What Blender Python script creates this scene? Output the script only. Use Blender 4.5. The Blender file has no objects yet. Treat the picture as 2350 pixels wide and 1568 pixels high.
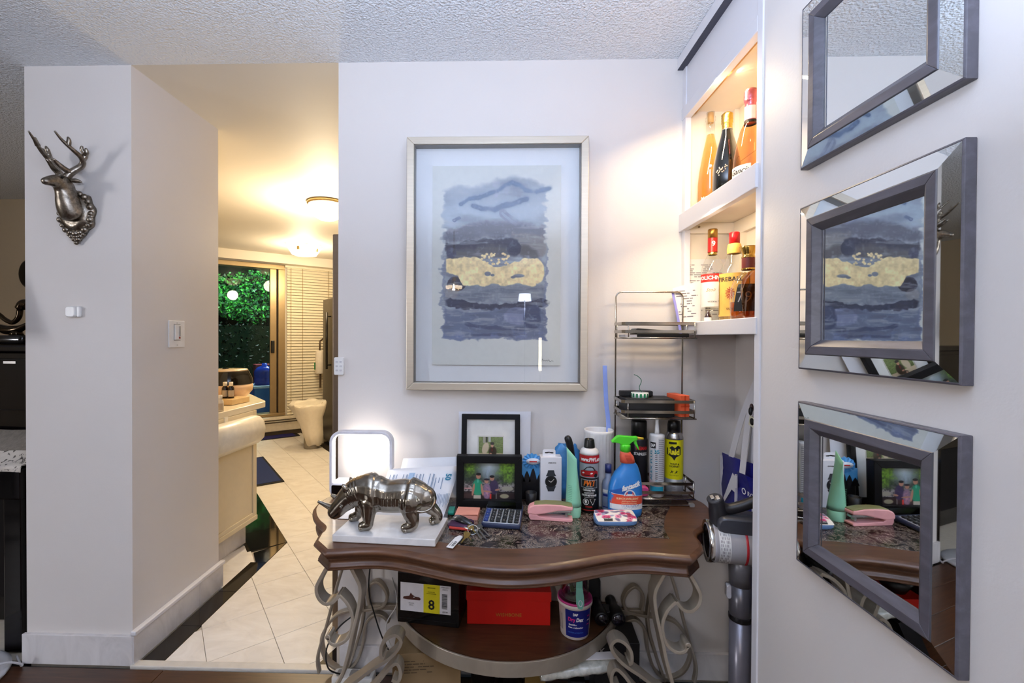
import bpy, bmesh, math, random
import numpy as np
from mathutils import Vector, Matrix
random.seed(7)
PI = math.pi
SC = bpy.context.scene
COL = SC.collection

# ------------------------------------------------------------------ camera
F_PX, CX, CY, HCAM = 1020.0, 1120.0, 784.0, 1.35
YAW = math.atan((CX - 1147) / F_PX)
PITCH, ROLL = math.radians(.53), math.radians(.26)
CROT = Matrix.Rotation(-YAW, 3, 'Z') @ Matrix.Rotation(PI/2 - PITCH, 3, 'X') @ Matrix.Rotation(ROLL, 3, 'Z')
cd = bpy.data.cameras.new('camera')
cd.sensor_fit = 'HORIZONTAL'; cd.sensor_width = 36
cd.lens = 36 * F_PX / 2350
cd.shift_x = (1175 - CX) / 2350
cd.clip_start = .02
cam = bpy.data.objects.new('camera', cd); COL.objects.link(cam)
cam.matrix_world = Matrix.Translation((0, 0, HCAM)) @ CROT.to_4x4()
SC.camera = cam

# ------------------------------------------------------------------ exposure, world, big lights
SC.view_settings.view_transform = 'Standard'
SC.view_settings.look = 'None'
SC.view_settings.exposure = 0.42
SC.view_settings.gamma = 1.0
SC.view_settings.use_curve_mapping = False
cy = SC.cycles
cy.max_bounces = 9; cy.diffuse_bounces = 4; cy.glossy_bounces = 6; cy.transmission_bounces = 9
cy.transparent_max_bounces = 16; cy.caustics_reflective = False; cy.caustics_refractive = False
cy.sample_clamp_indirect = 6.0; cy.use_denoising = True

w = bpy.data.worlds.new('dusk'); SC.world = w; w.use_nodes = True
wn = w.node_tree.nodes['Background']
wn.inputs[0].default_value = (.16, .30, .62, 1); wn.inputs[1].default_value = .35

def area(name, loc, target, sx, sy, power, color, spread=PI):
    l = bpy.data.lights.new(name, 'AREA'); l.shape = 'RECTANGLE'; l.size = sx; l.size_y = sy
    l.energy = power; l.color = color; l.spread = spread
    o = bpy.data.objects.new(name, l); COL.objects.link(o); o.location = loc
    o.rotation_euler = (Vector(target) - Vector(loc)).to_track_quat('-Z', 'Y').to_euler()
    return o
def point(name, loc, power, color, r=.05):
    l = bpy.data.lights.new(name, 'POINT'); l.energy = power; l.color = color; l.shadow_soft_size = r
    o = bpy.data.objects.new(name, l); COL.objects.link(o); o.location = loc
    return o
# added side light at an unseen window, the flash bounced off the ceiling, the room's own lamps
area('added_side_light', (-5.12, -1.7, 1.55), (0, .4, 1.3), .55, .8, 62, (.95, .95, 1.0))
area('bounced_flash', (-.05, -.25, 1.62), (-.05, -.2501, 2.45), .4, .4, 68, (.60, .73, 1.0))
CHAND = (-.47, -1.05, 1.86)
LAMP = (.36, -3.0, 1.93)
point('chandelier_glow', CHAND, 43, (1.0, .87, .74), .03)
point('floor_lamp_glow', LAMP, 16, (.82, .90, 1.0), .03)
# warm strips in the lit niche
area('niche_strip_upper', (.749, 1.5, 2.2245), (.86, 1.5, 1.95), .016, .46, 6.5, (1.0, .76, .46))
area('niche_strip_lower', (.738, 1.5, 1.793), (.86, 1.5, 1.5), .012, .46, 3.8, (1.0, .78, .50))
# warm ceiling fixtures in the kitchen
KL1, KL2 = (-1.42, 3.62, 2.45), (-2.36, 5.30, 2.45)
point('kitchen_glow', (KL1[0], KL1[1], 2.12), 46, (1.0, .81, .55), .09)
point('kitchen_glow', (KL2[0], KL2[1], 2.14), 22, (1.0, .81, .55), .09)
area('garden_light', (-3.4, 7.6, 3.4), (-4.6, 9.2, 1.2), 1.6, 1.0, 230, (.85, 1.0, .95))

# ------------------------------------------------------------------ pixel -> world helpers (the photograph's own frame)
def ray(px, py):
    return CROT @ Vector(((px - CX) / F_PX, -(py - CY) / F_PX, -1.0))
def atY(px, py, Y):
    d = ray(px, py); return Vector((0, 0, HCAM)) + d * (Y / d.y)
def atX(px, py, X):
    d = ray(px, py); return Vector((0, 0, HCAM)) + d * (X / d.x)
def atZ(px, py, Z):
    d = ray(px, py); return Vector((0, 0, HCAM)) + d * ((Z - HCAM) / d.z)

# ------------------------------------------------------------------ materials
def lin(h):
    if isinstance(h, str):
        h = h.lstrip('#'); c = [int(h[i:i+2], 16) / 255 for i in (0, 2, 4)]
    else: c = h
    return tuple(x / 12.92 if x <= .04045 else ((x + .055) / 1.055) ** 2.4 for x in c)
MATS = {}
def M(name, col, rough=.5, metal=0.0, noise=.05, scale=30, bump=0.0, bscale=80, coat=0.0, trans=0.0, ior=1.45, emit=0.0, stretch=None, spec=.5, alpha=1.0):
    if name in MATS: return MATS[name]
    m = bpy.data.materials.new(name); m.use_nodes = True; MATS[name] = m
    nt = m.node_tree; N = nt.nodes; b = N['Principled BSDF']
    c = lin(col)
    tc = N.new('ShaderNodeTexCoord'); mp = N.new('ShaderNodeMapping')
    nt.links.new(tc.outputs['Object'], mp.inputs[0])
    if stretch: mp.inputs['Scale'].default_value = stretch
    if noise:
        nz = N.new('ShaderNodeTexNoise'); nz.inputs['Scale'].default_value = scale; nz.inputs['Detail'].default_value = 4
        nt.links.new(mp.outputs[0], nz.inputs['Vector'])
        cr = N.new('ShaderNodeValToRGB')
        cr.color_ramp.elements[0].position = .3; cr.color_ramp.elements[1].position = .7
        cr.color_ramp.elements[0].color = tuple(x * (1 - noise) for x in c) + (1,)
        cr.color_ramp.elements[1].color = tuple(min(1, x * (1 + noise)) for x in c) + (1,)
        nt.links.new(nz.outputs['Fac'], cr.inputs[0]); nt.links.new(cr.outputs[0], b.inputs['Base Color'])
    else:
        b.inputs['Base Color'].default_value = c + (1,)
    if bump:
        bz = N.new('ShaderNodeTexNoise'); bz.inputs['Scale'].default_value = bscale; bz.inputs['Detail'].default_value = 3
        nt.links.new(mp.outputs[0], bz.inputs['Vector'])
        bp = N.new('ShaderNodeBump'); bp.inputs['Strength'].default_value = bump; bp.inputs['Distance'].default_value = .004
        nt.links.new(bz.outputs['Fac'], bp.inputs['Height']); nt.links.new(bp.outputs[0], b.inputs['Normal'])
    b.inputs['Roughness'].default_value = rough; b.inputs['Metallic'].default_value = metal
    b.inputs['Coat Weight'].default_value = coat; b.inputs['Transmission Weight'].default_value = trans
    b.inputs['IOR'].default_value = ior; b.inputs['Specular IOR Level'].default_value = spec
    b.inputs['Alpha'].default_value = alpha
    if emit:
        b.inputs['Emission Color'].default_value = c + (1,); b.inputs['Emission Strength'].default_value = emit
    return m
def pane(name, tint=(1, 1, 1), refl=1.0, ior=1.5):
    """thin clear sheet: see-through with a mirror-like Fresnel sheen"""
    if name in MATS: return MATS[name]
    m = bpy.data.materials.new(name); m.use_nodes = True; MATS[name] = m
    nt = m.node_tree; N = nt.nodes; N.clear()
    out = N.new('ShaderNodeOutputMaterial'); mx = N.new('ShaderNodeMixShader'); t = N.new('ShaderNodeBsdfTransparent')
    g = N.new('ShaderNodeBsdfGlossy'); g.inputs['Roughness'].default_value = .01
    t.inputs[0].default_value = tuple(tint) + (1,)
    # Schlick sheen, the same from either face of the sheet
    lw = N.new('ShaderNodeLayerWeight'); lw.inputs[0].default_value = .5
    pw = N.new('ShaderNodeMath'); pw.operation = 'POWER'; pw.inputs[1].default_value = 5.0
    r0 = ((ior-1)/(ior+1))**2
    mu = N.new('ShaderNodeMath'); mu.operation = 'MULTIPLY_ADD'; mu.inputs[1].default_value = (1-r0)*refl; mu.inputs[2].default_value = r0*refl
    mu.use_clamp = True
    nt.links.new(lw.outputs['Facing'], pw.inputs[0]); nt.links.new(pw.outputs[0], mu.inputs[0]); nt.links.new(mu.outputs[0], mx.inputs[0])
    nt.links.new(t.outputs[0], mx.inputs[1]); nt.links.new(g.outputs[0], mx.inputs[2]); nt.links.new(mx.outputs[0], out.inputs[0])
    return m
def ramp_mat(name, stops, scale=6, detail=8, rough=.3, stretch=(1, 1, 1), metal=0, distortion=1.0, coat=0.0, bump=0.0, kind='noise', nrough=.6):
    if name in MATS: return MATS[name]
    m = bpy.data.materials.new(name); m.use_nodes = True; MATS[name] = m
    nt = m.node_tree; N = nt.nodes; b = N['Principled BSDF']
    tc = N.new('ShaderNodeTexCoord'); mp = N.new('ShaderNodeMapping'); mp.inputs['Scale'].default_value = stretch
    nt.links.new(tc.outputs['Object'], mp.inputs[0])
    nz = N.new('ShaderNodeTexNoise'); nz.inputs['Scale'].default_value = scale; nz.inputs['Detail'].default_value = detail
    nz.inputs['Distortion'].default_value = distortion; nz.inputs['Roughness'].default_value = nrough
    nt.links.new(mp.outputs[0], nz.inputs['Vector'])
    cr = N.new('ShaderNodeValToRGB'); e = cr.color_ramp.elements
    e[0].position = stops[0][0]; e[0].color = lin(stops[0][1]) + (1,)
    e[1].position = stops[-1][0]; e[1].color = lin(stops[-1][1]) + (1,)
    for p, c in stops[1:-1]: q = e.new(p); q.color = lin(c) + (1,)
    nt.links.new(nz.outputs['Fac'], cr.inputs[0]); nt.links.new(cr.outputs[0], b.inputs['Base Color'])
    b.inputs['Roughness'].default_value = rough; b.inputs['Metallic'].default_value = metal; b.inputs['Coat Weight'].default_value = coat
    if bump:
        bp = N.new('ShaderNodeBump'); bp.inputs['Strength'].default_value = bump; bp.inputs['Distance'].default_value = .003
        nt.links.new(nz.outputs['Fac'], bp.inputs['Height']); nt.links.new(bp.outputs[0], b.inputs['Normal'])
    return m
def vcol_mat(name, rough=.6, coat=0.0):
    if name in MATS: return MATS[name]
    m = bpy.data.materials.new(name); m.use_nodes = True; MATS[name] = m
    nt = m.node_tree; N = nt.nodes; b = N['Principled BSDF']
    a = N.new('ShaderNodeAttribute'); a.attribute_name = 'print'
    nt.links.new(a.outputs['Color'], b.inputs['Base Color'])
    b.inputs['Roughness'].default_value = rough; b.inputs['Coat Weight'].default_value = coat
    return m
def popcorn():
    m = bpy.data.materials.new('popcorn_ceiling'); m.use_nodes = True
    nt = m.node_tree; N = nt.nodes; b = N['Principled BSDF']
    b.inputs['Base Color'].default_value = lin('#eceef0') + (1,); b.inputs['Roughness'].default_value = .95
    tc = N.new('ShaderNodeTexCoord')
    v = N.new('ShaderNodeTexNoise'); v.inputs['Scale'].default_value = 115; v.inputs['Detail'].default_value = 2.5
    nt.links.new(tc.outputs['Object'], v.inputs['Vector'])
    bp = N.new('ShaderNodeBump'); bp.inputs['Strength'].default_value = 1.0; bp.inputs['Distance'].default_value = .013
    nt.links.new(v.outputs['Fac'], bp.inputs['Height']); nt.links.new(bp.outputs[0], b.inputs['Normal'])
    return m

# ------------------------------------------------------------------ mesh builder
TXT = {}
def text2d(s, bold=0.0, shear=0.0, space=1.0):
    """glyph outlines as flat triangles, cap height 1, centred on x"""
    key = (s, bold, shear, space)
    if key in TXT: return TXT[key]
    cu = bpy.data.curves.new('glyphs', 'FONT'); cu.body = s; cu.resolution_u = 2; cu.offset = bold; cu.shear = shear
    cu.space_character = space; cu.align_x = 'CENTER'; cu.fill_mode = 'FRONT'
    ob = bpy.data.objects.new('glyphs', cu)
    me = bpy.data.meshes.new_from_object(ob)
    v = [(p.co.x / .69, p.co.y / .69) for p in me.vertices]; f = [tuple(p.vertices) for p in me.polygons]
    bpy.data.objects.remove(ob); bpy.data.curves.remove(cu); bpy.data.meshes.remove(me)
    TXT[key] = (v, f); return v, f

def catmull(pts, n=6, closed=False):
    pts = [Vector(p) for p in pts]; out = []; L = len(pts)
    rng = range(L if closed else L - 1)
    for i in rng:
        if closed: p0, p1, p2, p3 = pts[(i-1) % L], pts[i], pts[(i+1) % L], pts[(i+2) % L]
        else: p0, p1, p2, p3 = pts[max(i-1, 0)], pts[i], pts[i+1], pts[min(i+2, L-1)]
        for k in range(n):
            t = k / n
            out.append(.5 * ((2*p1) + (-p0+p2)*t + (2*p0-5*p1+4*p2-p3)*t*t + (-p0+3*p1-3*p2+p3)*t**3))
    if not closed: out.append(pts[-1])
    return out

class B:
    def __init__(s): s.v = []; s.f = []; s.m = []; s.sm = []
    def add(s, verts, faces, mi=0, smooth=False):
        o = len(s.v); s.v += [tuple(p) for p in verts]
        for f in faces: s.f.append(tuple(i + o for i in f)); s.m.append(mi); s.sm.append(smooth)
        return s
    def box(s, c, d, mi=0, R=None):
        c = Vector(c); vs = []
        for x in (-.5, .5):
            for y in (-.5, .5):
                for z in (-.5, .5):
                    p = Vector((x*d[0], y*d[1], z*d[2]))
                    vs.append(c + (R @ p if R is not None else p))
        return s.add(vs, [(0,1,3,2),(4,6,7,5),(0,4,5,1),(2,3,7,6),(0,2,6,4),(1,5,7,3)], mi)
    def box2(s, a, b, mi=0):
        return s.box([(a[i]+b[i])/2 for i in range(3)], [abs(b[i]-a[i]) for i in range(3)], mi)
    def rbox(s, c, d, r, mi=0, R=None, axis=2, n=4, inset=0.0):
        """box with its four edges along 'axis' rounded"""
        ax = [i for i in range(3) if i != axis]
        a, b, h = d[ax[0]]/2, d[ax[1]]/2, d[axis]/2
        r = min(r, a, b); out = []
        for (sx, sy, a0) in ((1,1,0),(-1,1,PI/2),(-1,-1,PI),(1,-1,1.5*PI)):
            for k in range(n+1):
                t = a0 + k/n*PI/2
                out.append((sx*(a-r) + r*math.cos(t), sy*(b-r) + r*math.sin(t)))
        L = len(out); vs = []; rings = [(-h, inset), (-h+inset, 0), (h-inset, 0), (h, inset)] if inset else [(-h, 0), (h, 0)]
        for hz, ins in rings:
            kx, ky = (a-ins)/a, (b-ins)/b
            for x, y in out:
                p = [0,0,0]; p[ax[0]] = x*kx; p[ax[1]] = y*ky; p[axis] = hz; p = Vector(p)
                vs.append(Vector(c) + (R @ p if R is not None else p))
        fs = []
        for q in range(len(rings)-1):
            for i in range(L): fs.append((q*L+i, q*L+(i+1) % L, (q+1)*L+(i+1) % L, (q+1)*L+i))
        s.add(vs, fs, mi, True)
        T = (len(rings)-1)*L
        o = len(s.v) - len(vs)
        s.f.append(tuple(o+i for i in reversed(range(L)))); s.m.append(mi); s.sm.append(False)
        s.f.append(tuple(o+T+i for i in range(L))); s.m.append(mi); s.sm.append(False)
        return s
    def lathe(s, prof, c=(0,0,0), n=32, mi=0, R=None, a0=0, a1=2*PI, caps=True, sx=1, sy=1):
        c = Vector(c); full = abs(a1-a0-2*PI) < 1e-6; cols = n if full else n+1; vs = []
        for r, z in prof:
            for k in range(cols):
                t = a0 + (a1-a0)*k/n
                p = Vector((r*math.cos(t)*sx, r*math.sin(t)*sy, z)); vs.append(c + (R @ p if R is not None else p))
        fs = []
        for i in range(len(prof)-1):
            for k in range(n):
                k2 = (k+1) % cols
                fs.append((i*cols+k, i*cols+k2, (i+1)*cols+k2, (i+1)*cols+k))
        s.add(vs, fs, mi, True)
        if full and caps:
            o = len(s.v)-len(vs)
            if prof[0][0] > 1e-5: s.f.append(tuple(o+i for i in reversed(range(cols)))); s.m.append(mi); s.sm.append(False)
            if prof[-1][0] > 1e-5:
                T = (len(prof)-1)*cols; s.f.append(tuple(o+T+i for i in range(cols))); s.m.append(mi); s.sm.append(False)
        return s
    def cyl(s, p0, p1, r0, r1=None, n=16, mi=0):
        p0, p1 = Vector(p0), Vector(p1); d = p1-p0
        R = d.to_track_quat('Z', 'Y').to_matrix()
        return s.lathe([(r0, 0), (r0 if r1 is None else r1, d.length)], p0, n, mi, R)
    def sphere(s, c, r, n=16, mi=0, R=None, k=10, lo=-PI/2, hi=PI/2, sq=(1,1,1)):
        prof = [(max(r*math.cos(lo+(hi-lo)*i/k), 1e-6), r*math.sin(lo+(hi-lo)*i/k)*sq[2]) for i in range(k+1)]
        return s.lathe(prof, c, n, mi, R, sx=sq[0], sy=sq[1])
    def tube(s, path, r, n=8, mi=0, closed=False, caps=True):
        path = [Vector(p) for p in path]; L = len(path)
        rs = r if isinstance(r, (list, tuple)) else [r]*L
        T = []
        for i in range(L):
            a = path[i-1] if (i or closed) else path[0]; b = path[(i+1) % L] if (i < L-1 or closed) else path[-1]
            T.append((b-a).normalized())
        nrm = T[0].orthogonal().normalized(); vs = []
        for i in range(L):
            nrm = (nrm - T[i]*nrm.dot(T[i])); nrm = nrm.normalized() if nrm.length > 1e-6 else T[i].orthogonal().normalized()
            bn = T[i].cross(nrm)
            for k in range(n):
                t = 2*PI*k/n; vs.append(path[i] + (nrm*math.cos(t)+bn*math.sin(t))*rs[i])
        fs = []
        for i in range(L if closed else L-1):
            j = (i+1) % L
            for k in range(n): fs.append((i*n+k, i*n+(k+1) % n, j*n+(k+1) % n, j*n+k))
        s.add(vs, fs, mi, True)
        if caps and not closed:
            o = len(s.v)-len(vs)
            s.f.append(tuple(o+i for i in reversed(range(n)))); s.m.append(mi); s.sm.append(False)
            s.f.append(tuple(o+(L-1)*n+i for i in range(n))); s.m.append(mi); s.sm.append(False)
        return s
    def strap(s, path, wdir, w, t, mi=0, closed=False):
        """flat bar: width w along wdir, thickness t across it"""
        path = [Vector(p) for p in path]; W = Vector(wdir).normalized(); L = len(path); vs = []
        for i in range(L):
            a = path[i-1] if (i or closed) else path[0]; b = path[(i+1) % L] if (i < L-1 or closed) else path[-1]
            Tn = (b-a).normalized(); N = Tn.cross(W).normalized()
            e = .22*t
            for (x, y) in ((-.5,-.5),(.5,-.5),(.5,.5),(-.5,.5)):
                vs.append(path[i] + W*w*x + N*t*y)
        fs = []
        for i in range(L if closed else L-1):
            j = (i+1) % L
            for k in range(4): fs.append((i*4+k, i*4+(k+1) % 4, j*4+(k+1) % 4, j*4+k))
        s.add(vs, fs, mi, False)
        if not closed:
            o = len(s.v)-len(vs)
            s.add([], []); s.f.append((o+3,o+2,o+1,o)); s.m.append(mi); s.sm.append(False)
            e = o+(L-1)*4; s.f.append((e,e+1,e+2,e+3)); s.m.append(mi); s.sm.append(False)
        return s
    def shape_cyl(s, c, r, ang, upper, lower, z0, mi=0, n=24):
        """a flat shape given by its upper and lower edge, wrapped round a vertical cylinder"""
        xs = np.linspace(upper[0][0], upper[-1][0], n+1); vs = []
        for x in xs:
            for e in (lower, upper):
                z = float(np.interp(x, [p[0] for p in e], [p[1] for p in e])); a = ang+x/r
                vs.append((c[0]+r*math.cos(a), c[1]+r*math.sin(a), z0+z))
        return s.add(vs, [(2*k, 2*k+2, 2*k+3, 2*k+1) for k in range(n)], mi, True)
    def prism(s, poly, z0, z1, mi=0, R=None, c=(0,0,0)):
        L = len(poly); vs = []
        for z in (z0, z1):
            for x, y in poly:
                p = Vector((x, y, z)); vs.append(Vector(c) + (R @ p if R is not None else p))
        fs = [tuple(reversed(range(L))), tuple(range(L, 2*L))]
        for i in range(L): fs.append((i, (i+1) % L, L+(i+1) % L, L+i))
        return s.add(vs, fs, mi)
    def loft(s, rings, mi=0, smooth=True, cap=True):
        L = len(rings[0]); vs = [p for r in rings for p in r]; fs = []
        for i in range(len(rings)-1):
            for k in range(L): fs.append((i*L+k, i*L+(k+1) % L, (i+1)*L+(k+1) % L, (i+1)*L+k))
        s.add(vs, fs, mi, smooth)
        if cap:
            o = len(s.v)-len(vs); e = o+(len(rings)-1)*L
            s.f.append(tuple(o+i for i in reversed(range(L)))); s.m.append(mi); s.sm.append(False)
            s.f.append(tuple(e+i for i in range(L))); s.m.append(mi); s.sm.append(False)
        return s
    def quad(s, o, u, v, mi=0):
        o, u, v = Vector(o), Vector(u), Vector(v)
        return s.add([o, o+u, o+u+v, o+v], [(0,1,2,3)], mi)
    def text(s, t, h, o, u, v, mi=0, bold=.0, shear=0.0, space=1.0, width=None):
        """flat lettering of cap height h, centred at o, running along u with up v; width fixes total width"""
        vs, fs = text2d(t, bold, shear, space); o, u, v = Vector(o), Vector(u).normalized(), Vector(v).normalized()
        kx = h
        if width and vs:
            W = max(p[0] for p in vs)-min(p[0] for p in vs); kx = width/W if W else h
        mx = (max(p[0] for p in vs)+min(p[0] for p in vs))/2 if vs else 0
        return s.add([o + u*((x-mx)*kx) + v*(y*h) for x, y in vs], fs, mi)
    def text_cyl(s, t, h, c, r, ang, z, mi=0, bold=.0, shear=0.0, width=None, space=1.0, tilt=0.0, ry=None):
        """lettering wrapped round a vertical cylinder, centred on angle ang"""
        vs, fs = text2d(t, bold, shear, space); kx = h
        W = max(p[0] for p in vs)-min(p[0] for p in vs)
        if width: kx = width/W
        mx = (max(p[0] for p in vs)+min(p[0] for p in vs))/2; out = []
        for x, y in vs:
            X = (x-mx)*kx; a = ang + X/r
            out.append((c[0]+r*math.cos(a), c[1]+(ry or r)*math.sin(a), z + y*h + X*tilt))
        return s.add(out, fs, mi)
    def patch_cyl(s, c, r, a0, a1, z0, z1, mi=0, n=12, ry=None):
        vs = []; fs = []
        for k in range(n+1):
            a = a0+(a1-a0)*k/n
            for z in (z0, z1): vs.append((c[0]+r*math.cos(a), c[1]+(ry or r)*math.sin(a), z))
        for k in range(n): fs.append((k*2, k*2+2, k*2+3, k*2+1))
        return s.add(vs, fs, mi, True)
    def mesh(s, name, mats, origin=None, inv=None, recalc=True):
        me = bpy.data.meshes.new(name)
        vs = s.v
        if inv is not None: vs = [tuple(inv @ Vector(p)) for p in vs]
        me.from_pydata(vs, [], s.f)
        for m in mats: me.materials.append(m)
        me.polygons.foreach_set('material_index', s.m); me.polygons.foreach_set('use_smooth', s.sm)
        if recalc:
            bm = bmesh.new(); bm.from_mesh(me); bmesh.ops.recalc_face_normals(bm, faces=bm.faces); bm.to_mesh(me); bm.free()
        me.update(); return me

def L(m): return m if isinstance(m, (list, tuple)) else [m]
def tag(o, label=None, cat=None, group=None, kind=None):
    if label: o['label'] = label
    if cat: o['category'] = cat
    if group: o['group'] = group
    if kind: o['kind'] = kind
    return o
def thing(name, label, cat, loc=(0,0,0), rotz=0.0, group=None):
    o = bpy.data.objects.new(name, None); COL.objects.link(o); o.empty_display_size = .05
    o.location = loc; o.rotation_euler = (0, 0, rotz)
    return tag(o, label, cat, group)
def root_inv(o):
    while o.parent is not None: o = o.parent
    return (Matrix.Translation(o.location) @ o.rotation_euler.to_matrix().to_4x4()).inverted()
def put(name, b, mats, parent=None, label=None, bevel=0.0, local=False, kind=None, segs=2, recalc=True, auto=False):
    """one mesh object; builder coordinates are world ones unless local=True"""
    inv = root_inv(parent) if (parent is not None and not local) else None
    me = b.mesh(name, L(mats), inv=inv, recalc=recalc)
    o = bpy.data.objects.new(name, me); COL.objects.link(o)
    if parent is not None: o.parent = parent
    if label: o['label'] = label
    if kind: o['kind'] = kind
    if bevel:
        md = o.modifiers.new('bevel', 'BEVEL'); md.width = bevel; md.segments = segs; md.limit_method = 'ANGLE'; md.angle_limit = .6
        md.harden_normals = False
    return o
def solo(name, b, mats, label, cat, group=None, **k):
    return tag(put(name, b, mats, **k), label, cat, group)
def struct(name, b, mats, parent=None, **k):
    o = put(name, b, mats, parent, **k)
    if parent is None: o['kind'] = 'structure'
    return o
def grid_print(name, o, u, v, nx, ny, fn, mat, parent, bulge=None):
    """flat picture: a fine grid whose points carry the print colours; fn(U,V) -> (ny+1,nx+1,3) sRGB 0..1, V runs down from the top"""
    o, u, v = Vector(o), Vector(u), Vector(v)
    U, V = np.meshgrid(np.linspace(0, 1, nx+1), np.linspace(0, 1, ny+1))
    rgb = np.clip(fn(U, V), 0, 1); rgb = np.where(rgb <= .04045, rgb/12.92, ((rgb+.055)/1.055)**2.4)
    inv = root_inv(parent) if parent is not None else Matrix.Identity(4)
    O = np.array(inv @ o); Uv = np.array((inv.to_3x3() @ u)); Vv = np.array((inv.to_3x3() @ v))
    P = O + U[..., None]*Uv + V[..., None]*Vv
    me = bpy.data.meshes.new(name)
    idx = np.arange((nx+1)*(ny+1)).reshape(ny+1, nx+1)
    q = np.stack([idx[:-1,:-1], idx[1:,:-1], idx[1:,1:], idx[:-1,1:]], -1).reshape(-1, 4)
    me.from_pydata(P.reshape(-1, 3).tolist(), [], q.tolist())
    at = me.color_attributes.new('print', 'FLOAT_COLOR', 'POINT')
    at.data.foreach_set('color', np.concatenate([rgb, np.ones(rgb.shape[:2]+(1,))], -1).astype(np.float32).ravel())
    me.materials.append(mat)
    ob = bpy.data.objects.new(name, me); COL.objects.link(ob)
    if parent is not None: ob.parent = parent
    return ob
def copy_tree(o, parent=None):
    c = o.copy(); COL.objects.link(c)
    if parent is not None: c.parent = parent
    for ch in [x for x in list(bpy.data.objects) if x.parent == o]: copy_tree(ch, c)
    return c
def fbm(U, V, sx, sy, seed=0, octaves=4):
    rs = np.random.RandomState(seed); out = np.zeros_like(U); amp = 1; tot = 0
    for k in range(octaves):
        g = rs.rand(70, 70); x = (U*sx*2**k) % 69; y = (V*sy*2**k) % 69
        x0 = x.astype(int); y0 = y.astype(int); fx = x-x0; fy = y-y0
        fx = fx*fx*(3-2*fx); fy = fy*fy*(3-2*fy)
        out += amp*((g[y0,x0]*(1-fx)+g[y0,x0+1]*fx)*(1-fy)+(g[y0+1,x0]*(1-fx)+g[y0+1,x0+1]*fx)*fy)
        tot += amp; amp *= .5
    return out/tot
def rot(ax, a): return Matrix.Rotation(a, 3, ax)
def sk_mesh(verts, edges, radii, sub=2, root=0):
    """grow one continuous skin over a joint skeleton and return its baked mesh"""
    me = bpy.data.meshes.new('skeleton'); me.from_pydata([tuple(v) for v in verts], edges, [])
    ob = bpy.data.objects.new('skeleton', me); COL.objects.link(ob)
    ob.modifiers.new('skin', 'SKIN').use_smooth_shade = True
    sv = me.skin_vertices[0].data if me.skin_vertices else None
    if sv is None:
        bm = bmesh.new(); bm.from_mesh(me); bm.verts.layers.skin.verify(); bm.to_mesh(me); bm.free(); sv = me.skin_vertices[0].data
    for i, r in enumerate(radii):
        sv[i].radius = r if isinstance(r, tuple) else (r, r); sv[i].use_root = (i == root)
    if sub:
        s = ob.modifiers.new('sub', 'SUBSURF'); s.levels = sub; s.render_levels = sub
    dg = bpy.context.evaluated_depsgraph_get(); dg.update()
    out = bpy.data.meshes.new_from_object(ob.evaluated_get(dg))
    bpy.data.objects.remove(ob); bpy.data.meshes.remove(me)
    for p in out.polygons: p.use_smooth = True
    return out
def blend_mesh(chains, voxel=.0026, smooth=10, factor=.5):
    """fuse tapered limbs into one continuous skin"""
    b = B()
    for ch in chains:
        p = catmull([q[:3] for q in ch], 4); rr = []
        for i in range(len(ch)-1):
            for k in range(4): rr.append(ch[i][3]+(ch[i+1][3]-ch[i][3])*k/4)
        rr.append(ch[-1][3])
        b.tube(p, rr, 14)
        for q, r in ((p[0], rr[0]), (p[-1], rr[-1])): b.sphere(q, r, 14, k=8)
    me = b.mesh('limbs', [])
    ob = bpy.data.objects.new('limbs', me); COL.objects.link(ob)
    m = ob.modifiers.new('remesh', 'REMESH'); m.mode = 'VOXEL'; m.voxel_size = voxel; m.use_smooth_shade = True
    m = ob.modifiers.new('smooth', 'SMOOTH'); m.factor = factor; m.iterations = smooth
    dg = bpy.context.evaluated_depsgraph_get(); dg.update()
    out = bpy.data.meshes.new_from_object(ob.evaluated_get(dg))
    bpy.data.objects.remove(ob); bpy.data.meshes.remove(me)
    for p in out.polygons: p.use_smooth = True
    return out
def put_mesh(name, me, mat, parent=None, label=None):
    if parent is not None: me.transform(root_inv(parent))
    me.materials.clear(); me.materials.append(mat)
    o = bpy.data.objects.new(name, me); COL.objects.link(o)
    if parent is not None: o.parent = parent
    if label: o['label'] = label
    return o
# ================================================================== SETTING
Z = 2.45
white = M('wall_paint', '#dcd6d1', .55, noise=.012, scale=3, bump=.06, bscale=160)
kwhite = M('kitchen_paint', '#ddd5c6', .6, noise=.012, scale=3)
trimw = M('trim_paint', '#dfdee2', .42, noise=.012, scale=5, bump=.05, bscale=120)
pop = popcorn()
marble_w = ramp_mat('white_marble', [(0, '#c9c4bd'), (.42, '#e4dfd8'), (.6, '#ece8e2'), (1, '#f2efea')], scale=5, detail=6, rough=.42, distortion=1.6, stretch=(1, 1.8, 1))
marble_s = ramp_mat('skirting_marble', [(0, '#a9a5a4'), (.4, '#d0cccb'), (.6, '#dcd8d7'), (1, '#e6e3e2')], scale=4, detail=6, rough=.25, distortion=1.9, stretch=(1.6, 1.6, .8))
tile_b = ramp_mat('black_tile', [(0, '#0c0b0c'), (.55, '#171412'), (.8, '#221b17'), (1, '#463a33')], scale=7, detail=6, rough=.06, distortion=1.2)
wood_f = ramp_mat('floor_wood', [(0, '#22130b'), (.4, '#3a2214'), (.6, '#4a2d1b'), (1, '#5c3a24')], scale=5, detail=8, rough=.32, stretch=(1.2, 16, 1), distortion=.6)
grout = M('grout', '#cdc2b0', .9)

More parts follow.
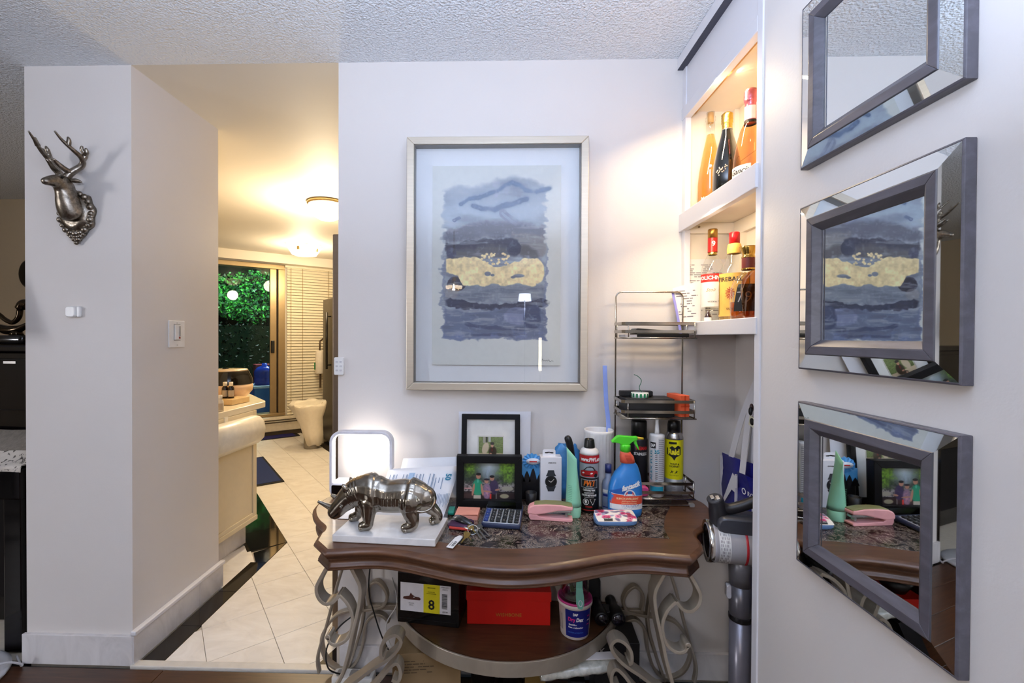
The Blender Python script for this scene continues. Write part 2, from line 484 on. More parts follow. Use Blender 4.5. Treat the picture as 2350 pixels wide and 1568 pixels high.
# room floor: boards on a dark bed
struct('floor', B().box2((-5, -4, -.1), (1.0, 1.768, -.014)).box2((-5, 1.768, -.1), (-1.95, 3.5, -.014)), M('floor_bed', '#1c0f09', .8))
fl = bpy.data.objects['floor']
k = 0
for r, y in enumerate(np.arange(-1.5, 1.66, .125)):
    off = (r*.37) % 1.1
    x = -3.1 - off
    while x < .7:
        x1 = min(x+1.1, .713); x0 = max(x, -4.2)
        yb = min(y+.123, 1.7612)
        if x1 - x0 > .05:
            put('board', B().box2((x0+.001, y, -.0135), (x1-.001, yb, 0)), wood_f, fl, bevel=.0012, segs=1); k += 1
        x += 1.1
struct('trim_1', B().box2((-1.50, 1.757, -.0135), (-.655, 1.792, .007)), M('threshold', '#cfc9bf', .35), bevel=.003)

# kitchen floor: white tiles at an angle inside a black border
KA = math.radians(38); KU = Vector((math.cos(KA), math.sin(KA))); KV = Vector((-math.sin(KA), math.cos(KA)))
struct('floor_kitchen', B().prism([(-5, 1.793), (1.0, 1.793), (1.0, 9.2), (-5, 4.55)], -.12, -.0095), grout)
fk = bpy.data.objects['floor_kitchen']
def clip(poly, n, d):                       # keep n.p <= d
    out = []
    for i in range(len(poly)):
        a, b = poly[i], poly[(i+1) % len(poly)]
        da, db = a.dot(n)-d, b.dot(n)-d
        if da <= 0: out.append(a)
        if (da < 0) != (db < 0) and abs(da-db) > 1e-9: out.append(a + (b-a)*(da/(da-db)))
    return out
def clip_tile(p, cuts):
    for n, d in cuts:
        p = clip(p, n, d)
        if len(p) < 3: return None
    return p
V2 = lambda x, y: Vector((x, y))
def area2(p): return abs(sum(p[i].x*p[(i+1) % len(p)].y-p[(i+1) % len(p)].x*p[i].y for i in range(len(p))))/2
def half(a, b, keep):                       # half plane through a,b that keeps the point 'keep'
    d = (b-a).normalized(); n = V2(d.y, -d.x)
    if n.dot(keep) > n.dot(a): n = -n
    return n, n.dot(a)
inside = V2(-.9, 2.6)
pA0, pA1 = V2(-1.385, 1.70), V2(-1.385, 2.866)
pA2 = pA1 + KV*3.0
rB0 = V2(-1.993, 5.14)
white_zone = [half(V2(-5, 1.795), V2(1, 1.795), inside), half(V2(-.66, 0), V2(-.66, 3), inside) if False else half(rB0, rB0+KV, V2(-1.9, 4.4)), half(V2(-2.8, 6.16), V2(-2.8, 6.16)+KU, V2(-2, 4))]
S = .258; u0, v0 = .155, 2.155 - 20*S
tn = 0
for i in range(-8, 26):
    for j in range(0, 45):
        a, b = u0+i*S, v0+j*S
        g = .0010
        q = [KU*(a+g)+KV*(b+g), KU*(a+S-g)+KV*(b+g), KU*(a+S-g)+KV*(b+S-g), KU*(a+g)+KV*(b+S-g)]
        c = sum(q, V2(0, 0))/4
        if c.y > 6.8 or c.y < 1.5 or c.x < -3.4 or c.x > .3 or (c.x > -.55 and c.y > 2.0) or (c.x > -.4): continue
        # the white field is the part right of the border: two pieces, split by the line through the border's corner
        lowz = white_zone + [half(pA0, pA1, inside), half(V2(-3, 2.866), V2(1, 2.866), inside)]
        upz = white_zone + [half(pA1, pA2, V2(-1, 4)), half(V2(-3, 2.866), V2(1, 2.866), V2(-1, 4))]
        lo = clip_tile(q, lowz); hi = clip_tile(q, upz)
        for p in (lo, hi):
            if p and area2(p) > .0006:
                put('tile', B().prism([tuple(x) for x in p], -.009, 0.0), marble_w, fk, bevel=.0008, segs=1); tn += 1
# pale tile between the border and the counter's foot
put('tile', B().prism([(-1.483, 2.335), (-1.456, 2.60), (-1.63, 2.84), (-1.70, 2.62), (-1.70, 2.335)], -.009, 0), marble_w, fk, bevel=.0008, segs=1)
def strip(poly): put('border_tile', B().prism(poly, -.009, .0004), tile_b, fk, bevel=.0008, segs=1)
for y0, y1 in ((1.795, 2.02), (2.022, 2.30), (2.302, 2.605)):
    strip([(-1.482, y0), (-1.388, y0), (-1.388, y1), (-1.482, y1)])
strip([(-1.453, 2.609), (-1.388, 2.607), (-1.388, 2.866), (-1.53, 2.72)])
a = V2(-1.388, 2.87); wv = KU*-.235
for t0, t1 in ((0, .29), (.293, .6), (.603, .95), (.953, 1.3), (1.303, 1.65), (1.653, 2.0)):
    strip([tuple(a+KV*t0), tuple(a+KV*t1), tuple(a+KV*t1+wv), tuple(a+KV*t0+wv)])
b0 = rB0 + KU*.003
for t in np.arange(-1.8, 1.5, .31):
    strip([tuple(b0+KV*t), tuple(b0+KV*t+KU*.22), tuple(b0+KV*(t+.307)+KU*.22), tuple(b0+KV*(t+.307))])
f0 = V2(-2.8, 6.165)
for t in np.arange(-1.6, .32, .31):
    strip([tuple(f0+KU*t), tuple(f0+KU*(t+.307)), tuple(f0+KU*(t+.307)+KV*.2), tuple(f0+KU*t+KV*.2)])
strip([(-.745, 1.795), (-.66, 1.795), (-.66, 2.02)])

# ceilings
struct('ceiling', B().box2((-5, -4, Z), (1.0, 1.777, Z+.1)).prism([(-5, 1.777), (-1.95, 1.777), (-1.95, 2.335), (-3.35, 3.5), (-3.35, 3.6), (-5, 3.6)], Z, Z+.1), pop)
struct('ceiling_kitchen', B().prism([(-1.95, 1.777), (1.0, 1.777), (1.0, 9.3), (-5, 4.62), (-5, 3.6), (-3.35, 3.6), (-3.35, 3.5), (-1.95, 2.335)], Z, Z+.1), kwhite)
# walls
struct('wall_back', B().box2((-.652, 1.777, 0), (.93, 1.90, Z)), white)
struct('wall_pillar', B().box2((-1.95, 1.777, 0), (-1.503, 2.335, Z)), white)
struct('wall_right', B().box2((.715, -4, 0), (.93, 1.262, Z)), white)
struct('wall_niche', B().box2((.93, -4, 0), (1.05, 1.9, Z)), white)
tan = M('tan_paint', '#cdb896', .6, noise=.01)
struct('wall_left', B().box2((-5.1, -.95, 0), (-5, 4.65, Z)).box2((-5.1, -4, 0), (-5, -2.45, Z)).box2((-5.1, -2.45, 0), (-5, -.95, .85)).box2((-5.1, -2.45, 2.25), (-5, -.95, Z)), tan)
struct('wall_far', B().box2((-5, 3.5, 0), (-3.35, 3.6, Z)), tan)
struct('wall_between', B().prism([(-1.951, 2.20), (-1.951, 2.335), (-3.35, 3.499), (-3.35, 3.365)][::-1], 0, Z), tan)
struct('wall_rear', B().box2((-5, -4.1, 0), (1.0, -4, Z)), white)
wf = B()
for y0, y1 in ((-2.45, -2.39), (-1.73, -1.67), (-1.01, -.95)): wf.box2((-5.09, y0, .85), (-4.99, y1, 2.25))
wf.box2((-5.09, -2.45, .85), (-4.99, -.95, .91)).box2((-5.09, -2.45, 2.19), (-4.99, -.95, 2.25))
struct('window_added', wf, trimw)  # unseen window, added as the opening for the side light
struct('wall_kitchen', B().box2((.0, 1.9, 0), (.1, 8.45, Z)), kwhite)
# kitchen's slanted outer wall: solid right of the sliding door
W0 = Vector((-3.05, 6.05, 0)); U3 = Vector((KU.x, KU.y, 0)); N3 = Vector((KV.x, KV.y, 0))
RW = Matrix(((U3.x, N3.x, 0), (U3.y, N3.y, 0), (0, 0, 1)))
def wallp(px, py, off=0.0):
    d = ray(px, py); O = Vector((0, 0, HCAM)); q = W0 + N3*off
    return O + d*((q-O).dot(N3)/d.dot(N3))
def wu(px, off=0.0): return (wallp(px, 780, off)-W0).dot(U3)
uL, uGr, uS1, uS2, uB = wu(470), wu(619), wu(634), wu(650), wu(766)
def wbox(b, u0, u1, n0, n1, z0, z1, mi=0):
    return b.box(W0 + U3*((u0+u1)/2) + N3*((n0+n1)/2) + Vector((0, 0, (z0+z1)/2)), (u1-u0, abs(n1-n0), z1-z0), mi, RW)
SILL, HEAD = .30, 2.27
bw = B(); wbox(bw, uS2+.0, 3.9, .0, .12, 0, Z); wbox(bw, -3.2, uS2, 0, .12, HEAD+.08, Z); wbox(bw, -3.2, uS2, 0, .12, 0, SILL-.04); wbox(bw, -3.2, uL-.3, 0, .12, SILL-.04, HEAD+.08)
struct('wall_kitchen_outer', bw, kwhite)
bw = B(); wbox(bw, -3.2, 3.2, -.22, -.002, HEAD+.06, Z-.001); struct('trim_2', bw, kwhite)
alu = M('champagne_aluminium', '#a08a66', .35, .6, noise=.03)
d1 = put('door_1', wbox(wbox(wbox(B(), uL-.3, uS2+.02, -.03, .12, HEAD, HEAD+.06), uL-.3, uS2+.02, -.05, .12, SILL-.04, SILL), uS1+.02, uS2+.02, -.03, .11, SILL, HEAD), alu, bevel=.004); d1['kind'] = 'structure'
put('door_stile', wbox(B(), uGr, uS1, -.02, .03, SILL, HEAD), alu, d1, bevel=.004)
put('door_stile', wbox(B(), uS1, uS1+.03, .03, .08, SILL, HEAD), M('dark_gap', '#3a2c1c', .5), d1, bevel=.003)
hd = B(); zc = wallp(628, 790).z; wbox(hd, uGr+.01, uGr+.05, -.06, -.02, zc-.12, zc+.05)
put('door_handle', hd, M('black_plastic', '#0b0b0c', .35), d1, label='black pull handle', bevel=.006)
put('glass', wbox(B(), uL-.3, uGr, .0, .008, SILL, HEAD), pane('door_glass', (.85, .93, .92), .28), d1)
# mini blind beside the door: every slat its own piece
bl = thing('window_blind', 'cream horizontal mini blind hung over the kitchen wall beside the sliding door', 'blind', tuple(W0+U3*uS2))
slat = M('blind_slat', '#e6dcc2', .5, noise=.03)
zt = HEAD+.03; zb = wallp(690, 945).z
ns = 52
for i in range(ns):
    z = zb + (zt-zb)*i/(ns-1)
    R2 = RW @ rot('X', math.radians(66))
    put('slat', B().box(W0+U3*((uS2+uB)/2+.03)+N3*-.045+Vector((0, 0, z)), (uB-uS2-.02, .036, .0016), 0, R2), slat, bl)
for t in (.12, .34, .85):
    put('ladder_cord', wbox(B(), uS2+t*(uB-uS2), uS2+t*(uB-uS2)+.006, -.068, -.066, zb, zt), M('cord_tan', '#a8946a', .8), bl)
put('head_rail', wbox(B(), uS2+.01, uB+.04, -.07, -.02, zt, zt+.03), slat, bl, bevel=.003)
# baseboard heater
ht = thing('baseboard_heater', 'long cream baseboard heater below the sliding door sill', 'heater', tuple(W0+N3*-.08))
put('housing', wbox(B(), -2.6, uS2+.62, -.11, -.002, .06, .21), M('heater_enamel', '#d9cdb6', .4), ht, bevel=.01)
put('grille_slot', wbox(B(), -2.6, uS2+.60, -.112, -.108, .175, .19), M('slot_dark', '#4a3f30', .6), ht)
put('foot_panel', wbox(B(), -2.6, uS2+.6, -.09, -.01, .0, .06), MATS['slot_dark'], ht)
put('sill', wbox(B(), -2.6, uS2+.6, -.15, -.0, SILL-.075, SILL-.045), MATS['heater_enamel'], ht, bevel=.004)

# skirting tiles of the pillar and corridor wall, with a painted cap
bp = struct('baseboard_left', B().box2((-1.945, 1.7655, .002), (-1.503, 1.7765, .118)), grout)
for x0, x1 in ((-1.957, -1.505),):
    put('skirting_tile', B().box2((x0, 1.762, 0), (x1+.012, 1.7765, .122)), marble_s, bp, bevel=.0015, segs=1)
bc = struct('baseboard_corridor', B().box2((-1.502, 1.78, .002), (-1.492, 2.345, .118)), grout)
for y0, y1 in ((1.764, 2.165), (2.168, 2.352)):
    put('skirting_tile', B().box2((-1.5025, y0, 0), (-1.488, y1, .122)), marble_s, bc, bevel=.0015, segs=1)
struct('trim_3', B().box2((-1.503, 1.764, .123), (-1.478, 2.355, .141)), trimw, bevel=.004)
bb = struct('baseboard_back', B().box2((-.652, 1.766, .002), (.93, 1.7768, .1)), grout)
for x0 in (-.64, -.25, .14, .53):
    put('skirting_tile', B().box2((x0, 1.762, 0), (min(x0+.387, .915), 1.7765, .105)), marble_s, bb, bevel=.0015, segs=1)
# ================================================================== BUILT-IN NICHE
X0 = .715
nk = thing('niche_shelving', 'white built-in niche shelving with warm lit bays full of liquor bottles', 'shelf', (.8, 1.5, 1.36))
cream = M('niche_paint', '#e9dfcf', .45, noise=.01)
put('fascia', B().box2((X0+.004, 1.262, 2.245), (X0+.022, 1.765, 2.42)), trimw, nk)
put('top_beam', B().box2((X0-.022, 1.262, 2.405), (X0+.022, 1.777, 2.4495)), trimw, nk, bevel=.003)
put('valance', B().box2((X0-.004, 1.262, 2.205), (X0+.022, 1.777, 2.25)), trimw, nk, bevel=.002)
put('shadow_line_strip', B().box2((X0-.0215, 1.262, 2.4028), (X0+.004, 1.776, 2.4052)), M('painted_shadow_line', '#4a4a55', .8), nk)  # solid dark strip stands in for the shadow line under the beam
put('light_channel', B().box2((X0+.024, 1.262, 2.226), (X0+.045, 1.765, 2.236)), M('channel_wood', '#b48a5a', .5), nk)
put('stile', B().box2((X0+.0, 1.748, 1.40), (X0+.022, 1.7765, 2.405)), trimw, nk, bevel=.001)
put('stile', B().box2((X0-.004, 1.236, 0.0), (X0+.018, 1.2625, 2.405)), trimw, nk, bevel=.002)
put('bay_roof', B().box2((X0+.022, 1.263, 2.238), (.929, 1.776, 2.256)), cream, nk)
put('shelf', B().box2((X0+.01, 1.263, 1.80), (.929, 1.776, 1.825)), cream, nk)
put('shelf_rail', B().box2((X0-.012, 1.250, 1.768), (X0+.012, 1.777, 1.836)), trimw, nk, bevel=.002)
put('shelf', B().box2((X0+.01, 1.263, 1.375), (.929, 1.776, 1.405)), trimw, nk)
put('shelf_rail', B().box2((X0-.007, 1.250, 1.362), (X0+.012, 1.72, 1.41)), trimw, nk, bevel=.002)
put('end_panel', B().box2((X0+.022, 1.770, 1.826), (.929, 1.7768, 2.238)), cream, nk)
put('end_panel', B().box2((X0+.022, 1.770, 1.405), (.929, 1.7768, 1.80)), cream, nk)
put('back_panel', B().box2((.921, 1.263, 1.826), (.9295, 1.770, 2.03)), cream, nk)
put('back_panel', B().box2((.921, 1.263, 2.032), (.9295, 1.770, 2.238)), cream, nk)
put('back_panel', B().box2((.921, 1.263, 1.405), (.9295, 1.770, 1.80)), cream, nk)
put('corner_batten', B().box2((.905, 1.752, 1.826), (.921, 1.770, 2.238)), cream, nk)
put('cleat', B().box2((X0+.022, 1.750, 1.758), (.921, 1.770, 1.80)), cream, nk, bevel=.002)
put('cleat', B().box2((.903, 1.263, 1.748), (.921, 1.750, 1.80)), cream, nk, bevel=.002)
put('corner_batten', B().box2((.895, 1.69, 1.405), (.921, 1.770, 1.748)), cream, nk)
put('screw', B().cyl((.77, 1.749, 1.782), (.77, 1.745, 1.782), .004, n=10), M('screw_head', '#8b7a62', .4, .7), nk)

# ------------------------------------------------------------------ bottles
clear_g = pane('clear_glass', (.95, .97, .96), 1.2)
def liquid(name, col, dens=.33):
    c = lin(col); return pane(name, tuple(x**dens for x in c), 1.0, 1.4)
gold = M('gold_foil', '#c9a653', .28, 1.0, noise=.12, scale=60, bump=.5, bscale=120)
silver = M('silver_foil', '#cfcabb', .25, 1.0, noise=.1)
paper = M('label_paper', '#efe9df', .6)
ink = M('black_ink', '#121212', .6, noise=0)
whitei = M('white_ink', '#f4f2ee', .55, noise=0)
redi = M('red_ink', '#c01d17', .5, noise=0)
def rings(prof, k): return [(max(r-k, 1e-5), z) for r, z in prof]
VIEW = lambda x, y: math.atan2(-y, -x)           # angle that faces the camera
zs1 = 1.8255
# pale rose cider-like bottle, clear neck
def at_niche(px, py, X): p = atX(px, py, X); return p.x, p.y
bx, by = .800, 1.725
t = thing('wine_bottle', 'slender clear bottle of orange rosé with a bare cork neck on the upper niche shelf', 'bottle', (bx, by, zs1))
prof = [(.001, 0), (.040, 0), (.044, .006), (.0445, .11), (.040, .16), (.029, .225), (.019, .275), (.0150, .31), (.0150, .352), (.0175, .354), (.0178, .366), (.0150, .368), (.0148, .385), (.001, .386)]
put('glass_body', B().lathe([(r, z+zs1) for r, z in prof], (bx, by, 0)), clear_g, t)
lq = [(.001, .004), (.040, .005), (.0425, .02), (.0425, .11), (.038, .16), (.0275, .225), (.0175, .275), (.0135, .3), (.001, .3)]
put('wine', B().lathe([(r, z+zs1) for r, z in lq], (bx, by, 0)), liquid('orange_wine', '#f6b862'), t)
put('cork', B().cyl((bx, by, zs1+.345), (bx, by, zs1+.384), .0105), M('cork', '#c39b6a', .8), t)
a = VIEW(bx, by)
put('print', B().text_cyl('MAISON', .012, (bx, by), .0452, a, zs1+.046, bold=.01)
    .patch_cyl((bx, by), .0449, a-.05, a+.03, zs1+.085, zs1+.155).sphere((bx+.0415*math.cos(a), by+.0415*math.sin(a), zs1+.168), .0065), whitei, t, recalc=False)
# dark sparkling bottle with gold foil
bx, by = .800, 1.60
t = thing('sparkling_bottle', 'dark green sparkling wine bottle with crinkled gold foil on the upper niche shelf', 'bottle', (bx, by, zs1))
prof = [(.001, 0), (.042, 0), (.046, .006), (.046, .10), (.0435, .14), (.033, .195), (.022, .235), (.0165, .262), (.0155, .30), (.001, .302)]
put('glass_body', B().lathe([(r, z+zs1) for r, z in prof], (bx, by, 0)), M('black_glass', '#0a0c0a', .05, coat=1, noise=0, spec=.6), t)
fp = []
for k in range(12):
    z = .262+k*.0048; fp.append(((.0165 if z < .285 else .0185)+(.0009 if k % 2 else 0), z))
fp += [(.0155, .319), (.012, .322), (.001, .323)]
put('foil', B().lathe([(r, z+zs1) for r, z in fp], (bx, by, 0), 20), gold, t)
put('neck_band', B().lathe([(.0174, .240+zs1), (.0171, .262+zs1)], (bx, by, 0), caps=False), ink, t)
put('neck_ring', B().lathe([(.0199, .236+zs1), (.0187, .240+zs1)], (bx, by, 0), caps=False).lathe([(.0176, .260+zs1), (.0174, .263+zs1)], (bx, by, 0), caps=False), silver, t)
a = VIEW(bx, by)-.42; sp = B()
for q in range(26):
    rr = random.random()**.6*.021; th = random.random()*2*PI
    x, zq = rr*math.cos(th)*1.0, .108+rr*math.sin(th)*.7+.4*rr*math.cos(th)
    aa = a+x/.046; sp.sphere((bx+.0458*math.cos(aa), by+.0458*math.sin(aa), zs1+zq), .0026, 8, k=5)
put('ornament', sp, silver, t)
# rose bottle in pink foil
bx, by = .805, 1.462
t = thing('rose_bottle', 'round-bellied rosé bottle with pink foil neck on the upper niche shelf', 'bottle', (bx, by, zs1))
prof = [(.001, 0), (.044, 0), (.050, .008), (.051, .07), (.048, .11), (.040, .155), (.030, .195), (.021, .215), (.017, .222), (.001, .223)]
put('glass_body', B().lathe([(r, z+zs1) for r, z in prof], (bx, by, 0)), liquid('rose_wine', '#e88a48'), t)
fp = [(.0178, .222), (.0175, .236), (.0165, .262), (.0162, .285), (.0185, .287), (.0200, .295), (.0195, .318), (.0165, .326), (.001, .327)]
put('foil', B().lathe([(r, z+zs1) for r, z in fp], (bx, by, 0)), M('pink_foil', '#c8707c', .3, .85, noise=.15, scale=50, bump=.4, bscale=90), t)
put('neck_band', B().lathe([(.0186, .216+zs1), (.0182, .226+zs1)], (bx, by, 0), caps=False), ink, t)
a = VIEW(bx, by)
put('neck_label', B().patch_cyl((bx, by), .0184, a-1.2, a+.9, zs1+.228, zs1+.27), paper, t)
put('label', B().patch_cyl((bx, by), .0517, a-1.35, a+.05, zs1+.014, zs1+.075), paper, t)
put('print', B().text_cyl('Gancia', .017, (bx, by), .0522, a-.62, zs1+.05, shear=.35, bold=.01), ink, t, recalc=False)
# pale bottle half hidden by the wall end
bx, by = .81, 1.338
t = thing('white_wine_bottle', 'pale yellow bottle mostly hidden behind the wall end on the upper niche shelf', 'bottle', (bx, by, zs1))
prof = [(.001, 0), (.040, 0), (.045, .008), (.045, .12), (.038, .165), (.022, .215), (.015, .24), (.0145, .29), (.001, .291)]
put('glass_body', B().lathe([(r, z+zs1) for r, z in prof], (bx, by, 0)), liquid('pale_wine', '#d8cf88'), t)
put('capsule', B().lathe([(.0158, .24+zs1), (.0155, .292+zs1), (.001, .293+zs1)], (bx, by, 0)), gold, t)
a = VIEW(bx, by)
put('label', B().patch_cyl((bx, by), .0457, a-1.2, a+.9, zs1+.03, zs1+.11), paper, t)

zs2 = 1.4055
# vodka
bx, by = .785, 1.668
t = thing('vodka_bottle', 'clear vodka bottle with a tall red and gold neck cap', 'bottle', (bx, by, zs2))
prof = [(.001, 0), (.036, 0), (.039, .006), (.039, .188), (.035, .212), (.024, .238), (.0145, .258), (.0135, .275), (.001, .276)]
put('glass_body', B().lathe([(r, z+zs2) for r, z in prof], (bx, by, 0)), clear_g, t)
put('vodka', B().lathe([(.001, .004+zs2), (.0372, .005+zs2), (.0372, .055+zs2), (.001, .055+zs2)], (bx, by, 0)), liquid('water_clear', '#f2f2ee'), t)
put('neck_sleeve', B().lathe([(.0165, .262+zs2), (.0165, .316+zs2)], (bx, by, 0), caps=False), M('red_sleeve', '#b3211b', .35), t)
put('cap', B().lathe([(.0165, .314+zs2), (.0165, .345+zs2), (.015, .348+zs2), (.001, .348+zs2)], (bx, by, 0)), M('bronze_cap', '#a8803e', .35, .9), t)
a = VIEW(bx, by)
put('label', B().patch_cyl((bx, by), .0394, a-1.25, a+1.25, zs2+.06, zs2+.15), M('milk_label', '#e7e3dd', .6, alpha=.86), t)
put('brand_band', B().patch_cyl((bx, by), .0397, a-1.3, a+1.3, zs2+.150, zs2+.180), M('red_band', '#bb2a20', .5), t)
put('print', B().text_cyl('STOLICHNAYA', .013, (bx, by), .0400, a, zs2+.159, 1, bold=.03).text_cyl('9', .018, (bx, by), .0168, a+.2, zs2+.284, 1, bold=.02)
    .text_cyl('Stoli', .012, (bx, by), .0399, a-.1, zs2+.115, 2, shear=.4).text_cyl('VODKA', .006, (bx, by), .0399, a, zs2+.075, 0), [ink, whitei, M('gold_ink', '#b3935a', .4, .5, noise=0)], t, recalc=False)
put('neck_rings', B().lathe([(.0142, .252+zs2), (.015, .2535+zs2), (.015, .258+zs2), (.014, .262+zs2)], (bx, by, 0), caps=False), gold, t)
# miniature in front of it
bx, by = .752, 1.628
t = thing('miniature_bottle', 'tiny dark brown miniature bottle at the foot of the vodka bottle', 'bottle', (bx, by, zs2))
put('glass_body', B().lathe([(.001, zs2), (.0125, zs2), (.0135, zs2+.004), (.0135, zs2+.02), (.008, zs2+.03), (.005, zs2+.036), (.005, zs2+.046), (.001, zs2+.046)], (bx, by, 0), 16), M('brown_glass', '#2a0d08', .08, coat=1), t)
put('label', B().patch_cyl((bx, by), .0138, VIEW(bx, by)-1.3, VIEW(bx, by)+1, zs2+.007, zs2+.02), paper, t)
# cinnamon whisky with a parchment label
bx, by = .805, 1.553
t = thing('whisky_bottle', 'clear bottle with a red cap and yellow parchment label', 'bottle', (bx, by, zs2))
prof = [(.001, 0), (.045, 0), (.049, .006), (.049, .155), (.045, .178), (.036, .198), (.028, .208), (.026, .222), (.021, .235), (.0165, .243), (.001, .244)]
put('glass_body', B().lathe([(r, z+zs2) for r, z in prof], (bx, by, 0)), clear_g, t)
put('whisky', B().lathe([(.001, .004+zs2), (.0468, .005+zs2), (.0468, .13+zs2), (.001, .13+zs2)], (bx, by, 0)), liquid('gold_whisky', '#e0a13e'), t)
put('collar_label', B().lathe([(.022, .236+zs2), (.023, .25+zs2), (.020, .268+zs2), (.0175, .27+zs2)], (bx, by, 0), caps=False), M('parchment', '#dba850', .6, noise=.12), t)
put('cap', B().lathe([(.0165, .27+zs2), (.0168, .306+zs2), (.015, .309+zs2), (.001, .309+zs2)], (bx, by, 0)), M('red_cap', '#b3161c', .3), t)
a = VIEW(bx, by)
put('label', B().patch_cyl((bx, by), .0494, a-1.2, a+1.2, zs2+.02, zs2+.165), MATS['parchment'], t)
pr = B().text_cyl('FIREBALL', .014, (bx, by), .0499, a-.28, zs2+.138, 0, bold=.02).text_cyl('WHISKY', .009, (bx, by), .0499, a, zs2+.04, 0)
for s in (-1.12, 1.12): pr.patch_cyl((bx, by), .0498, a+s-.03, a+s+.03, zs2+.026, zs2+.158, 0, 2)
for q in range(7):
    th = q*PI/7*2; pr.text_cyl('*', .03, (bx, by), .0499, a-.25+.12*math.cos(th), zs2+.075+.012*math.sin(th), 1)
put('print', pr, [ink, M('rust_ink', '#a23a1f', .6, noise=0)], t, recalc=False)
# squat bourbon with a gold stopper
bx, by = .79, 1.438
t = thing('bourbon_bottle', 'squat bourbon bottle with a flared gold stopper and black tapered label', 'bottle', (bx, by, zs2))
prof = [(.001, 0), (.047, 0), (.052, .008), (.055, .06), (.052, .105), (.042, .132), (.026, .148), (.018, .157), (.0165, .166), (.001, .167)]
put('glass_body', B().lathe([(r, z+zs2) for r, z in prof], (bx, by, 0), sy=.8), clear_g, t)
lq = [(.001, .004), (.045, .006), (.0505, .01), (.0527, .06), (.001, .06)]
put('bourbon', B().lathe([(r, z+zs2) for r, z in lq], (bx, by, 0), sy=.8), liquid('dark_bourbon', '#a84f14'), t)
put('neck_sleeve', B().lathe([(.0195, .165+zs2), (.0195, .202+zs2)], (bx, by, 0), caps=False), M('oxblood', '#5b1512', .4), t)
st = [(.0200, .2), (.0200, .206), (.017, .207), (.018, .213), (.0265, .232), (.0262, .237), (.02, .238), (.001, .236)]
put('stopper', B().lathe([(r, z+zs2) for r, z in st], (bx, by, 0), 12), M('gold_metal', '#b9944a', .2, 1), t)
put('neck_ring', B().lathe([(.0199, .163+zs2), (.0203, .165+zs2), (.0199, .168+zs2)], (bx, by, 0), caps=False), MATS['gold_metal'], t)
a = VIEW(bx, by); lb = B(); rows = []
for q in range(9):
    z = .03+.085*q/8; r = np.interp(z, [p[1] for p in prof], [p[0] for p in prof])+.0008; wq = .78-.032*q
    rows.append([(bx+r*math.cos(a+wq*(2*k/10-1)), by+.8*r*math.sin(a+wq*(2*k/10-1)), zs2+z) for k in range(11)])
for q in range(8):
    for k in range(10): lb.add([rows[q][k], rows[q][k+1], rows[q+1][k+1], rows[q+1][k]], [(0, 1, 2, 3)])
put('label', lb, ink, t, recalc=False)
put('print', B().text_cyl('1792', .034, (bx, by), .0562, a-.05, zs2+.058, 0, ry=.0452, bold=-.01), M('grey_ink', '#9a9a98', .4, .3, noise=0), t, recalc=False)
# cut amber decanter behind the wall end
bx, by = .772, 1.332
t = thing('decanter', 'cut amber glass decanter partly hidden behind the wall end', 'decanter', (bx, by, zs2))
vs = []; nst = 24
prof = [(.040, 0), (.046, .01), (.050, .05), (.053, .09), (.050, .12), (.036, .142), (.02, .15)]
b = B(); ringsv = []
for q, (r, z) in enumerate(prof):
    ringsv.append([(bx+r*(1+.06*((k+q) % 2))*math.cos(2*PI*k/nst), by+r*(1+.06*((k+q) % 2))*math.sin(2*PI*k/nst), zs2+z) for k in range(nst)])
b.loft(ringsv, smooth=False)
put('glass_body', b, liquid('amber_glass', '#a3541c'), t)
put('stopper', B().sphere((bx, by, zs2+.168), .02, 10, k=6), MATS['amber_glass'], t)

# papers pinned at the niche end and tucked behind the rack
def text_lines(b, o, u, v, wd, ht, n, seed, mi=0, th=.35, dash=.78):
    rs = random.Random(seed); o, u, v = Vector(o), Vector(u).normalized(), Vector(v).normalized()
    for i in range(n):
        y = -ht*(i+.5)/n; x = 0; end = wd*(rs.uniform(.55, 1))
        while x < end:
            l = min(rs.uniform(.03, .12)*wd*2, end-x)
            if rs.random() < dash: b.quad(o+u*x+v*y, u*l, v*(ht/n*th), mi)
            x += l+.012*wd*2
    return b
inkl = M('faint_ink', '#77737c', .7, noise=0)
sheet = M('paper_sheet', '#e9e4e4', .7, noise=.02)
t = thing('document', 'printed document taped upright at the end of the lower niche bay', 'paper', (.80, 1.766, 1.5))
p0, p1 = Vector((.716, 1.766, 1.405)), Vector((.88, 1.766, 1.405))
put('sheet', B().box2((.724, 1.7665, 1.4056), (.90, 1.7678, 1.66)), sheet, t)
put('print', text_lines(B(), (.735, 1.7660, 1.64), (1, 0, 0), (0, 0, 1), .14, .20, 26, 4), inkl, t, recalc=False)
t = thing('receipt', 'handwritten sheet leaning outward at the niche end above the wire rack', 'paper', (.70, 1.72, 1.41))
p = B(); tl, bl_, br_, tr = atY(1543, 662, 1.735), atY(1556, 742, 1.728), atY(1618, 738, 1.728), atY(1622, 640, 1.735)
vs = [tl, bl_, br_, tr]; p.add(vs + [q+Vector((0, .0012, 0)) for q in vs], [(0,1,2,3),(7,6,5,4),(0,4,5,1),(1,5,6,2),(2,6,7,3),(3,7,4,0)])
put('sheet', p, sheet, t)
ux = (br_-bl_).normalized(); uz = (tl-bl_).normalized()
put('print', text_lines(B(), tl*.92+tr*.08+Vector((0, -.0012, -.012)), ux, uz, .10, .11, 11, 9, dash=.5), inkl, t, recalc=False)
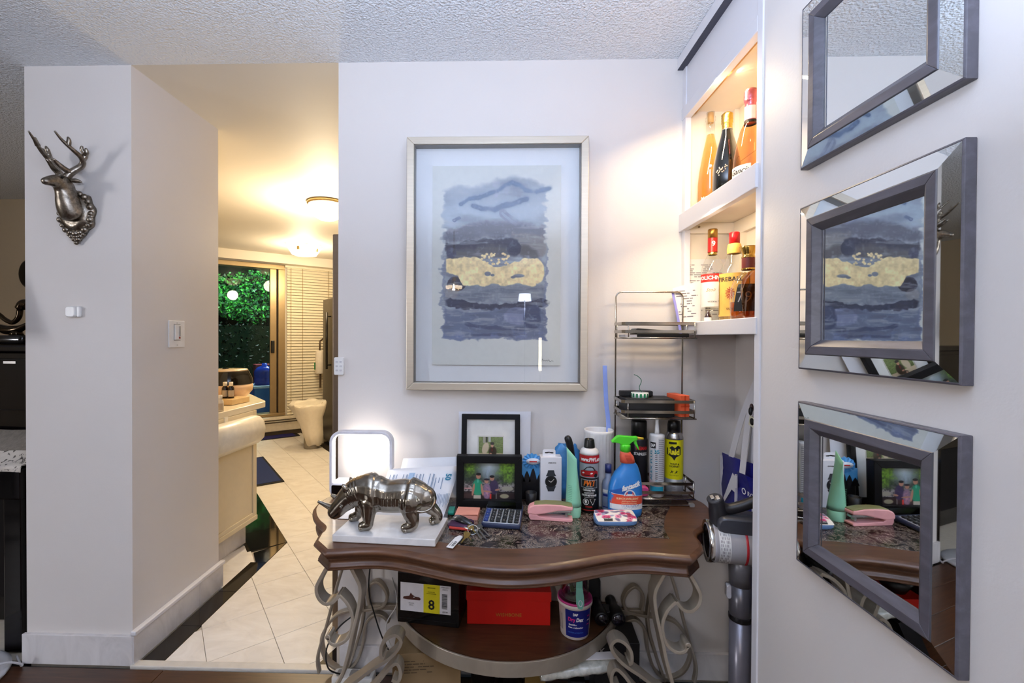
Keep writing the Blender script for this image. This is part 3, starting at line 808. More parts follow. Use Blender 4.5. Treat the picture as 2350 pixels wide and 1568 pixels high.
# ================================================================== THINGS ON THE WALLS
# ---- framed watercolour
YB = 1.777
t = thing('artwork', 'large framed blue-grey watercolour with a gold leaf band on the white wall', 'artwork', (-.013, YB, 1.628))
xa, xb, za, zb_ = -.3665, .3405, 1.143, 2.1305
champ = M('champagne_frame', '#cfc4b2', .34, .55, noise=.05, scale=3, stretch=(1, 1, 40))
fw = .0285; yf = YB-.047
def fbar(x0, x1, x2, x3, z0, z1):
    pass
def frame_bars(t, x0, x1, z0, z1, wd, y0, y1, mat, name='frame_bar', bev=.002, mitre=True):
    for q in range(4):
        if q == 0: poly = [(x0, z0), (x1, z0), (x1-wd, z0+wd), (x0+wd, z0+wd)]
        if q == 1: poly = [(x1, z0), (x1, z1), (x1-wd, z1-wd), (x1-wd, z0+wd)]
        if q == 2: poly = [(x1, z1), (x0, z1), (x0+wd, z1-wd), (x1-wd, z1-wd)]
        if q == 3: poly = [(x0, z1), (x0, z0), (x0+wd, z0+wd), (x0+wd, z1-wd)]
        b = B(); vs = [(x, y0, z) for x, z in poly]+[(x, y1, z) for x, z in poly]
        b.add(vs, [(0,1,2,3),(7,6,5,4),(0,4,5,1),(1,5,6,2),(2,6,7,3),(3,7,4,0)])
        put(name, b, mat, t, bevel=bev)
frame_bars(t, xa, xb, za, zb_, fw, YB-.001, yf, champ)
put('mat_board', B().box2((xa+fw, YB-.006, za+fw), (xb-fw, YB-.002, zb_-fw)), M('mat_white', '#e6e8ea', .7, noise=.01), t)
inn = M('frame_lining', '#77716a', .5)
lb = B()
for (x0, x1, z0, z1) in ((xa+fw, xa+fw+.002, za+fw, zb_-fw), (xb-fw-.002, xb-fw, za+fw, zb_-fw), (xa+fw, xb-fw, zb_-fw-.002, zb_-fw), (xa+fw, xb-fw, za+fw, za+fw+.002)):
    lb.box2((x0, YB-.006, z0), (x1, YB-.040, z1))
put('lining', lb, inn, t)
pxa, pxb, pza, pzb = -.2695, .2385, 1.2405, 2.029
put('backing', B().box2((pxa, YB-.014, pza), (pxb, YB-.006, pzb)), M('torn_paper', '#c9ccc6', .8), t)
def art(U, V):
    X = 185+U*752; Y = 205+V*1155                      # the sheet's own drawing units
    n1 = fbm(U, V, 6, 9, 1); n2 = fbm(U, V, 14, 20, 2); n3 = fbm(U, V, 3, 14, 3); n4 = fbm(U, V, 40, 60, 4, 3)
    rgb = np.ones(U.shape+(3,))*np.array([.835, .845, .825])
    def lay(mask, col, al=1.0, hard=True):
        nonlocal rgb
        mk = np.clip((mask-.42+(n4-.5)*.55+(n2-.5)*.45)*1.9+.5, 0, 1)*np.clip(mask*3, 0, 1) if hard else mask
        m = np.clip(mk*al*(.55+.45*n2+.55*n5+.3*(n4-.5)), 0, 1)[..., None]; rgb = rgb*(1-m)+np.array(col)*m
    n5 = fbm(U, V, 5, 52, 9, 4)
    sm = lambda a, b, x: np.clip((x-a)/(b-a), 0, 1)**2*(3-2*np.clip((x-a)/(b-a), 0, 1))
    wob = (n1-.5)*60; wob2 = (n2-.5)*36
    L_, R_ = 250+wob*.5+wob2+(n5-.5)*46+(n4-.5)*24, 845+wob*.6+wob2+(n5-.5)*46+(n4-.5)*24; T_, B_ = 345+wob+wob2-70*np.exp(-((X-650)/170)**2), 1205+wob*.6+wob2
    body = sm(-14, 12, X-L_)*sm(-14, 12, R_-X)*sm(-18, 22, Y-T_)*sm(-12, 14, B_-Y)
    lay(body, (.61, .645, .69), .95, False)
    lay(body*sm(360, 470, Y)*sm(620, 520, Y)*(.4+1.2*n1), (.70, .755, .80), .75, False)
    lay(body*sm(.45, .75, n3), (.47, .49, .55), .6, False)
    lay(body*sm(.5, .72, n1)*sm(640, 400, Y), (.72, .72, .80), .5)
    def stroke(pts, wd, col, al):
        d = np.full(U.shape, 1e9)
        for (x0, y0), (x1, y1) in zip(pts[:-1], pts[1:]):
            l2 = (x1-x0)**2+(y1-y0)**2; tt = np.clip(((X-x0)*(x1-x0)+(Y-y0)*(y1-y0))/l2, 0, 1)
            d = np.minimum(d, np.hypot(X-(x0+tt*(x1-x0))+(n2-.5)*26, (Y-(y0+tt*(y1-y0)))+(n1-.5)*34))
        lay(np.exp(-(d/(wd*.9))**2), col, al*.9, False); lay(sm(.25, .5, np.exp(-((d-wd*.55)/(wd*.28))**2))*np.clip(n2*1.6-.2, 0, 1), tuple(np.array(col)*.86), .7, False)
    stroke([(360, 420), (400, 385), (470, 378), (560, 355), (600, 325), (652, 302), (690, 318), (730, 342), (790, 350), (868, 335)], 15, (.38, .46, .58), 1.15)
    stroke([(430, 430), (480, 448), (548, 452), (600, 430), (680, 415), (738, 396)], 17, (.38, .45, .57), 1.1)
    stroke([(600, 470), (650, 520), (690, 545)], 30, (.56, .59, .68), .7)
    stroke([(320, 525), (345, 505)], 14, (.45, .50, .62), .6)
    band = lambda yc, hw, xa_, xb_, soft=18: sm(-soft, soft, hw-np.abs(Y-yc-(n1-.5)*70-(n2-.5)*24))*sm(-30, 30, X-xa_)*sm(-30, 30, xb_-X)*body
    lay(band(600, 42, 250, 850, 40)*(.5+n3), (.42, .42, .47), 1.0)
    lay(band(575, 8, 500, 830, 14), (.42, .42, .47), .6)
    lay(band(650, 48, 650, 850, 30), (.56, .55, .55), .8)
    lay(band(670, 28, 260, 680, 14)*(.6+.8*n2), (.24, .24, .31), 1.3)
    lay(band(705, 30, 270, 800, 26), (.38, .37, .39), 1.0)
    lay(sm(46, 30, np.hypot((X-665), (Y-680)*.9)+(n2-.5)*24), (.22, .23, .31), 1.2)
    lay(sm(40, 24, np.hypot((X-298)*1.2, (Y-712)*1.1)+(n2-.5)*24), (.28, .29, .39), .85)
    lay(band(955, 58, 250, 850, 24)*(.5+.8*n1), (.50, .53, .58), 1.1)
    lay(sm(60, 44, np.hypot((X-330)*.95, (Y-890)*1.2)+(n2-.5)*28), (.19, .19, .26), 1.4)
    lay(sm(48, 28, np.hypot((X-300)*1.0, (Y-945)*1.2)), (.62, .60, .60), .5)
    dk = 1012+14*np.sin((X-420)/95)
    lay(sm(26, 12, np.abs(Y-dk+(n2-.5)*30))*sm(240, 300, X)*sm(900, 800, X), (.20, .22, .31), 1.4)
    lay(sm(46, 34, np.hypot((X-365), (Y-1030)*1.1)+(n2-.5)*16), (.22, .23, .31), 1.2)
    lay(sm(1010, 1060, Y+wob2)*body*(.5+.7*n1), (.40, .44, .54), 1.2)
    lay(sm(90, 60, np.hypot((X-690)*.9, (Y-1075)*1.5)+(n2-.5)*20), (.52, .55, .67), .8)
    lay(sm(64, 30, np.hypot((X-775)*1.0, (Y-1080)*.62)+(n2-.5)*30), (.24, .28, .40), 1.1)
    lay(sm(18, 6, np.abs(Y-1128+(n1-.5)*50-(X-380)*.06))*sm(360, 400, X)*sm(760, 700, X), (.26, .30, .42), 1.0)
    lay(sm(12, 4, np.abs(Y-1183+(n2-.5)*26))*sm(400, 440, X)*sm(720, 680, X), (.28, .32, .44), 1.0)
    lay(body*sm(1140, 1200, Y)*sm(.4, .7, n2), (.42, .47, .62), .7)
    lay(body*sm(.56, .74, n5)*sm(470, 560, Y), (.66, .68, .70), .45, False)
    lay(body*sm(.45, .30, n5)*sm(520, 700, Y), (.30, .32, .40), .40, False)
    lay(body*sm(.60, .78, n4), (.70, .73, .77), .2, False)
    # edges soaked darker
    edge = body*(1-body)*4
    lay(edge*sm(600, 800, Y), (.42, .46, .58), .5)
    # gold leaf
    top = 735+18*np.sin(X/37)*.4-10*sm(690, 720, X)*sm(790, 740, X)+45*np.exp(-((X-640)/70)**2)+40*np.exp(-((X-540)/60)**2)
    bot = 900-70*sm(370, 330, X)+6*np.sin(X/23)-10*sm(640, 760, X)
    gm = sm(-5, 4, X-262+(n2-.5)*40)*sm(-5, 4, 838-X+(n2-.5)*40)*sm(-4, 3, Y-top+(n2-.5)*34)*sm(-4, 3, bot-Y+(n2-.5)*34)
    r = np.hypot((X-300)/46, (Y-787)/58); 
    gm = gm*np.where((X < 300), sm(1.12, .98, r+(n2-.5)*.3), 1)
    r2 = np.hypot((X-795)/48, (Y-815)/72); gm = gm*np.where(X > 795, sm(1.12, .98, r2+(n2-.5)*.3), 1)
    for (hx, hy, hw, hh) in ((512, 830, 20, 14), (540, 838, 14, 9), (690, 842, 38, 11), (660, 850, 16, 8)):
        gm = gm*sm(.75, 1.15, np.hypot((X-hx)/hw, (Y-hy)/hh)+(n2-.5)*.6)
    rs = np.random.RandomState(5)
    for q in range(34):
        fx, fy, fr = rs.uniform(476, 634), rs.uniform(712, 775), rs.uniform(5, 10)
        gm = np.maximum(gm, sm(fr+2, fr-2, np.hypot(X-fx, (Y-fy)*1.2)+(n4-.5)*6))
    g = .93+.30*(n4-.45)+.10*(n2-.5)
    lay(gm, (0, 0, 0), 0)
    gc = np.stack([g*1.02, g*.92, g*.70], -1); rgb = rgb*(1-gm[..., None])+gc*gm[..., None]
    rgb *= (.985+.03*n4)[..., None]
    return rgb
grid_print('watercolour', (pxa, YB-.0143, pzb), (pxb-pxa, 0, 0), (0, 0, -(pzb-pza)), 330, 500, art, vcol_mat('watercolour_print', .75), t)
# pencil signature
sg = [(0, 0), (.004, .012), (.007, .003), (.012, .007), (.016, .003), (.020, .008), (.024, .003), (.029, .009), (.033, .002), (.040, .004), (.047, .003)]
put('signature', B().tube(catmull([(.165+x, YB-.0146, 1.254+y) for x, y in sg], 4), .0006, 5), M('pencil', '#3a3a3c', .7, noise=0), t)
put('glass', B().box2((xa+fw-.002, yf+.006, za+fw-.002), (xb-fw+.002, yf+.008, zb_-fw+.002)), pane('picture_glass', (.985, .99, .995), .95), t)

# ---- three bevelled mirrors
XW = .715
mirror_m = M('mirror_silver', '#e8ecec', .015, 1.0, noise=0)
greyw = ramp_mat('grey_driftwood', [(0, '#3c3a3f'), (.45, '#504d53'), (.7, '#5f5b64'), (1, '#6e6a74')], scale=7, detail=6, rough=.38, stretch=(6, 1, 6), distortion=.5)
edge_m = M('mirror_edge', '#5d5d62', .35, .5)
def bevelled_mirror(z0, z1, label):
    y0, y1 = .688, 1.056
    t = thing('wall_mirror', label, 'mirror', (XW, (y0+y1)/2, (z0+z1)/2), group='square wall mirrors')
    def ring(name, a, xa_, b, xb_, back, mat, bev=.0):
        """four mitred bars between inset a (depth xa_) and inset b (depth xb_)"""
        A = [(y0+a, z0+a), (y1-a, z0+a), (y1-a, z1-a), (y0+a, z1-a)]; Bq = [(y0+b, z0+b), (y1-b, z0+b), (y1-b, z1-b), (y0+b, z1-b)]
        for q in range(4):
            p, r = q, (q+1) % 4
            vs = [(XW-xa_, *A[p]), (XW-xa_, *A[r]), (XW-xb_, *Bq[r]), (XW-xb_, *Bq[p]), (XW-back, *A[p]), (XW-back, *A[r]), (XW-back, *Bq[r]), (XW-back, *Bq[p])]
            put(name, B().add(vs, [(0,1,2,3),(7,6,5,4),(0,4,5,1),(1,5,6,2),(2,6,7,3),(3,7,4,0)]), mat, t, bevel=bev)
    ring('outer_rim', 0, .018, .004, .020, .0005, greyw, .001)
    ring('mirror_strip', .0042, .019, .0345, .0255, .001, mirror_m)
    ring('strip_edge', .0345, .0258, .0357, .0272, .001, edge_m)
    ring('inner_frame', .0357, .0278, .053, .0275, .001, greyw, .0012); ring('inner_slope', .053, .0273, .067, .0155, .001, greyw, .0008)
    put('mirror_glass', B().box2((XW-.014, y0+.066, z0+.066), (XW-.001, y1-.066, z1-.066)), mirror_m, t)
    put('bevel_line', B().box2((XW-.0146, y1-.076, z0+.068), (XW-.0140, y1-.074, z1-.068)), edge_m, t)
bevelled_mirror(1.741, 2.113, 'grey wood mirror with mirrored edge strips, highest of the three, cut by the picture top')
bevelled_mirror(1.280, 1.654, 'grey wood mirror with mirrored edge strips reflecting the watercolour, middle of the three')
bevelled_mirror(.832, 1.205, 'grey wood mirror with mirrored edge strips reflecting the table top, lowest of the three')

# ---- stag head
dx, dz = -1.722, 1.845
pewter = ramp_mat('antique_pewter', [(0, '#4b443c'), (.45, '#7d7468'), (.65, '#a1988b'), (1, '#c2bbae')], scale=60, detail=4, rough=.3, metal=1.0, bump=.35)
t = thing('stag_head', 'antique silver stag head trophy on an ornate oval plaque', 'wall sculpture', (dx, YB, dz))
pl = B()
prof = [(.001, -.030), (.040, -.030), (.058, -.028), (.060, -.020), (.066, -.016), (.074, -.012), (.078, 0)]
RY = rot('X', PI/2)
vs = []; n = 44
ringsv = []
for r, y in prof:
    ringsv.append([(dx+r*math.cos(2*PI*k/n)*.94*(1+(.055*math.sin(9*2*PI*k/n) if r > .062 else 0)), YB+y-.001, dz+r*1.18*math.sin(2*PI*k/n)*(1+(.055*math.sin(9*2*PI*k/n) if r > .062 else 0))) for k in range(n)])
pl.loft(ringsv)
for k in range(20):
    a = 2*PI*k/20; rr = .069
    pl.sphere((dx+rr*.94*math.cos(a), YB-.017, dz+rr*1.18*math.sin(a)), .0105+.003*(k % 2), 10, k=6, sq=(1, .8, 1))
for (ox, oz, r) in ((-.018, -.092, .011), (.018, -.092, .011), (-.009, -.104, .010), (.009, -.104, .010), (0, -.094, .012), (0, -.118, .0085), (-.03, -.084, .009), (.03, -.084, .009), (0, -.108, .008)):
    pl.sphere((dx+ox, YB-.012, dz+oz), r, 10, k=6)
put('plaque', pl, pewter, t)
hv = [(0, -.005, -.005), (0, -.030, .010), (0, -.050, .045), (0, -.058, .085), (0, -.068, .110), (0, -.094, .108), (0, -.126, .092), (0, -.146, .083)]
hr = [(.052, .064), (.050, .058), (.037, .046), (.028, .032), (.028, .030), (.025, .026), (.018, .017), (.0145, .013)]
ev = [(.02, -.058, .118), (.040, -.050, .120), (.058, -.047, .116)]
V = hv + [(x, y, z) for x, y, z in ev] + [(-x, y, z) for x, y, z in ev]
E_ = [(i, i+1) for i in range(7)] + [(4, 8), (8, 9), (9, 10), (4, 11), (11, 12), (12, 13)]
me = sk_mesh([(dx+x, YB+y, dz+z) for x, y, z in V], E_, hr+[.008, .010, .003]*2, 2)
put_mesh('head', me, pewter, t)
for s in (1, -1):
    main = catmull([(dx+s*.012, YB-.064, dz+.128), (dx+s*.026, YB-.058, dz+.150), (dx+s*.056, YB-.046, dz+.182), (dx+s*.068, YB-.058, dz+.205), (dx+s*.064, YB-.090, dz+.225), (dx+s*.054, YB-.122, dz+.248), (dx+s*.050, YB-.148, dz+.272)], 5)
    rr = [.0138-.0108*(i/(len(main)-1))**1.4 for i in range(len(main))]
    a = B().tube(main, rr, 8)
    def tine(pts, r0, r1):
        p = catmull([(dx+s*x, YB+y, dz+z) for x, y, z in pts], 4); a.tube(p, [r0+(r1*.55-r0)*(i/(len(p)-1))**2 for i in range(len(p))], 10)
    tine([(.026, -.058, .148), (.020, -.082, .156), (.014, -.106, .172), (.016, -.118, .180)], .0110, .0045)
    tine([(.064, -.052, .200), (.074, -.050, .220), (.070, -.060, .240), (.074, -.062, .252)], .0105, .0055)
    tine([(.072, -.050, .218), (.086, -.056, .228), (.088, -.062, .244)], .0092, .006)
    tine([(.060, -.105, .236), (.066, -.108, .254), (.065, -.112, .266)], .0085, .005)
    put('antler', a, pewter, t)
eb = B()
for s in (1, -1): eb.sphere((dx+s*.0225, YB-.092, dz+.118), .0048, 8, k=5)
put('eye', eb, M('dark_metal', '#2a2621', .3, 1), t)

# ---- small fixtures
t = thing('door_sensor', 'small rounded white sensor stuck on the pillar below the stag head', 'sensor', (-1.737, YB, 1.447))
put('body', B().rbox((-1.744, YB-.010, 1.447), (.040, .020, .043), .010, axis=1, inset=.003), M('white_plastic', '#e9e8e6', .35), t)
put('magnet', B().rbox((-1.716, YB-.007, 1.447), (.012, .014, .043), .005, axis=1, inset=.002), MATS['white_plastic'], t)
XC = -1.503
t = thing('light_switch', 'white dimmer switch plate on the side of the pillar', 'switch', (XC, 2.024, 1.359))
put('plate', B().box((XC+.003, 2.024, 1.359), (.006, .100, .124)), MATS['white_plastic'], t, bevel=.002)
put('paddle', B().box((XC+.008, 2.024, 1.367), (.006, .036, .070)), MATS['white_plastic'], t, bevel=.001)
put('paddle_gap', B().box((XC+.0061, 2.024, 1.367), (.001, .042, .076)), M('plate_shadow_gap', '#8d8883', .6), t)
put('slider', B().box((XC+.012, 2.034, 1.372), (.004, .006, .048)), M('slider_grey', '#a9a49e', .4), t)
put('indicator', B().box((XC+.0115, 2.033, 1.342), (.002, .009, .009)), M('red_light', '#8f1712', .3), t, label='small red indicator')
put('screw', B().cyl((XC+.006, 2.024, 1.410), (XC+.0075, 2.024, 1.410), .003, n=8).cyl((XC+.006, 2.024, 1.308), (XC+.0075, 2.024, 1.308), .003, n=8), M('screw_white', '#c9c5bf', .4), t)
t = thing('remote_keypad', 'slim white keypad holder fixed at the corner of the wall opening', 'remote', (-.645, YB, 1.232))
put('body', B().rbox((-.645, YB-.007, 1.232), (.038, .013, .070), .004, axis=1, inset=.001), MATS['white_plastic'], t)
kb = B()
for r in range(3):
    for c in range(2): put('button', B().rbox((-.653+c*.016, YB-.0145, 1.249-r*.017), (.008, .003, .007), .002, axis=1), M('button_grey', '#c8c6c8', .5), t)
# ================================================================== CONSOLE TABLE
TZ = .735
TX = .023
table = thing('console_table', 'serpentine brown wood console table with dark marble inlay and scrolled metal legs', 'table', (TX, 1.5, 0))
walnut = ramp_mat('walnut', [(0, '#351f13'), (.4, '#4c2f1d'), (.6, '#5d3c26'), (1, '#704b31')], scale=7, detail=8, rough=.40, stretch=(1.0, 9, 9), distortion=.5, coat=.12)
marble_d = ramp_mat('dark_marble', [(0, '#d8cbb9'), (.35, '#9a8a79'), (.37, '#2a191a'), (.43, '#0d0909'), (.465, '#392425'), (.480, '#120c0d'), (.499, '#a29280'), (.506, '#150d0e'), (.54, '#1e1213'), (.556, '#c7b9a6'), (.564, '#1a110f'), (.60, '#45292a'), (.625, '#130d0e'), (.66, '#b5a592'), (1, '#e4d8c8')], scale=21, detail=9, rough=.17, distortion=1.2, nrough=.70)
# outline of the top, from the wall round the front; half by half
R_half = [(.66, 1.772), (.735, 1.752), (.768, 1.69), (.760, 1.60), (.722, 1.52), (.672, 1.465), (.632, 1.425), (.618, 1.392), (.617, 1.372)]
corner_r = [(.618, 1.362), (.602, 1.317), (.545, 1.256)]
front = [(.545, 1.256), (.50, 1.262), (.44, 1.271), (.38, 1.271), (.31, 1.255), (.24, 1.230), (.16, 1.203), (.08, 1.187), (.023, 1.183), (-.034, 1.187), (-.114, 1.203), (-.194, 1.230), (-.264, 1.255), (-.334, 1.271), (-.394, 1.271), (-.454, 1.262), (-.499, 1.256)]
corner_l = [(-.499, 1.256), (-.556, 1.317), (-.566, 1.358)]
L_half = [(-.564, 1.372), (-.562, 1.392), (-.572, 1.42), (-.607, 1.46), (-.640, 1.51), (-.668, 1.58), (-.668, 1.66), (-.640, 1.735), (-.585, 1.772)]
def smooth2(p, n=5): return [(q.x, q.y) for q in catmull([(x, y, 0) for x, y in p], n)]
outline = smooth2(R_half) + corner_r[1:2] + smooth2(front) + corner_l[1:2] + smooth2(L_half)
# drop near-duplicate points
ol = [outline[0]]
for p in outline[1:]:
    if math.hypot(p[0]-ol[-1][0], p[1]-ol[-1][1]) > .004: ol.append(p)
outline = ol
def offset_poly(poly, d):
    L_ = len(poly); out = []
    ar = sum(poly[i][0]*poly[(i+1) % L_][1]-poly[(i+1) % L_][0]*poly[i][1] for i in range(L_)); sg = 1 if ar > 0 else -1
    for i in range(L_):
        p0, p1, p2 = Vector(poly[i-1]), Vector(poly[i]), Vector(poly[(i+1) % L_])
        a = (p1-p0).normalized(); b = (p2-p1).normalized()
        n = Vector((a.y, -a.x))+Vector((b.y, -b.x)); n = n.normalized()*sg
        c = max(.55, n.dot(Vector((a.y, -a.x))*sg))
        q = p1+n*(d/c); out.append((q.x, min(q.y, 1.7755)))
    return out
def profile_ring(spec):
    return [[(x, y, z) for x, y in offset_poly(outline, d)] for d, z in spec]
top_prof = [(-.012, TZ), (-.009, TZ-.003), (-.004, TZ-.004), (0, TZ-.009), (.001, TZ-.014), (-.002, TZ-.019), (-.007, TZ-.0225), (-.009, TZ-.028), (-.012, TZ-.029)]
put('table_top', B().loft(profile_ring(top_prof)), walnut, table)
ap = [(-.016, TZ-.0285), (-.018, TZ-.036), (-.022, TZ-.043), (-.019, TZ-.049), (-.013, TZ-.052), (-.011, TZ-.056), (-.014, TZ-.058), (-.010, TZ-.061), (-.012, TZ-.064), (-.03, TZ-.0645)]
put('apron', B().loft(profile_ring(ap), cap=True), walnut, table)
inl = [(.655, 1.70), (.62, 1.625), (.575, 1.545), (.545, 1.475), (.530, 1.425), (.524, 1.372)]
inl_r = smooth2(inl, 4)
inl_f = smooth2([(.524, 1.372), (.43, 1.376), (.35, 1.366), (.26, 1.338), (.15, 1.303), (.023, 1.290), (-.104, 1.303), (-.214, 1.338), (-.304, 1.366), (-.384, 1.376), (-.478, 1.372)], 4)
inl_l = smooth2([(-.478, 1.372), (-.484, 1.425), (-.499, 1.475), (-.529, 1.545), (-.574, 1.625), (-.60, 1.70)], 4)
put('marble_inlay', B().prism(inl_r+inl_f[1:]+inl_l[1:], TZ-.003, TZ+.0008), marble_d, table, bevel=.0006, segs=1)
# metalwork
pew = ramp_mat('pewter_bar', [(0, '#968a7b'), (.5, '#ab9f8d'), (1, '#bfb4a2')], scale=5, detail=4, rough=.36, metal=.5)
def P3(pts, Y): return [atY(1360+x/3.35, 1100+y/3.35, Y) for x, y in pts]
def mir(pts): return [Vector((2*TX-p.x, p.y, p.z)) for p in pts]
YL = 1.36
main = [Vector((.512, YL, .672))] + P3([(490, 775), (460, 850), (463, 950), (487, 1080), (515, 1200), (545, 1350), (580, 1480), (612, 1568)], YL) + [Vector((.585, YL, .20)), Vector((.618, YL, .09)), Vector((.64, YL, .004))]
upper = [Vector((.556, YL, .672))] + P3([(780, 800), (806, 870), (790, 940), (740, 985), (680, 975), (640, 935), (625, 912)], YL)
lower = P3([(625, 912), (560, 980), (520, 1080), (528, 1180), (570, 1260), (640, 1300), (690, 1288), (712, 1245)], YL)
big = [Vector((.64, 1.40, .004)), Vector((.61, 1.42, .12))] + P3([(590, 1660), (470, 1568), (360, 1480), (240, 1400), (160, 1320), (130, 1250), (170, 1205), (230, 1225), (280, 1290), (285, 1370), (262, 1385)], 1.45)
small = P3([(420, 1700), (300, 1568), (232, 1480), (172, 1430), (140, 1465), (135, 1530), (160, 1570), (200, 1555)], 1.45)
diag = [Vector((.545, 1.60, .675))]+P3([(610, 760), (720, 1170), (790, 1420)], 1.60)+[Vector((.70, 1.60, .12))]
YBk = 1.756
back_sc = P3([(480, 1052), (360, 1035), (262, 1005), (232, 930), (262, 860), (320, 820), (372, 860), (384, 930), (372, 1000)], YBk)
back_lp = P3([(215, 1130), (262, 1085), (330, 1075), (398, 1150), (420, 1300), (470, 1450), (560, 1520), (680, 1480), (740, 1380), (742, 1250), (650, 1110), (560, 1062), (480, 1052)], YBk)
back_leg = [Vector((.60, YBk, .672)), Vector((.612, YBk, .45)), Vector((.585, YBk, .25)), Vector((.62, YBk, .1)), Vector((.655, YBk, .004))]
for s in (0, 1):
    f = (lambda p: p) if s == 0 else mir
    def st(name, pts, w_, n=5, t_=.0105):
        return put(name, B().strap(catmull(f([Vector(p) for p in pts]), n), (0, 1, 0), w_, t_), pew, table, bevel=.0022, segs=2)
    st('leg', main, .050); st('scroll', upper, .044); lo = st('scroll', lower, .044)
    e = f([lower[-1]])[0]; put('scroll_roll', B().cyl(e+Vector((0, -.022, 0)), e+Vector((0, .022, 0)), .0085, n=14), pew, lo, bevel=.002)
    st('brace', big, .048); st('scroll', small, .040)
    st('stay', diag, .022, t_=.008); st('scroll', back_sc, .028); st('scroll', back_lp, .028); st('leg', back_leg, .028)
# half-round lower shelf in a metal band
SZ = .300; SCX, SCY, SR = .030, 1.876, .452
a0 = math.asin((SCY-1.768)/SR)
arc = [(SCX+SR*math.cos(-a0-(PI-2*a0)*k/48), SCY+SR*math.sin(-a0-(PI-2*a0)*k/48)) for k in range(49)]
arc_i = [(SCX+(SR-.010)*math.cos(-a0-(PI-2*a0)*k/48), SCY+(SR-.010)*math.sin(-a0-(PI-2*a0)*k/48)) for k in range(49)]
shelf_w = ramp_mat('shelf_wood', [(0, '#2e1a0f'), (.4, '#452a19'), (.6, '#573822'), (1, '#68452b')], scale=6, detail=8, rough=.3, stretch=(1.2, 10, 1), distortion=.5)
put('lower_shelf', B().prism(arc_i, SZ-.02, SZ), shelf_w, table)
put('shelf_band', B().strap([(x, y, SZ-.021) for x, y in arc], (0, 0, 1), .050, .007), pew, table, bevel=.0018)
put('shelf_stretcher', B().box2((-.52, 1.752, SZ-.04), (.57, 1.768, SZ-.02)), pew, table, bevel=.002)
# ================================================================== ON THE TABLE
T0 = TZ+.001
black_pl = M('black_plastic', '#0b0b0c', .35)
# ---- rhinoceros
chrome_d = ramp_mat('polished_pewter', [(0, '#6f675d'), (.5, '#8f877b'), (1, '#aaa294')], scale=30, detail=3, rough=.17, metal=1.0)
rh = thing('rhinoceros_statue', 'polished pewter rhinoceros figure standing on a white marble slab', 'statue', (-.35, 1.38, T0))
fl_, fr_, br_ = Vector((-.499, 1.312, 0)), Vector((-.186, 1.290, 0)), Vector((-.168, 1.452, 0)); bl_ = fl_+(br_-fr_)
put('slab', B().prism([(p.x, p.y) for p in (fl_, fr_, br_, bl_)], T0, T0+.021), ramp_mat('slab_marble', [(0, '#b3b0ad'), (.4, '#d6d3d0'), (.6, '#dfdcd9'), (1, '#e6e4e1')], scale=7, detail=6, rough=.25, distortion=1.8), rh, bevel=.002)
zf = T0+.021
YR = 1.375
ux = Vector((.997, -.06, 0))             # along the body, nose to rump
def rp(x, y, z): return Vector((-.35, YR, 0)) + ux*(x+.35) + Vector((0, y, z))
def rc_(*pts): return [tuple(rp(x, y/.86, z))+(r,) for x, y, z, r in pts]
chains = [
 rc_((-.232, 0, .850, .040), (-.262, 0, .857, .052), (-.30, 0, .856, .052), (-.345, 0, .853, .050), (-.385, 0, .860, .055), (-.415, 0, .868, .052), (-.445, 0, .862, .046), (-.468, 0, .848, .039), (-.487, 0, .831, .033), (-.503, 0, .815, .0275), (-.514, 0, .803, .0235), (-.520, 0, .797, .0215)),
 rc_((-.500, 0, .806, .020), (-.512, 0, .792, .0165), (-.518, 0, .786, .013)),
 rc_((-.405, 0, .878, .046), (-.39, 0, .876, .046)),
 rc_((-.400, -.022, .838, .032), (-.400, -.030, .805, .0215), (-.399, -.033, .782, .0155), (-.403, -.034, zf+.016, .0170), (-.418, -.034, zf+.0130, .0145)),
 rc_((-.425, .022, .838, .030), (-.443, .030, .806, .0195), (-.450, .033, .784, .0140), (-.460, .034, zf+.015, .0155), (-.473, .034, zf+.0120, .0130)),
 rc_((-.272, -.020, .845, .042), (-.268, -.028, .812, .0270), (-.258, -.033, .785, .0160), (-.270, -.034, zf+.016, .0160), (-.285, -.034, zf+.0130, .0145)),
 rc_((-.242, .020, .842, .038), (-.218, .030, .812, .0235), (-.192, .033, .788, .0135), (-.196, .034, zf+.015, .0145), (-.211, .034, zf+.0120, .0130)),
]
me = blend_mesh(chains, .0026, 12, .5)
for v in me.vertices: v.co.y = YR + (v.co.y-YR)*.86
me.update()
# folds of the hide, pushed into the surface along its normals
for v in me.vertices:
    p = v.co; lx = (p-Vector((-.35, YR, 0))).dot(ux)-.35; z = p.z; d = 0
    up = max(0, min(1, (z-.80)/.03))
    d -= .0036*math.exp(-((lx+.372+.10*(z-.86))/.0075)**2)*up
    d += .0034*math.exp(-((lx+.390+.10*(z-.86))/.010)**2)*up
    d -= .0038*math.exp(-((lx+.283-.06*(z-.86))/.0075)**2)*up
    d += .0045*math.exp(-((lx+.270-.06*(z-.86))/.011)**2)*up
    if -.36 < lx < -.30: d += .0013*math.sin((lx+.36)/.0125*2*PI)*math.exp(-((z-.848)/.020)**2)*min(1, (lx+.36)/.012, (-.30-lx)/.012)
    if -.472 < lx < -.43: d += .0008*math.sin((lx+z*.55)/.0135*2*PI)*max(0, min(1, (lx+.472)/.012, (-.43-lx)/.012))
    if z < zf+.02: v.co.z = max(v.co.z, zf+.0003)
    v.co += v.normal*d
    if z < zf+.02: v.co.z = max(v.co.z, zf+.0003)
put_mesh('body', me, chrome_d, rh)
hp = catmull([rp(-.518, 0, .806), rp(-.535, 0, .812), rp(-.553, 0, .819), rp(-.574, 0, .828)], 5)
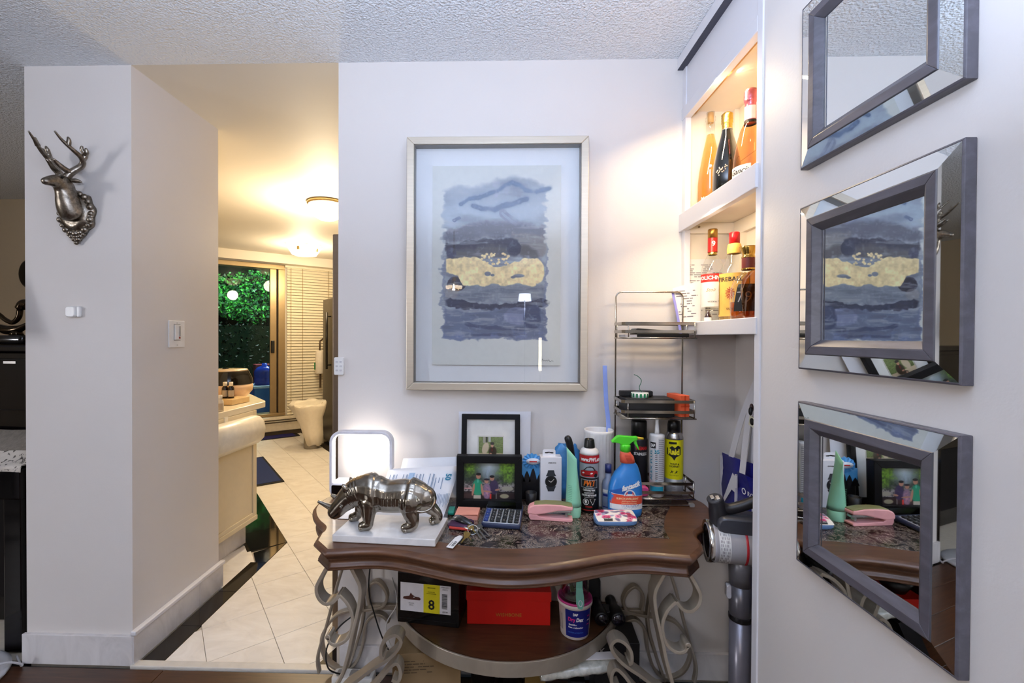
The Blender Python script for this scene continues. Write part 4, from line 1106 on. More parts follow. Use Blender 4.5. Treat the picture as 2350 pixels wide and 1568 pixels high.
put('horn', B().tube(hp, [.0150-.0108*(i/(len(hp)-1))**.7 for i in range(len(hp))], 12), chrome_d, rh)
hp = catmull([rp(-.502, 0, .832), rp(-.515, 0, .842), rp(-.531, 0, .850)], 4)
put('horn', B().tube(hp, [.0130-.0095*i/(len(hp)-1) for i in range(len(hp))], 10), chrome_d, rh)
for s in (-1, 1):
    ep = catmull([rp(-.468, s*.022, .870), rp(-.474, s*.030, .884), rp(-.481, s*.034, .897)], 4)
    put('ear', B().tube(ep, [.006, .0085, .0105, .0115, .0105, .009, .007, .004, .0015][:len(ep)], 10), chrome_d, rh)
    put('eye', B().sphere(rp(-.489, s*.0285, .824), .0046, 10, k=6).tube(catmull([rp(-.497, s*.0255, .828), rp(-.490, s*.0290, .831), rp(-.482, s*.0305, .827)], 3), .0018, 6), chrome_d, rh)
    put('nostril', B().tube(catmull([rp(-.528, s*.0150, .790), rp(-.532, s*.0140, .796), rp(-.527, s*.0165, .800)], 3), .0016, 6), chrome_d, rh)
put('mouth', B().tube(catmull([rp(-.531, -.006, .782), rp(-.523, -.0140, .783), rp(-.510, -.0190, .790), rp(-.500, -.0225, .799)], 4), .0013, 6), M('dark_metal', '#2a2621', .3, 1), rh)
tp = catmull([rp(-.205, 0, .868), rp(-.196, -.022, .850), rp(-.205, -.046, .836), rp(-.228, -.055, .829), rp(-.246, -.056, .832)], 5)
put('tail', B().tube(tp, [.0035]*(len(tp)-5)+[.004, .005, .0055, .004, .002], 8), chrome_d, rh)
tb_ = B()
for (fx, fy) in ((-.430, -.038), (-.484, .036), (-.294, -.038), (-.220, .036)):
    for q in (-1, 0, 1): tb_.sphere(rp(fx+.007+.004*abs(q), fy*.9+q*.0075, zf+.0075), .0075, 12, k=8, sq=(1.15, .8, 1))
put('toes', tb_, chrome_d, rh)

# ---- LED desk lamp with a rounded loop
lm = thing('desk_lamp', 'white rounded loop LED lamp on a low clock base at the table end', 'lamp', (-.55, 1.66, T0))
wpl = M('matte_white', '#dcdbe2', .45)
YLm = 1.685
lx0, lx1 = -.640, -.411; lz1 = atY(830, 992, YLm).z
pts = []; r = .038
for (cx_, cz_, t0) in ((lx1-r, lz1-r, 0), (lx0+r, lz1-r, PI/2)):
    for k in range(9): pts.append(Vector((cx_+r*math.cos(t0+k/8*PI/2), YLm, cz_+r*math.sin(t0+k/8*PI/2))))
pts = [Vector((lx1, YLm, .845))]+pts+[Vector((lx0, YLm, T0+.03)), Vector((lx0+.006, YLm, T0+.012)), Vector((lx0+.02, YLm, T0+.006)), Vector((lx0+.06, YLm, T0+.006))]
put('loop', B().strap(pts, (0, 1, 0), .036, .012), wpl, lm, bevel=.003)
ins = [p+Vector((0, 0, 0)) for p in pts[:-3]]
led = []
for i, p in enumerate(ins):
    a = ins[max(i-1, 0)]; b = ins[min(i+1, len(ins)-1)]; tn_ = (b-a).normalized(); nn = tn_.cross(Vector((0, 1, 0)))
    if nn.dot(Vector(((lx0+lx1)/2, YLm, lz1-.1))-p) < 0: nn = -nn
    led.append(p+nn*.0066)
put('light_strip', B().strap(led, (0, 1, 0), .022, .0016), M('led_white', '#fff6ea', .5, emit=16, noise=0), lm, label='glowing strip along the inner side of the loop')
put('base', B().rbox((-.535, YLm+.006, T0+.034), (.198, .07, .056), .01, axis=2, inset=.004), wpl, lm)
put('clock_panel', B().rbox((-.55, YLm-.031, T0+.033), (.162, .006, .042), .004, axis=1), M('gloss_black', '#050506', .08), lm, label='gloss black display panel')

# ---- letters behind the statue
def sheet_bent(name, label, rows, mat, printfn=None, group=None):
    """rows: list of (left point, right point) from the foot up"""
    t = thing(name, label, 'paper', tuple((rows[0][0]+rows[0][1])/2), group=group)
    n = 10; G = [[a.lerp(b, k/n) for k in range(n+1)] for a, b in rows]
    b = B(); nr = len(G)
    vs = [p for r_ in G for p in r_]; off = Vector((0, .0011, .0006)); vs2 = [p+off for p in vs]
    fs = []
    m = n+1
    for i in range(nr-1):
        for k in range(n): fs += [(i*m+k, i*m+k+1, (i+1)*m+k+1, (i+1)*m+k)]
    N_ = len(vs); fs += [tuple(N_+i for i in reversed(f)) for f in fs]
    for i in range(nr-1):
        fs += [(i*m, (i+1)*m, N_+(i+1)*m, N_+i*m), (i*m+n, N_+i*m+n, N_+(i+1)*m+n, (i+1)*m+n)]
    b.add(vs+vs2, fs, 0, True)
    put('sheet', b, mat, t)
    if printfn: printfn(t, G)
    return t
letter = M('letter_paper', '#e3e5ea', .65, noise=.015)
foot_l, foot_r = Vector((-.43, 1.498, T0+.0005)), Vector((-.190, 1.488, T0+.0005))
mid_l, mid_r = Vector((-.425, 1.585, .792)), Vector((-.168, 1.575, .800))
top_l, top_r = Vector((-.418, 1.652, .842)), Vector((-.152, 1.640, .855))
rows = [(foot_l, foot_r), (foot_l.lerp(mid_l, .5)+Vector((0, 0, -.004)), foot_r.lerp(mid_r, .5)+Vector((0, 0, -.004))), (mid_l, mid_r), (mid_l.lerp(top_l, .5), mid_r.lerp(top_r, .5)), (top_l, top_r), (top_l+Vector((.0, .02, .006)), top_r+Vector((0, .02, .012)))]
inkb = M('blue_grey_ink', '#74879f', .7, noise=0); teal = M('teal_ink', '#2f7c97', .6, noise=0)
def letter_print(t, G):
    up = -.0016
    o = top_l+Vector((0, -.0012, .0016)); u = (top_r-top_l).normalized(); v = (mid_l-top_l).normalized()
    b = B()
    # the sheet lies on its side: its lines of text run down the slope
    for c in range(17):
        rs = random.Random(40+c)
        if c in (3, 6, 11): continue
        b0 = o+u*(.014+.0125*c); ln = .10*rs.uniform(.4, 1); st_ = .012
        if c > 13: ln *= .5; st_ = .03
        b.quad(b0+v*st_, u*.0028, v*ln, 0)
        if c % 4 == 1: b.quad(b0+v*(st_+.002)+u*.004, u*.002, v*ln*.8, 0)
    b.quad(o+u*.085+v*.006, u*.022, v*.035, 1)
    o2 = mid_l+Vector((0, -.0012, .0016)); u2 = (mid_r-mid_l).normalized(); v2 = (foot_l-mid_l).normalized()
    for c in range(20):
        rs = random.Random(90+c)
        if c in (4, 9, 10): continue
        b.quad(o2+u2*(.150+.0052*c)+v2*rs.uniform(.008, .014), u2*.0018, v2*.055*rs.uniform(.45, 1), 0)
    put('print', b, [inkb, M('pale_blue_box', '#9db7d3', .7, noise=0)], t, recalc=False)
    nn = u.cross(v).normalized()
    put('emblem', B().text('50', .020, o+u*.225+v*.028, v, u, 0, bold=.03), teal, t, recalc=False)
sheet_bent('letter', 'bank-style letter with a teal 50 emblem propped up behind the statue', rows, letter, letter_print)
rows = [(Vector((-.60, 1.50, T0+.0005)), Vector((-.36, 1.475, T0+.0005))), (Vector((-.585, 1.60, T0+.003)), Vector((-.35, 1.585, T0+.003)))]
sheet_bent('loose_paper', 'blank white paper lying flat under the statue slab end', [(Vector((-.545, 1.478, T0+.0005)), Vector((-.33, 1.470, T0+.0005))), (Vector((-.53, 1.60, T0+.002)), Vector((-.30, 1.59, T0+.002)))], letter)
rows = [(Vector((-.36, 1.60, T0+.02)), Vector((-.20, 1.59, T0+.02))), (Vector((-.35, 1.69, .80)), Vector((-.19, 1.68, .80))), (Vector((-.345, 1.755, .873)), Vector((-.16, 1.755, .868)))]
def p2(t, G):
    put('print', text_lines(B(), Vector((-.335, 1.7535, .866)), (1, 0, 0), (0, .65, .74), .15, .09, 9, 77), inkb, t, recalc=False)
sheet_bent('letter', 'second printed letter leaning on the wall behind the first', [(Vector((-.40, 1.695, T0+.0005)), Vector((-.16, 1.69, T0+.0005))), (Vector((-.395, 1.735, .80)), Vector((-.16, 1.73, .80))), (Vector((-.385, 1.768, .862)), Vector((-.155, 1.768, .872)))], letter)

# ---- two photo frames
blackf = M('black_frame', '#08080a', .5, noise=.03, spec=.25)
def photo_frame(label, cx_, yb, w_, h_, dep, bar, lean, mat_w, pic, pw, ph, zoff, nx, ny, fn):
    t = thing('photo_frame', label, 'picture frame', (cx_, yb, T0), group=None)
    R = rot('X', -lean); O = Vector((cx_, yb, T0+zoff))
    def q(x, y, z): return O+R @ Vector((x, y, z))
    for (a, b, c, d) in (((-w_/2, 0), (w_/2, 0), (w_/2-bar, bar), (-w_/2+bar, bar)), ((w_/2, 0), (w_/2, h_), (w_/2-bar, h_-bar), (w_/2-bar, bar)), ((w_/2, h_), (-w_/2, h_), (-w_/2+bar, h_-bar), (w_/2-bar, h_-bar)), ((-w_/2, h_), (-w_/2, 0), (-w_/2+bar, bar), (-w_/2+bar, h_-bar))):
        P = [a, b, c, d]; vs = [q(x, 0, z) for x, z in P]+[q(x, dep, z) for x, z in P]
        put('frame_bar', B().add(vs, [(0,1,2,3),(7,6,5,4),(0,4,5,1),(1,5,6,2),(2,6,7,3),(3,7,4,0)]), blackf, t, bevel=.001)
    vs = [q(-w_/2+bar, dep*.55, bar), q(w_/2-bar, dep*.55, bar), q(w_/2-bar, dep*.55, h_-bar), q(-w_/2+bar, dep*.55, h_-bar)]; vs += [p+R @ Vector((0, .003, 0)) for p in vs]
    put('mat_board' if mat_w else 'backing', B().add(vs, [(0,1,2,3),(7,6,5,4),(0,4,5,1),(1,5,6,2),(2,6,7,3),(3,7,4,0)]), M('photo_mat', '#e6e4df', .7) if mat_w else blackf, t)
    pz = mat_w if mat_w else (h_-ph)/2
    grid_print('photo', q(-pw/2, dep*.55-.0006, pz+ph), R @ Vector((pw, 0, 0)), R @ Vector((0, 0, -ph)), nx, ny, fn, vcol_mat('photo_print', .35), t)
    if mat_w:
        e = .003; P = [(-pw/2-e, pz-e), (pw/2+e, pz-e), (pw/2+e, pz+ph+e), (-pw/2-e, pz+ph+e)]
        bb_ = B().tube([q(x, dep*.55-.0005, z) for x, z in P], .0008, 5, closed=True); put('mat_bevel', bb_, M('mat_bevel', '#c9c2b4', .6), t)
    vs = [q(-w_/2+bar*.8, dep*.3, bar*.8), q(w_/2-bar*.8, dep*.3, bar*.8), q(w_/2-bar*.8, dep*.3, h_-bar*.8), q(-w_/2+bar*.8, dep*.3, h_-bar*.8)]
    put('glass', B().add(vs, [(0, 1, 2, 3)]), pane('photo_glass', (.98, .98, .98), .7), t)
    return t
def blob(rgb, U, V, cx_, cy_, rx, ry, col, soft=.12, ang=0.0):
    x, y = U-cx_, V-cy_
    if ang: x, y = x*math.cos(ang)+y*math.sin(ang), -x*math.sin(ang)+y*math.cos(ang)
    m = np.clip((1+soft-np.hypot(x/rx, y/ry))/(2*soft), 0, 1)[..., None]
    return rgb*(1-m)+np.array(col)*m
def rect(rgb, U, V, x0, x1, y0, y1, col, s=.012):
    m = (np.clip((U-x0)/s+.5, 0, 1)*np.clip((x1-U)/s+.5, 0, 1)*np.clip((V-y0)/s+.5, 0, 1)*np.clip((y1-V)/s+.5, 0, 1))[..., None]
    return rgb*(1-m)+np.array(col)*m
def family(U, V):
    n = fbm(U, V, 12, 10, 11); n2 = fbm(U, V, 30, 26, 12); n3 = fbm(U, V, 26, 6, 13)
    rgb = np.stack([.13+.16*n2, .17+.17*n2, .15+.13*n2], -1)
    m = np.clip(1-np.hypot((U-.50)/.36, (V-.12)/.42), 0, 1)[..., None]; rgb = rgb*(1-m)+np.array([.78, .84, .85])*m
    m = (np.exp(-((U-.47)/.09)**2)*np.clip((V-.1)/.15, 0, 1)*np.clip((.55-V)/.2, 0, 1)*n3)[..., None]; rgb = rgb*(1-m)+np.array([.75, .82, .92])*m
    for (x, y, rx, ry) in ((.86, .28, .20, .26), (.95, .1, .14, .16), (.12, .18, .16, .2), (.80, .12, .12, .1)):
        m = np.clip(1.3-np.hypot((U-x)/rx, (V-y)/ry)+(n-.5)*1.2, 0, 1)[..., None]*np.clip(.3+n2*.9, 0, 1)[..., None]
        rgb = rgb*(1-m)+np.stack([.22+.35*n2, .34+.42*n2, .08+.16*n2], -1)*m
    m = np.clip((V-.52-(n-.5)*.2)/.1, 0, 1)[..., None]; st_ = np.where(n2 > .5, .62, .30)*(.7+.6*n)
    rgb = rgb*(1-m)+np.stack([st_, st_*.95, st_*.93], -1)*m
    rgb = rect(rgb, U, V, 0, 1, .80, .83, (.07, .07, .08)); rgb = rect(rgb, U, V, 0, 1, .83, 1, (.20, .15, .15)); rgb = rect(rgb, U, V, .63, .65, .83, 1, (.55, .53, .5))
    rgb = rect(rgb, U, V, 0, .2, .70, .74, (.82, .62, .60)); rgb = blob(rgb, U, V, .80, .92, .09, .06, (.66, .62, .50)); rgb = blob(rgb, U, V, .86, .72, .12, .06, (.66, .63, .56))
    sk = (.74, .53, .43)
    # man on the right, purple shirt
    rgb = blob(rgb, U, V, .595, .68, .085, .20, (.25, .20, .33)); rgb = blob(rgb, U, V, .555, .44, .045, .072, sk); rgb = blob(rgb, U, V, .555, .395, .047, .035, (.07, .06, .07)); rgb = blob(rgb, U, V, .66, .75, .05, .025, sk, ang=-.3)
    # woman in the middle, floral dress and cap
    rgb = blob(rgb, U, V, .455, .80, .075, .22, (.55, .45, .55)); m = (n2 > .52)[..., None]*np.clip(1.1-np.hypot((U-.455)/.075, (V-.82)/.2), 0, 1)[..., None]; rgb = rgb*(1-m)+np.array([.80, .55, .62])*m
    rgb = blob(rgb, U, V, .445, .52, .042, .062, sk); rgb = blob(rgb, U, V, .45, .475, .055, .028, (.16, .13, .18)); rgb = blob(rgb, U, V, .47, .80, .09, .022, sk, ang=.15); rgb = rect(rgb, U, V, .51, .545, .86, 1, (.86, .24, .20))
    # man on the left, green shirt
    rgb = blob(rgb, U, V, .27, .70, .105, .235, (.12, .60, .44)); rgb = rect(rgb, U, V, .19, .335, .90, 1, (.80, .76, .68))
    rgb = blob(rgb, U, V, .185, .75, .024, .17, sk, ang=.12); rgb = blob(rgb, U, V, .36, .75, .024, .17, sk, ang=-.12)
    rgb = blob(rgb, U, V, .285, .39, .046, .075, sk); rgb = blob(rgb, U, V, .288, .335, .05, .036, (.08, .07, .07)); rgb = blob(rgb, U, V, .275, .52, .018, .05, (.30, .70, .60))
    return rgb
def seated(U, V):
    n = fbm(U, V, 10, 10, 21); n2 = fbm(U, V, 24, 24, 22)
    rgb = np.stack([.30+.25*n2, .34+.28*n2, .20+.16*n2], -1)
    rgb = rect(rgb, U, V, .18, .28, 0, .25, (.62, .60, .56)); rgb = rect(rgb, U, V, .40, .5, 0, .2, (.70, .70, .70)); rgb = rect(rgb, U, V, .30, .36, 0, .3, (.16, .15, .15))
    rgb = rect(rgb, U, V, 0, 1, .64, 1.1, (.78, .70, .58)); rgb = blob(rgb, U, V, .28, .45, .13, .24, (.78, .71, .60), ang=.3); rgb = rect(rgb, U, V, .60, 1, .78, 1.1, (.38, .38, .42))
    rgb = blob(rgb, U, V, .58, .58, .16, .22, (.24, .20, .15)); rgb = blob(rgb, U, V, .47, .75, .14, .065, (.26, .21, .16), ang=-.1); rgb = blob(rgb, U, V, .38, .86, .045, .13, (.72, .56, .45), ang=.15); rgb = blob(rgb, U, V, .34, .97, .06, .03, (.12, .1, .09))
    rgb = blob(rgb, U, V, .56, .34, .052, .075, (.76, .56, .46)); rgb = blob(rgb, U, V, .565, .26, .085, .055, (.15, .13, .12)); rgb = blob(rgb, U, V, .50, .66, .05, .03, (.76, .56, .46)); rgb = blob(rgb, U, V, .555, .50, .025, .08, (.45, .16, .14))
    return rgb
photo_frame('black upright frame with a white mat round a small picture of a seated person', -.033, 1.684, .226, .315, .022, .020, math.radians(6), .130, None, .094, .098, .003, 96, 100, seated)
photo_frame('deep black box frame with a family picture before a waterfall', -.036, 1.590, .236, .184, .036, .026, math.radians(2), 0, None, .184, .134, .002, 200, 146, family)
# white printed sheet behind
t = thing('notice_sheet', 'stiff white printed card standing behind the black frames', 'card', (-.03, 1.765, T0))
p = [atY(1053, 945, 1.760), atY(1218, 945, 1.760), atY(1217, 1058, 1.745), atY(1052, 1062, 1.745)]
lo_ = [Vector((p[3].x+.02, 1.735, T0)), Vector((p[2].x-.12, 1.735, T0))]
vs = p[:2]+[p[2], lo_[1]+Vector((0, 0, .11)), lo_[1], lo_[0], p[3]]
vs2 = [q+Vector((0, .002, 0)) for q in vs]; n_ = len(vs)
put('sheet', B().add(vs+vs2, [tuple(reversed(range(n_))), tuple(range(n_, 2*n_))]+[(i, (i+1) % n_, n_+(i+1) % n_, n_+i) for i in range(n_)]), M('card_white', '#dfe1e8', .6, noise=.01), t)
b = B(); o = p[1]+Vector((-.042, -.0022, 0))
for q, z in enumerate((.050, .105, .122, .138, .155)):
    b.quad(o+Vector((.0, 0, -z-.008)), (.010 if q else .020, 0, 0), (0, 0, .008 if q else .004), 0)
for q in range(8): b.quad(o+Vector((.0, -.0004, -.112-q*.004)), (.012, 0, 0), (0, 0, .0014), 0)
put('print', b, M('slate_ink', '#6f7791', .7, noise=0), t, recalc=False)

# ---- dark pouch with a blue rosette seal
t = thing('gift_bag', 'dark bag with a pleated blue rosette and black peaks, behind the watch carton', 'bag', (.12, 1.705, T0))
sky = ramp_mat('bag_sky', [(0, '#1c5f9c'), (.5, '#4f9ad0'), (1, '#9cc7e4')], scale=14, rough=.4)
put('bag_body', B().rbox((.122, 1.705, T0+.065), (.10, .05, .13), .012, axis=2, inset=.004), M('dark_bag', '#0c0b10', .5), t)
put('sky_panel', B().rbox((.122, 1.6785, T0+.105), (.094, .003, .062), .004, axis=1), sky, t)
pk = B()
for x, h in ((.084, .026), (.105, .036), (.128, .050), (.155, .030)):
    pk.prism([(x-.016, T0+.07), (x+.016, T0+.07), (x+.006, T0+.075+h*.7), (x, T0+.075+h), (x-.006, T0+.075+h*.7)], 1.6755, 1.6770, R=Matrix(((1,0,0),(0,0,1),(0,1,0))))
put('peaks', pk, M('dark_bag', '#0c0b10', .5), t)
rs_ = B(); C0 = Vector((.123, 1.671, T0+.148)); n_ = 28
rr = [[], []]
vs = [C0+Vector((0, -.004, 0))]
for k in range(n_): vs.append(C0+Vector((.038*(1 if k % 2 else .88)*math.cos(2*PI*k/n_), .004*(k % 2), .030*(1 if k % 2 else .88)*math.sin(2*PI*k/n_))))
vs2 = [q+Vector((0, .007, 0)) for q in vs]
fs = [(0, 1+k, 1+(k+1) % n_) for k in range(n_)]+[(n_+1, n_+2+(k+1) % n_, n_+2+k) for k in range(n_)]+[(1+k, n_+2+k, n_+2+(k+1) % n_, 1+(k+1) % n_) for k in range(n_)]
put('rosette', rs_.add(vs+vs2, fs), M('rosette_blue', '#4a93cf', .4), t)
put('seal', B().lathe([(.001, 0), (.026, 0), (.026, .003), (.001, .003)], C0+Vector((.004, -.005, .002)), 24, 0, rot('X', PI/2), sy=.45), M('seal_white', '#dfe6ef', .5), t)
put('lettering', B().text('GENUINE', .006, C0+Vector((.004, -.0085, -.001)), (1, 0, 0), (0, 0, 1)) if False else B().quad(C0+Vector((-.010, -.0085, -.001)), (.028, 0, 0), (0, 0, .005)), M('red_ink', '#c01d17', .5, noise=0), t, recalc=False)
# black mug shape below it, in shadow
t = thing('black_cup', 'small black ribbed cup standing in the shade beside the box frame', 'cup', (.118, 1.635, T0))
put('body', B().lathe([(.001, 0), (.016, 0), (.018, .004), (.021, .045), (.019, .045), (.0165, .006), (.001, .005)], (.118, 1.635, T0), 20), M('black_rubber', '#101013', .5), t)
# ---- watch carton
wb = thing('watch_box', 'tall white carton with a black wristwatch pictured and a hang tab', 'box', (.192, 1.652, T0))
O = Vector((.152, 1.640, T0)); wu_ = Vector((.0785, .003, 0)); wn = Vector((0, .047, 0)); hz = Vector((0, 0, .172))
vs = [O, O+wu_, O+wu_+wn, O+wn]; vs += [q+hz for q in vs]
put('carton', B().add(vs, [(3,2,1,0),(4,5,6,7),(0,1,5,4),(1,2,6,5),(2,3,7,6),(3,0,4,7)]), M('carton_white', '#e5e5ea', .45, noise=.01), wb, bevel=.001)
hb = B(); tx = [(.010, 0), (.058, 0), (.058, .020), (.053, .025), (.015, .025), (.010, .020)]
hb.prism([(O.x+a, T0+.172+c) for a, c in tx], O.y+.022, O.y+.024, R=Matrix(((1,0,0),(0,0,1),(0,1,0))))
put('hang_tab', hb, MATS['carton_white'], wb)
put('tab_slot', B().prism([(O.x+a, T0+.172+c) for a, c in ((.018, .010), (.028, .010), (.034, .016), (.040, .010), (.050, .010), (.050, .014), (.018, .014))], O.y+.0208, O.y+.0216, R=Matrix(((1,0,0),(0,0,1),(0,1,0)))), ink, wb)
fo = O+wu_*.5+Vector((0, -.0012, 0)); uu = wu_.normalized()
put('lettering', B().text('SAMSUNG', .0042, fo+uu*.004+Vector((0, 0, .150)), uu, (0, 0, 1), bold=.03, width=.029), ink, wb, recalc=False)
gunm = M('gunmetal_print', '#33363c', .4, noise=0)
pb = B(); cz = .083
def facing(poly, dy=0.0, mi=0): 
    pb.add([fo+uu*x+Vector((0, -dy, z)) for x, z in poly], [tuple(range(len(poly)))], mi)
facing([(-.011, cz+.042), (.011, cz+.042), (.013, cz+.032), (.019, cz+.020), (-.019, cz+.020), (-.013, cz+.032)])
facing([(-.011, cz-.036), (.011, cz-.036), (.013, cz-.029), (.019, cz-.017), (-.019, cz-.017), (-.013, cz-.029)])
facing([(.022*math.cos(k*PI/16), cz+.0225*math.sin(k*PI/16)) for k in range(32)], .0003)
facing([(.0195*math.cos(k*PI/16), cz+.0200*math.sin(k*PI/16)) for k in range(32)], .0006, 1)
facing([(0, cz-.001), (-.009, cz+.0045), (-.010, cz+.003), (-.001, cz-.003)], .0009, 2)
facing([(0, cz-.001), (.011, cz+.010), (.012, cz+.009), (.001, cz-.003)], .0009, 2)
facing([(-.0004, cz), (.0004, cz), (.0004, cz-.014), (-.0004, cz-.014)], .0009, 0)
put('watch_print', pb, [gunm, ink, whitei], wb, recalc=False)
# ---- blue bag with a black handled scraper
t = thing('blue_pouch', 'crumpled blue plastic pouch behind the green tube', 'pouch', (.262, 1.718, T0))
b = B(); R_ = []
for q, (z, a, d) in enumerate(((0, .050, .022), (.05, .054, .030), (.10, .056, .026), (.15, .050, .018), (.185, .046, .010), (.20, .036, .006))):
    R_.append([(.262+a*math.cos(k*PI/10)*(1+.05*math.sin(3*k+q*2)), 1.718+d*math.sin(k*PI/10)*(1+.12*math.sin(2*k+q)), T0+z+(.008*math.sin(k*1.7+q) if z else 0)) for k in range(20)])
put('pouch_body', b.loft(R_), M('blue_vinyl', '#3c7cb4', .35, noise=.15, scale=40), t)
t = thing('scraper_handle', 'black bent tool handle sticking up between carton and green tube', 'tool', (.275, 1.652, T0))
hp = catmull([atY(1313, 1150, 1.652), atY(1313, 1090, 1.652), atY(1312, 1045, 1.652), atY(1306, 1015, 1.652), atY(1300, 1001, 1.652)], 5); hp[0].z = T0+.009
hp = [Vector((hp[0].x, hp[0].y, T0+.002))]+hp
put('grip', B().tube(hp, [.006]+[.008]*6+[.0125+.001*math.sin(k) for k in range(len(hp)-12)]+[.0135, .013, .012, .010, .006], 14), M('grip_black', '#0c0c0e', .42), t)
# ---- green squeeze tube standing on its cap
bx, by = .257, 1.535
t = thing('squeeze_tube', 'mint green squeeze tube standing on its cap beside the carton', 'tube', (bx, by, T0))
mint = M('mint_plastic', '#8ecdab', .35, noise=.03, spec=.5)
put('cap', B().lathe([(.001, 0), (.0245, 0), (.0255, .002), (.0258, .034), (.0248, .036), (.001, .036)], (bx, by, T0), 28), M('mint_cap', '#9fdcb8', .4), t)
R_ = []; ca, sa = math.cos(math.radians(70)), math.sin(math.radians(70))
for q in range(12):
    f = q/11; z = T0+.0365+f*.180; hw = .0262*(1-f)+.036*f; hd = .0262*(1-f**1.15)+.0012; ring = []
    for k in range(28):
        a = 2*PI*k/28; x, y = hw*math.cos(a), hd*math.sin(a); zz = z+(.0 if q < 11 else 0)
        # crimp tilts: the far corner stands higher
        ring.append((bx-.008*f+ca*x-sa*y*1, by+sa*x*-1+ca*y*-1, zz+(.012*f*f*(-math.cos(a)))))
    R_.append(ring)
put('tube_body', B().loft(R_), mint, t)
tl_ = B()
for q in range(9): tl_.patch_cyl((bx, by), .0268, VIEW(bx, by)-.75, VIEW(bx, by)-.2, T0+.062+q*.006, T0+.0632+q*.006)
put('print', tl_, M('mint_ink', '#5f9c80', .6, noise=0), t, recalc=False)
# ---- stapler
t = thing('stapler', 'pastel pink stapler with an olive top plate', 'stapler', (.165, 1.50, T0))
pink = M('pastel_pink', '#e6a3a0', .4); SA = math.radians(-6)
R = rot('Z', SA); OS = Vector((.098, 1.512, T0))
def sp_(x, y, z): return OS+R @ Vector((x, y, z))
def slab(prof, y0, y1, mat, name, bev=.002):
    vs = [sp_(x, y0, z) for x, z in prof]+[sp_(x, y1, z) for x, z in prof]; n = len(prof)
    return put(name, B().add(vs, [tuple(reversed(range(n))), tuple(range(n, 2*n))]+[(i, (i+1) % n, n+(i+1) % n, n+i) for i in range(n)]), mat, t, bevel=bev)
slab([(.010, 0), (.145, 0), (.150, .004), (.150, .010), (.040, .012), (.030, .019), (.004, .021), (.004, .010)], -.018, .018, pink, 'base')
slab([(0, .020), (.026, .017), (.058, .024), (.100, .034), (.150, .038), (.150, .050), (.110, .056), (.060, .056), (.024, .052), (.006, .044), (0, .034)], -.019, .019, pink, 'arm', .004)
slab([(.036, .024), (.145, .026), (.145, .033), (.036, .032)], -.009, .009, M('steel', '#b9babb', .25, 1), 'magazine', .0008)
slab([(.126, .012), (.134, .012), (.134, .027), (.126, .027)], -.007, .007, MATS['steel'], 'spring_post', .0008)
slab([(.022, .0535), (.060, .0585), (.110, .0590), (.148, .0535), (.148, .050), (.022, .049)], -.0165, .0165, M('olive_plate', '#7d7a4d', .4), 'top_plate', .002)
# ---- wax spray can
bx, by = .321, 1.590; VA = VIEW(bx, by); r = .0345
t = thing('aerosol_can', 'tall black and red cleaning wax aerosol with black cap', 'spray can', (bx, by, T0))
put('can', B().lathe([(.001, 0), (.033, 0), (r, .003), (r, .012), (.0342, .013), (.0342, .188), (r, .189), (r, .20)], (bx, by, T0), 36), M('can_black', '#0d0a0b', .3, .2), t)
put('red_band', B().lathe([(.0346, .176), (.0346, .200), (.0345, .203)], (bx, by, T0), 36, caps=False), M('can_red', '#b3131a', .35), t)
put('dome', B().lathe([(.0346, .202), (.033, .210), (.028, .218), (.021, .223), (.019, .224), (.001, .224)], (bx, by, T0), 36), M('can_white', '#dcdad9', .35), t)
put('cap', B().lathe([(.0195, .223), (.0192, .228), (.0165, .252), (.0155, .254), (.013, .253), (.012, .247), (.001, .247)], (bx, by, T0), 28), black_pl, t)
pr = B()
pr.patch_cyl((bx, by), .0348, VA-1.25, VA+1.25, T0+.124, T0+.174, 2)                     # grey sky of the picture
pr.shape_cyl((bx, by), .03488, VA, [(-.034, .146), (-.020, .150), (-.010, .152), (.012, .1525), (.026, .150), (.034, .145)], [(-.034, .131), (-.026, .1275), (.026, .1275), (.034, .133)], T0, 0)
pr.shape_cyl((bx, by), .03490, VA, [(-.022, .1495), (-.008, .163), (.004, .1655), (.014, .163), (.024, .1505)], [(-.022, .149), (.024, .150)], T0, 3)
pr.shape_cyl((bx, by), .03492, VA, [(-.016, .1505), (-.006, .1605), (.010, .1605), (.018, .1515)], [(-.016, .150), (.018, .151)], T0, 2)
for x in (-.026, .004): pr.shape_cyl((bx, by), .03493, VA, [(x, .141), (x+.004, .1435), (x+.009, .142)], [(x, .138), (x+.005, .1375), (x+.009, .140)], T0, 1, 8)
pr.shape_cyl((bx, by), .03493, VA, [(-.018, .135), (.002, .135)], [(-.018, .1315), (.002, .1315)], T0, 3, 10)
pr.shape_cyl((bx, by), .03493, VA, [(.016, .132), (.021, .139), (.027, .140), (.031, .134)], [(.016, .131), (.021, .1255), (.027, .1255), (.031, .131)], T0, 3, 10)
pr.patch_cyl((bx, by), .0348, VA-.9, VA+.9, T0+.088, T0+.118, 2)
pr.patch_cyl((bx, by), .03487, VA-.82, VA+.82, T0+.0905, T0+.1155, 3)
pr.text_cyl('FW1', .017, (bx, by), .0350, VA, T0+.097, 4, bold=.05, shear=.25, width=.040)
pr.text_cyl('WAX & WASH', .0035, (bx, by), .0350, VA, T0+.0925, 1, width=.022)
pr.text_cyl('www.FW1.com', .0125, (bx, by), .0350, VA+.28, T0+.182, 1, bold=.05, shear=.15, width=.085)
pr.text_cyl('CLEANING WAX', .0058, (bx, by), .0349, VA, T0+.078, 1, bold=.04, width=.045)
pr.text_cyl('High Performance', .0035, (bx, by), .0349, VA, T0+.0855, 1, width=.030)
pr.text_cyl('CIRE DE NETTOYAGE', .0058, (bx, by), .0349, VA, T0+.060, 1, bold=.04, width=.055)
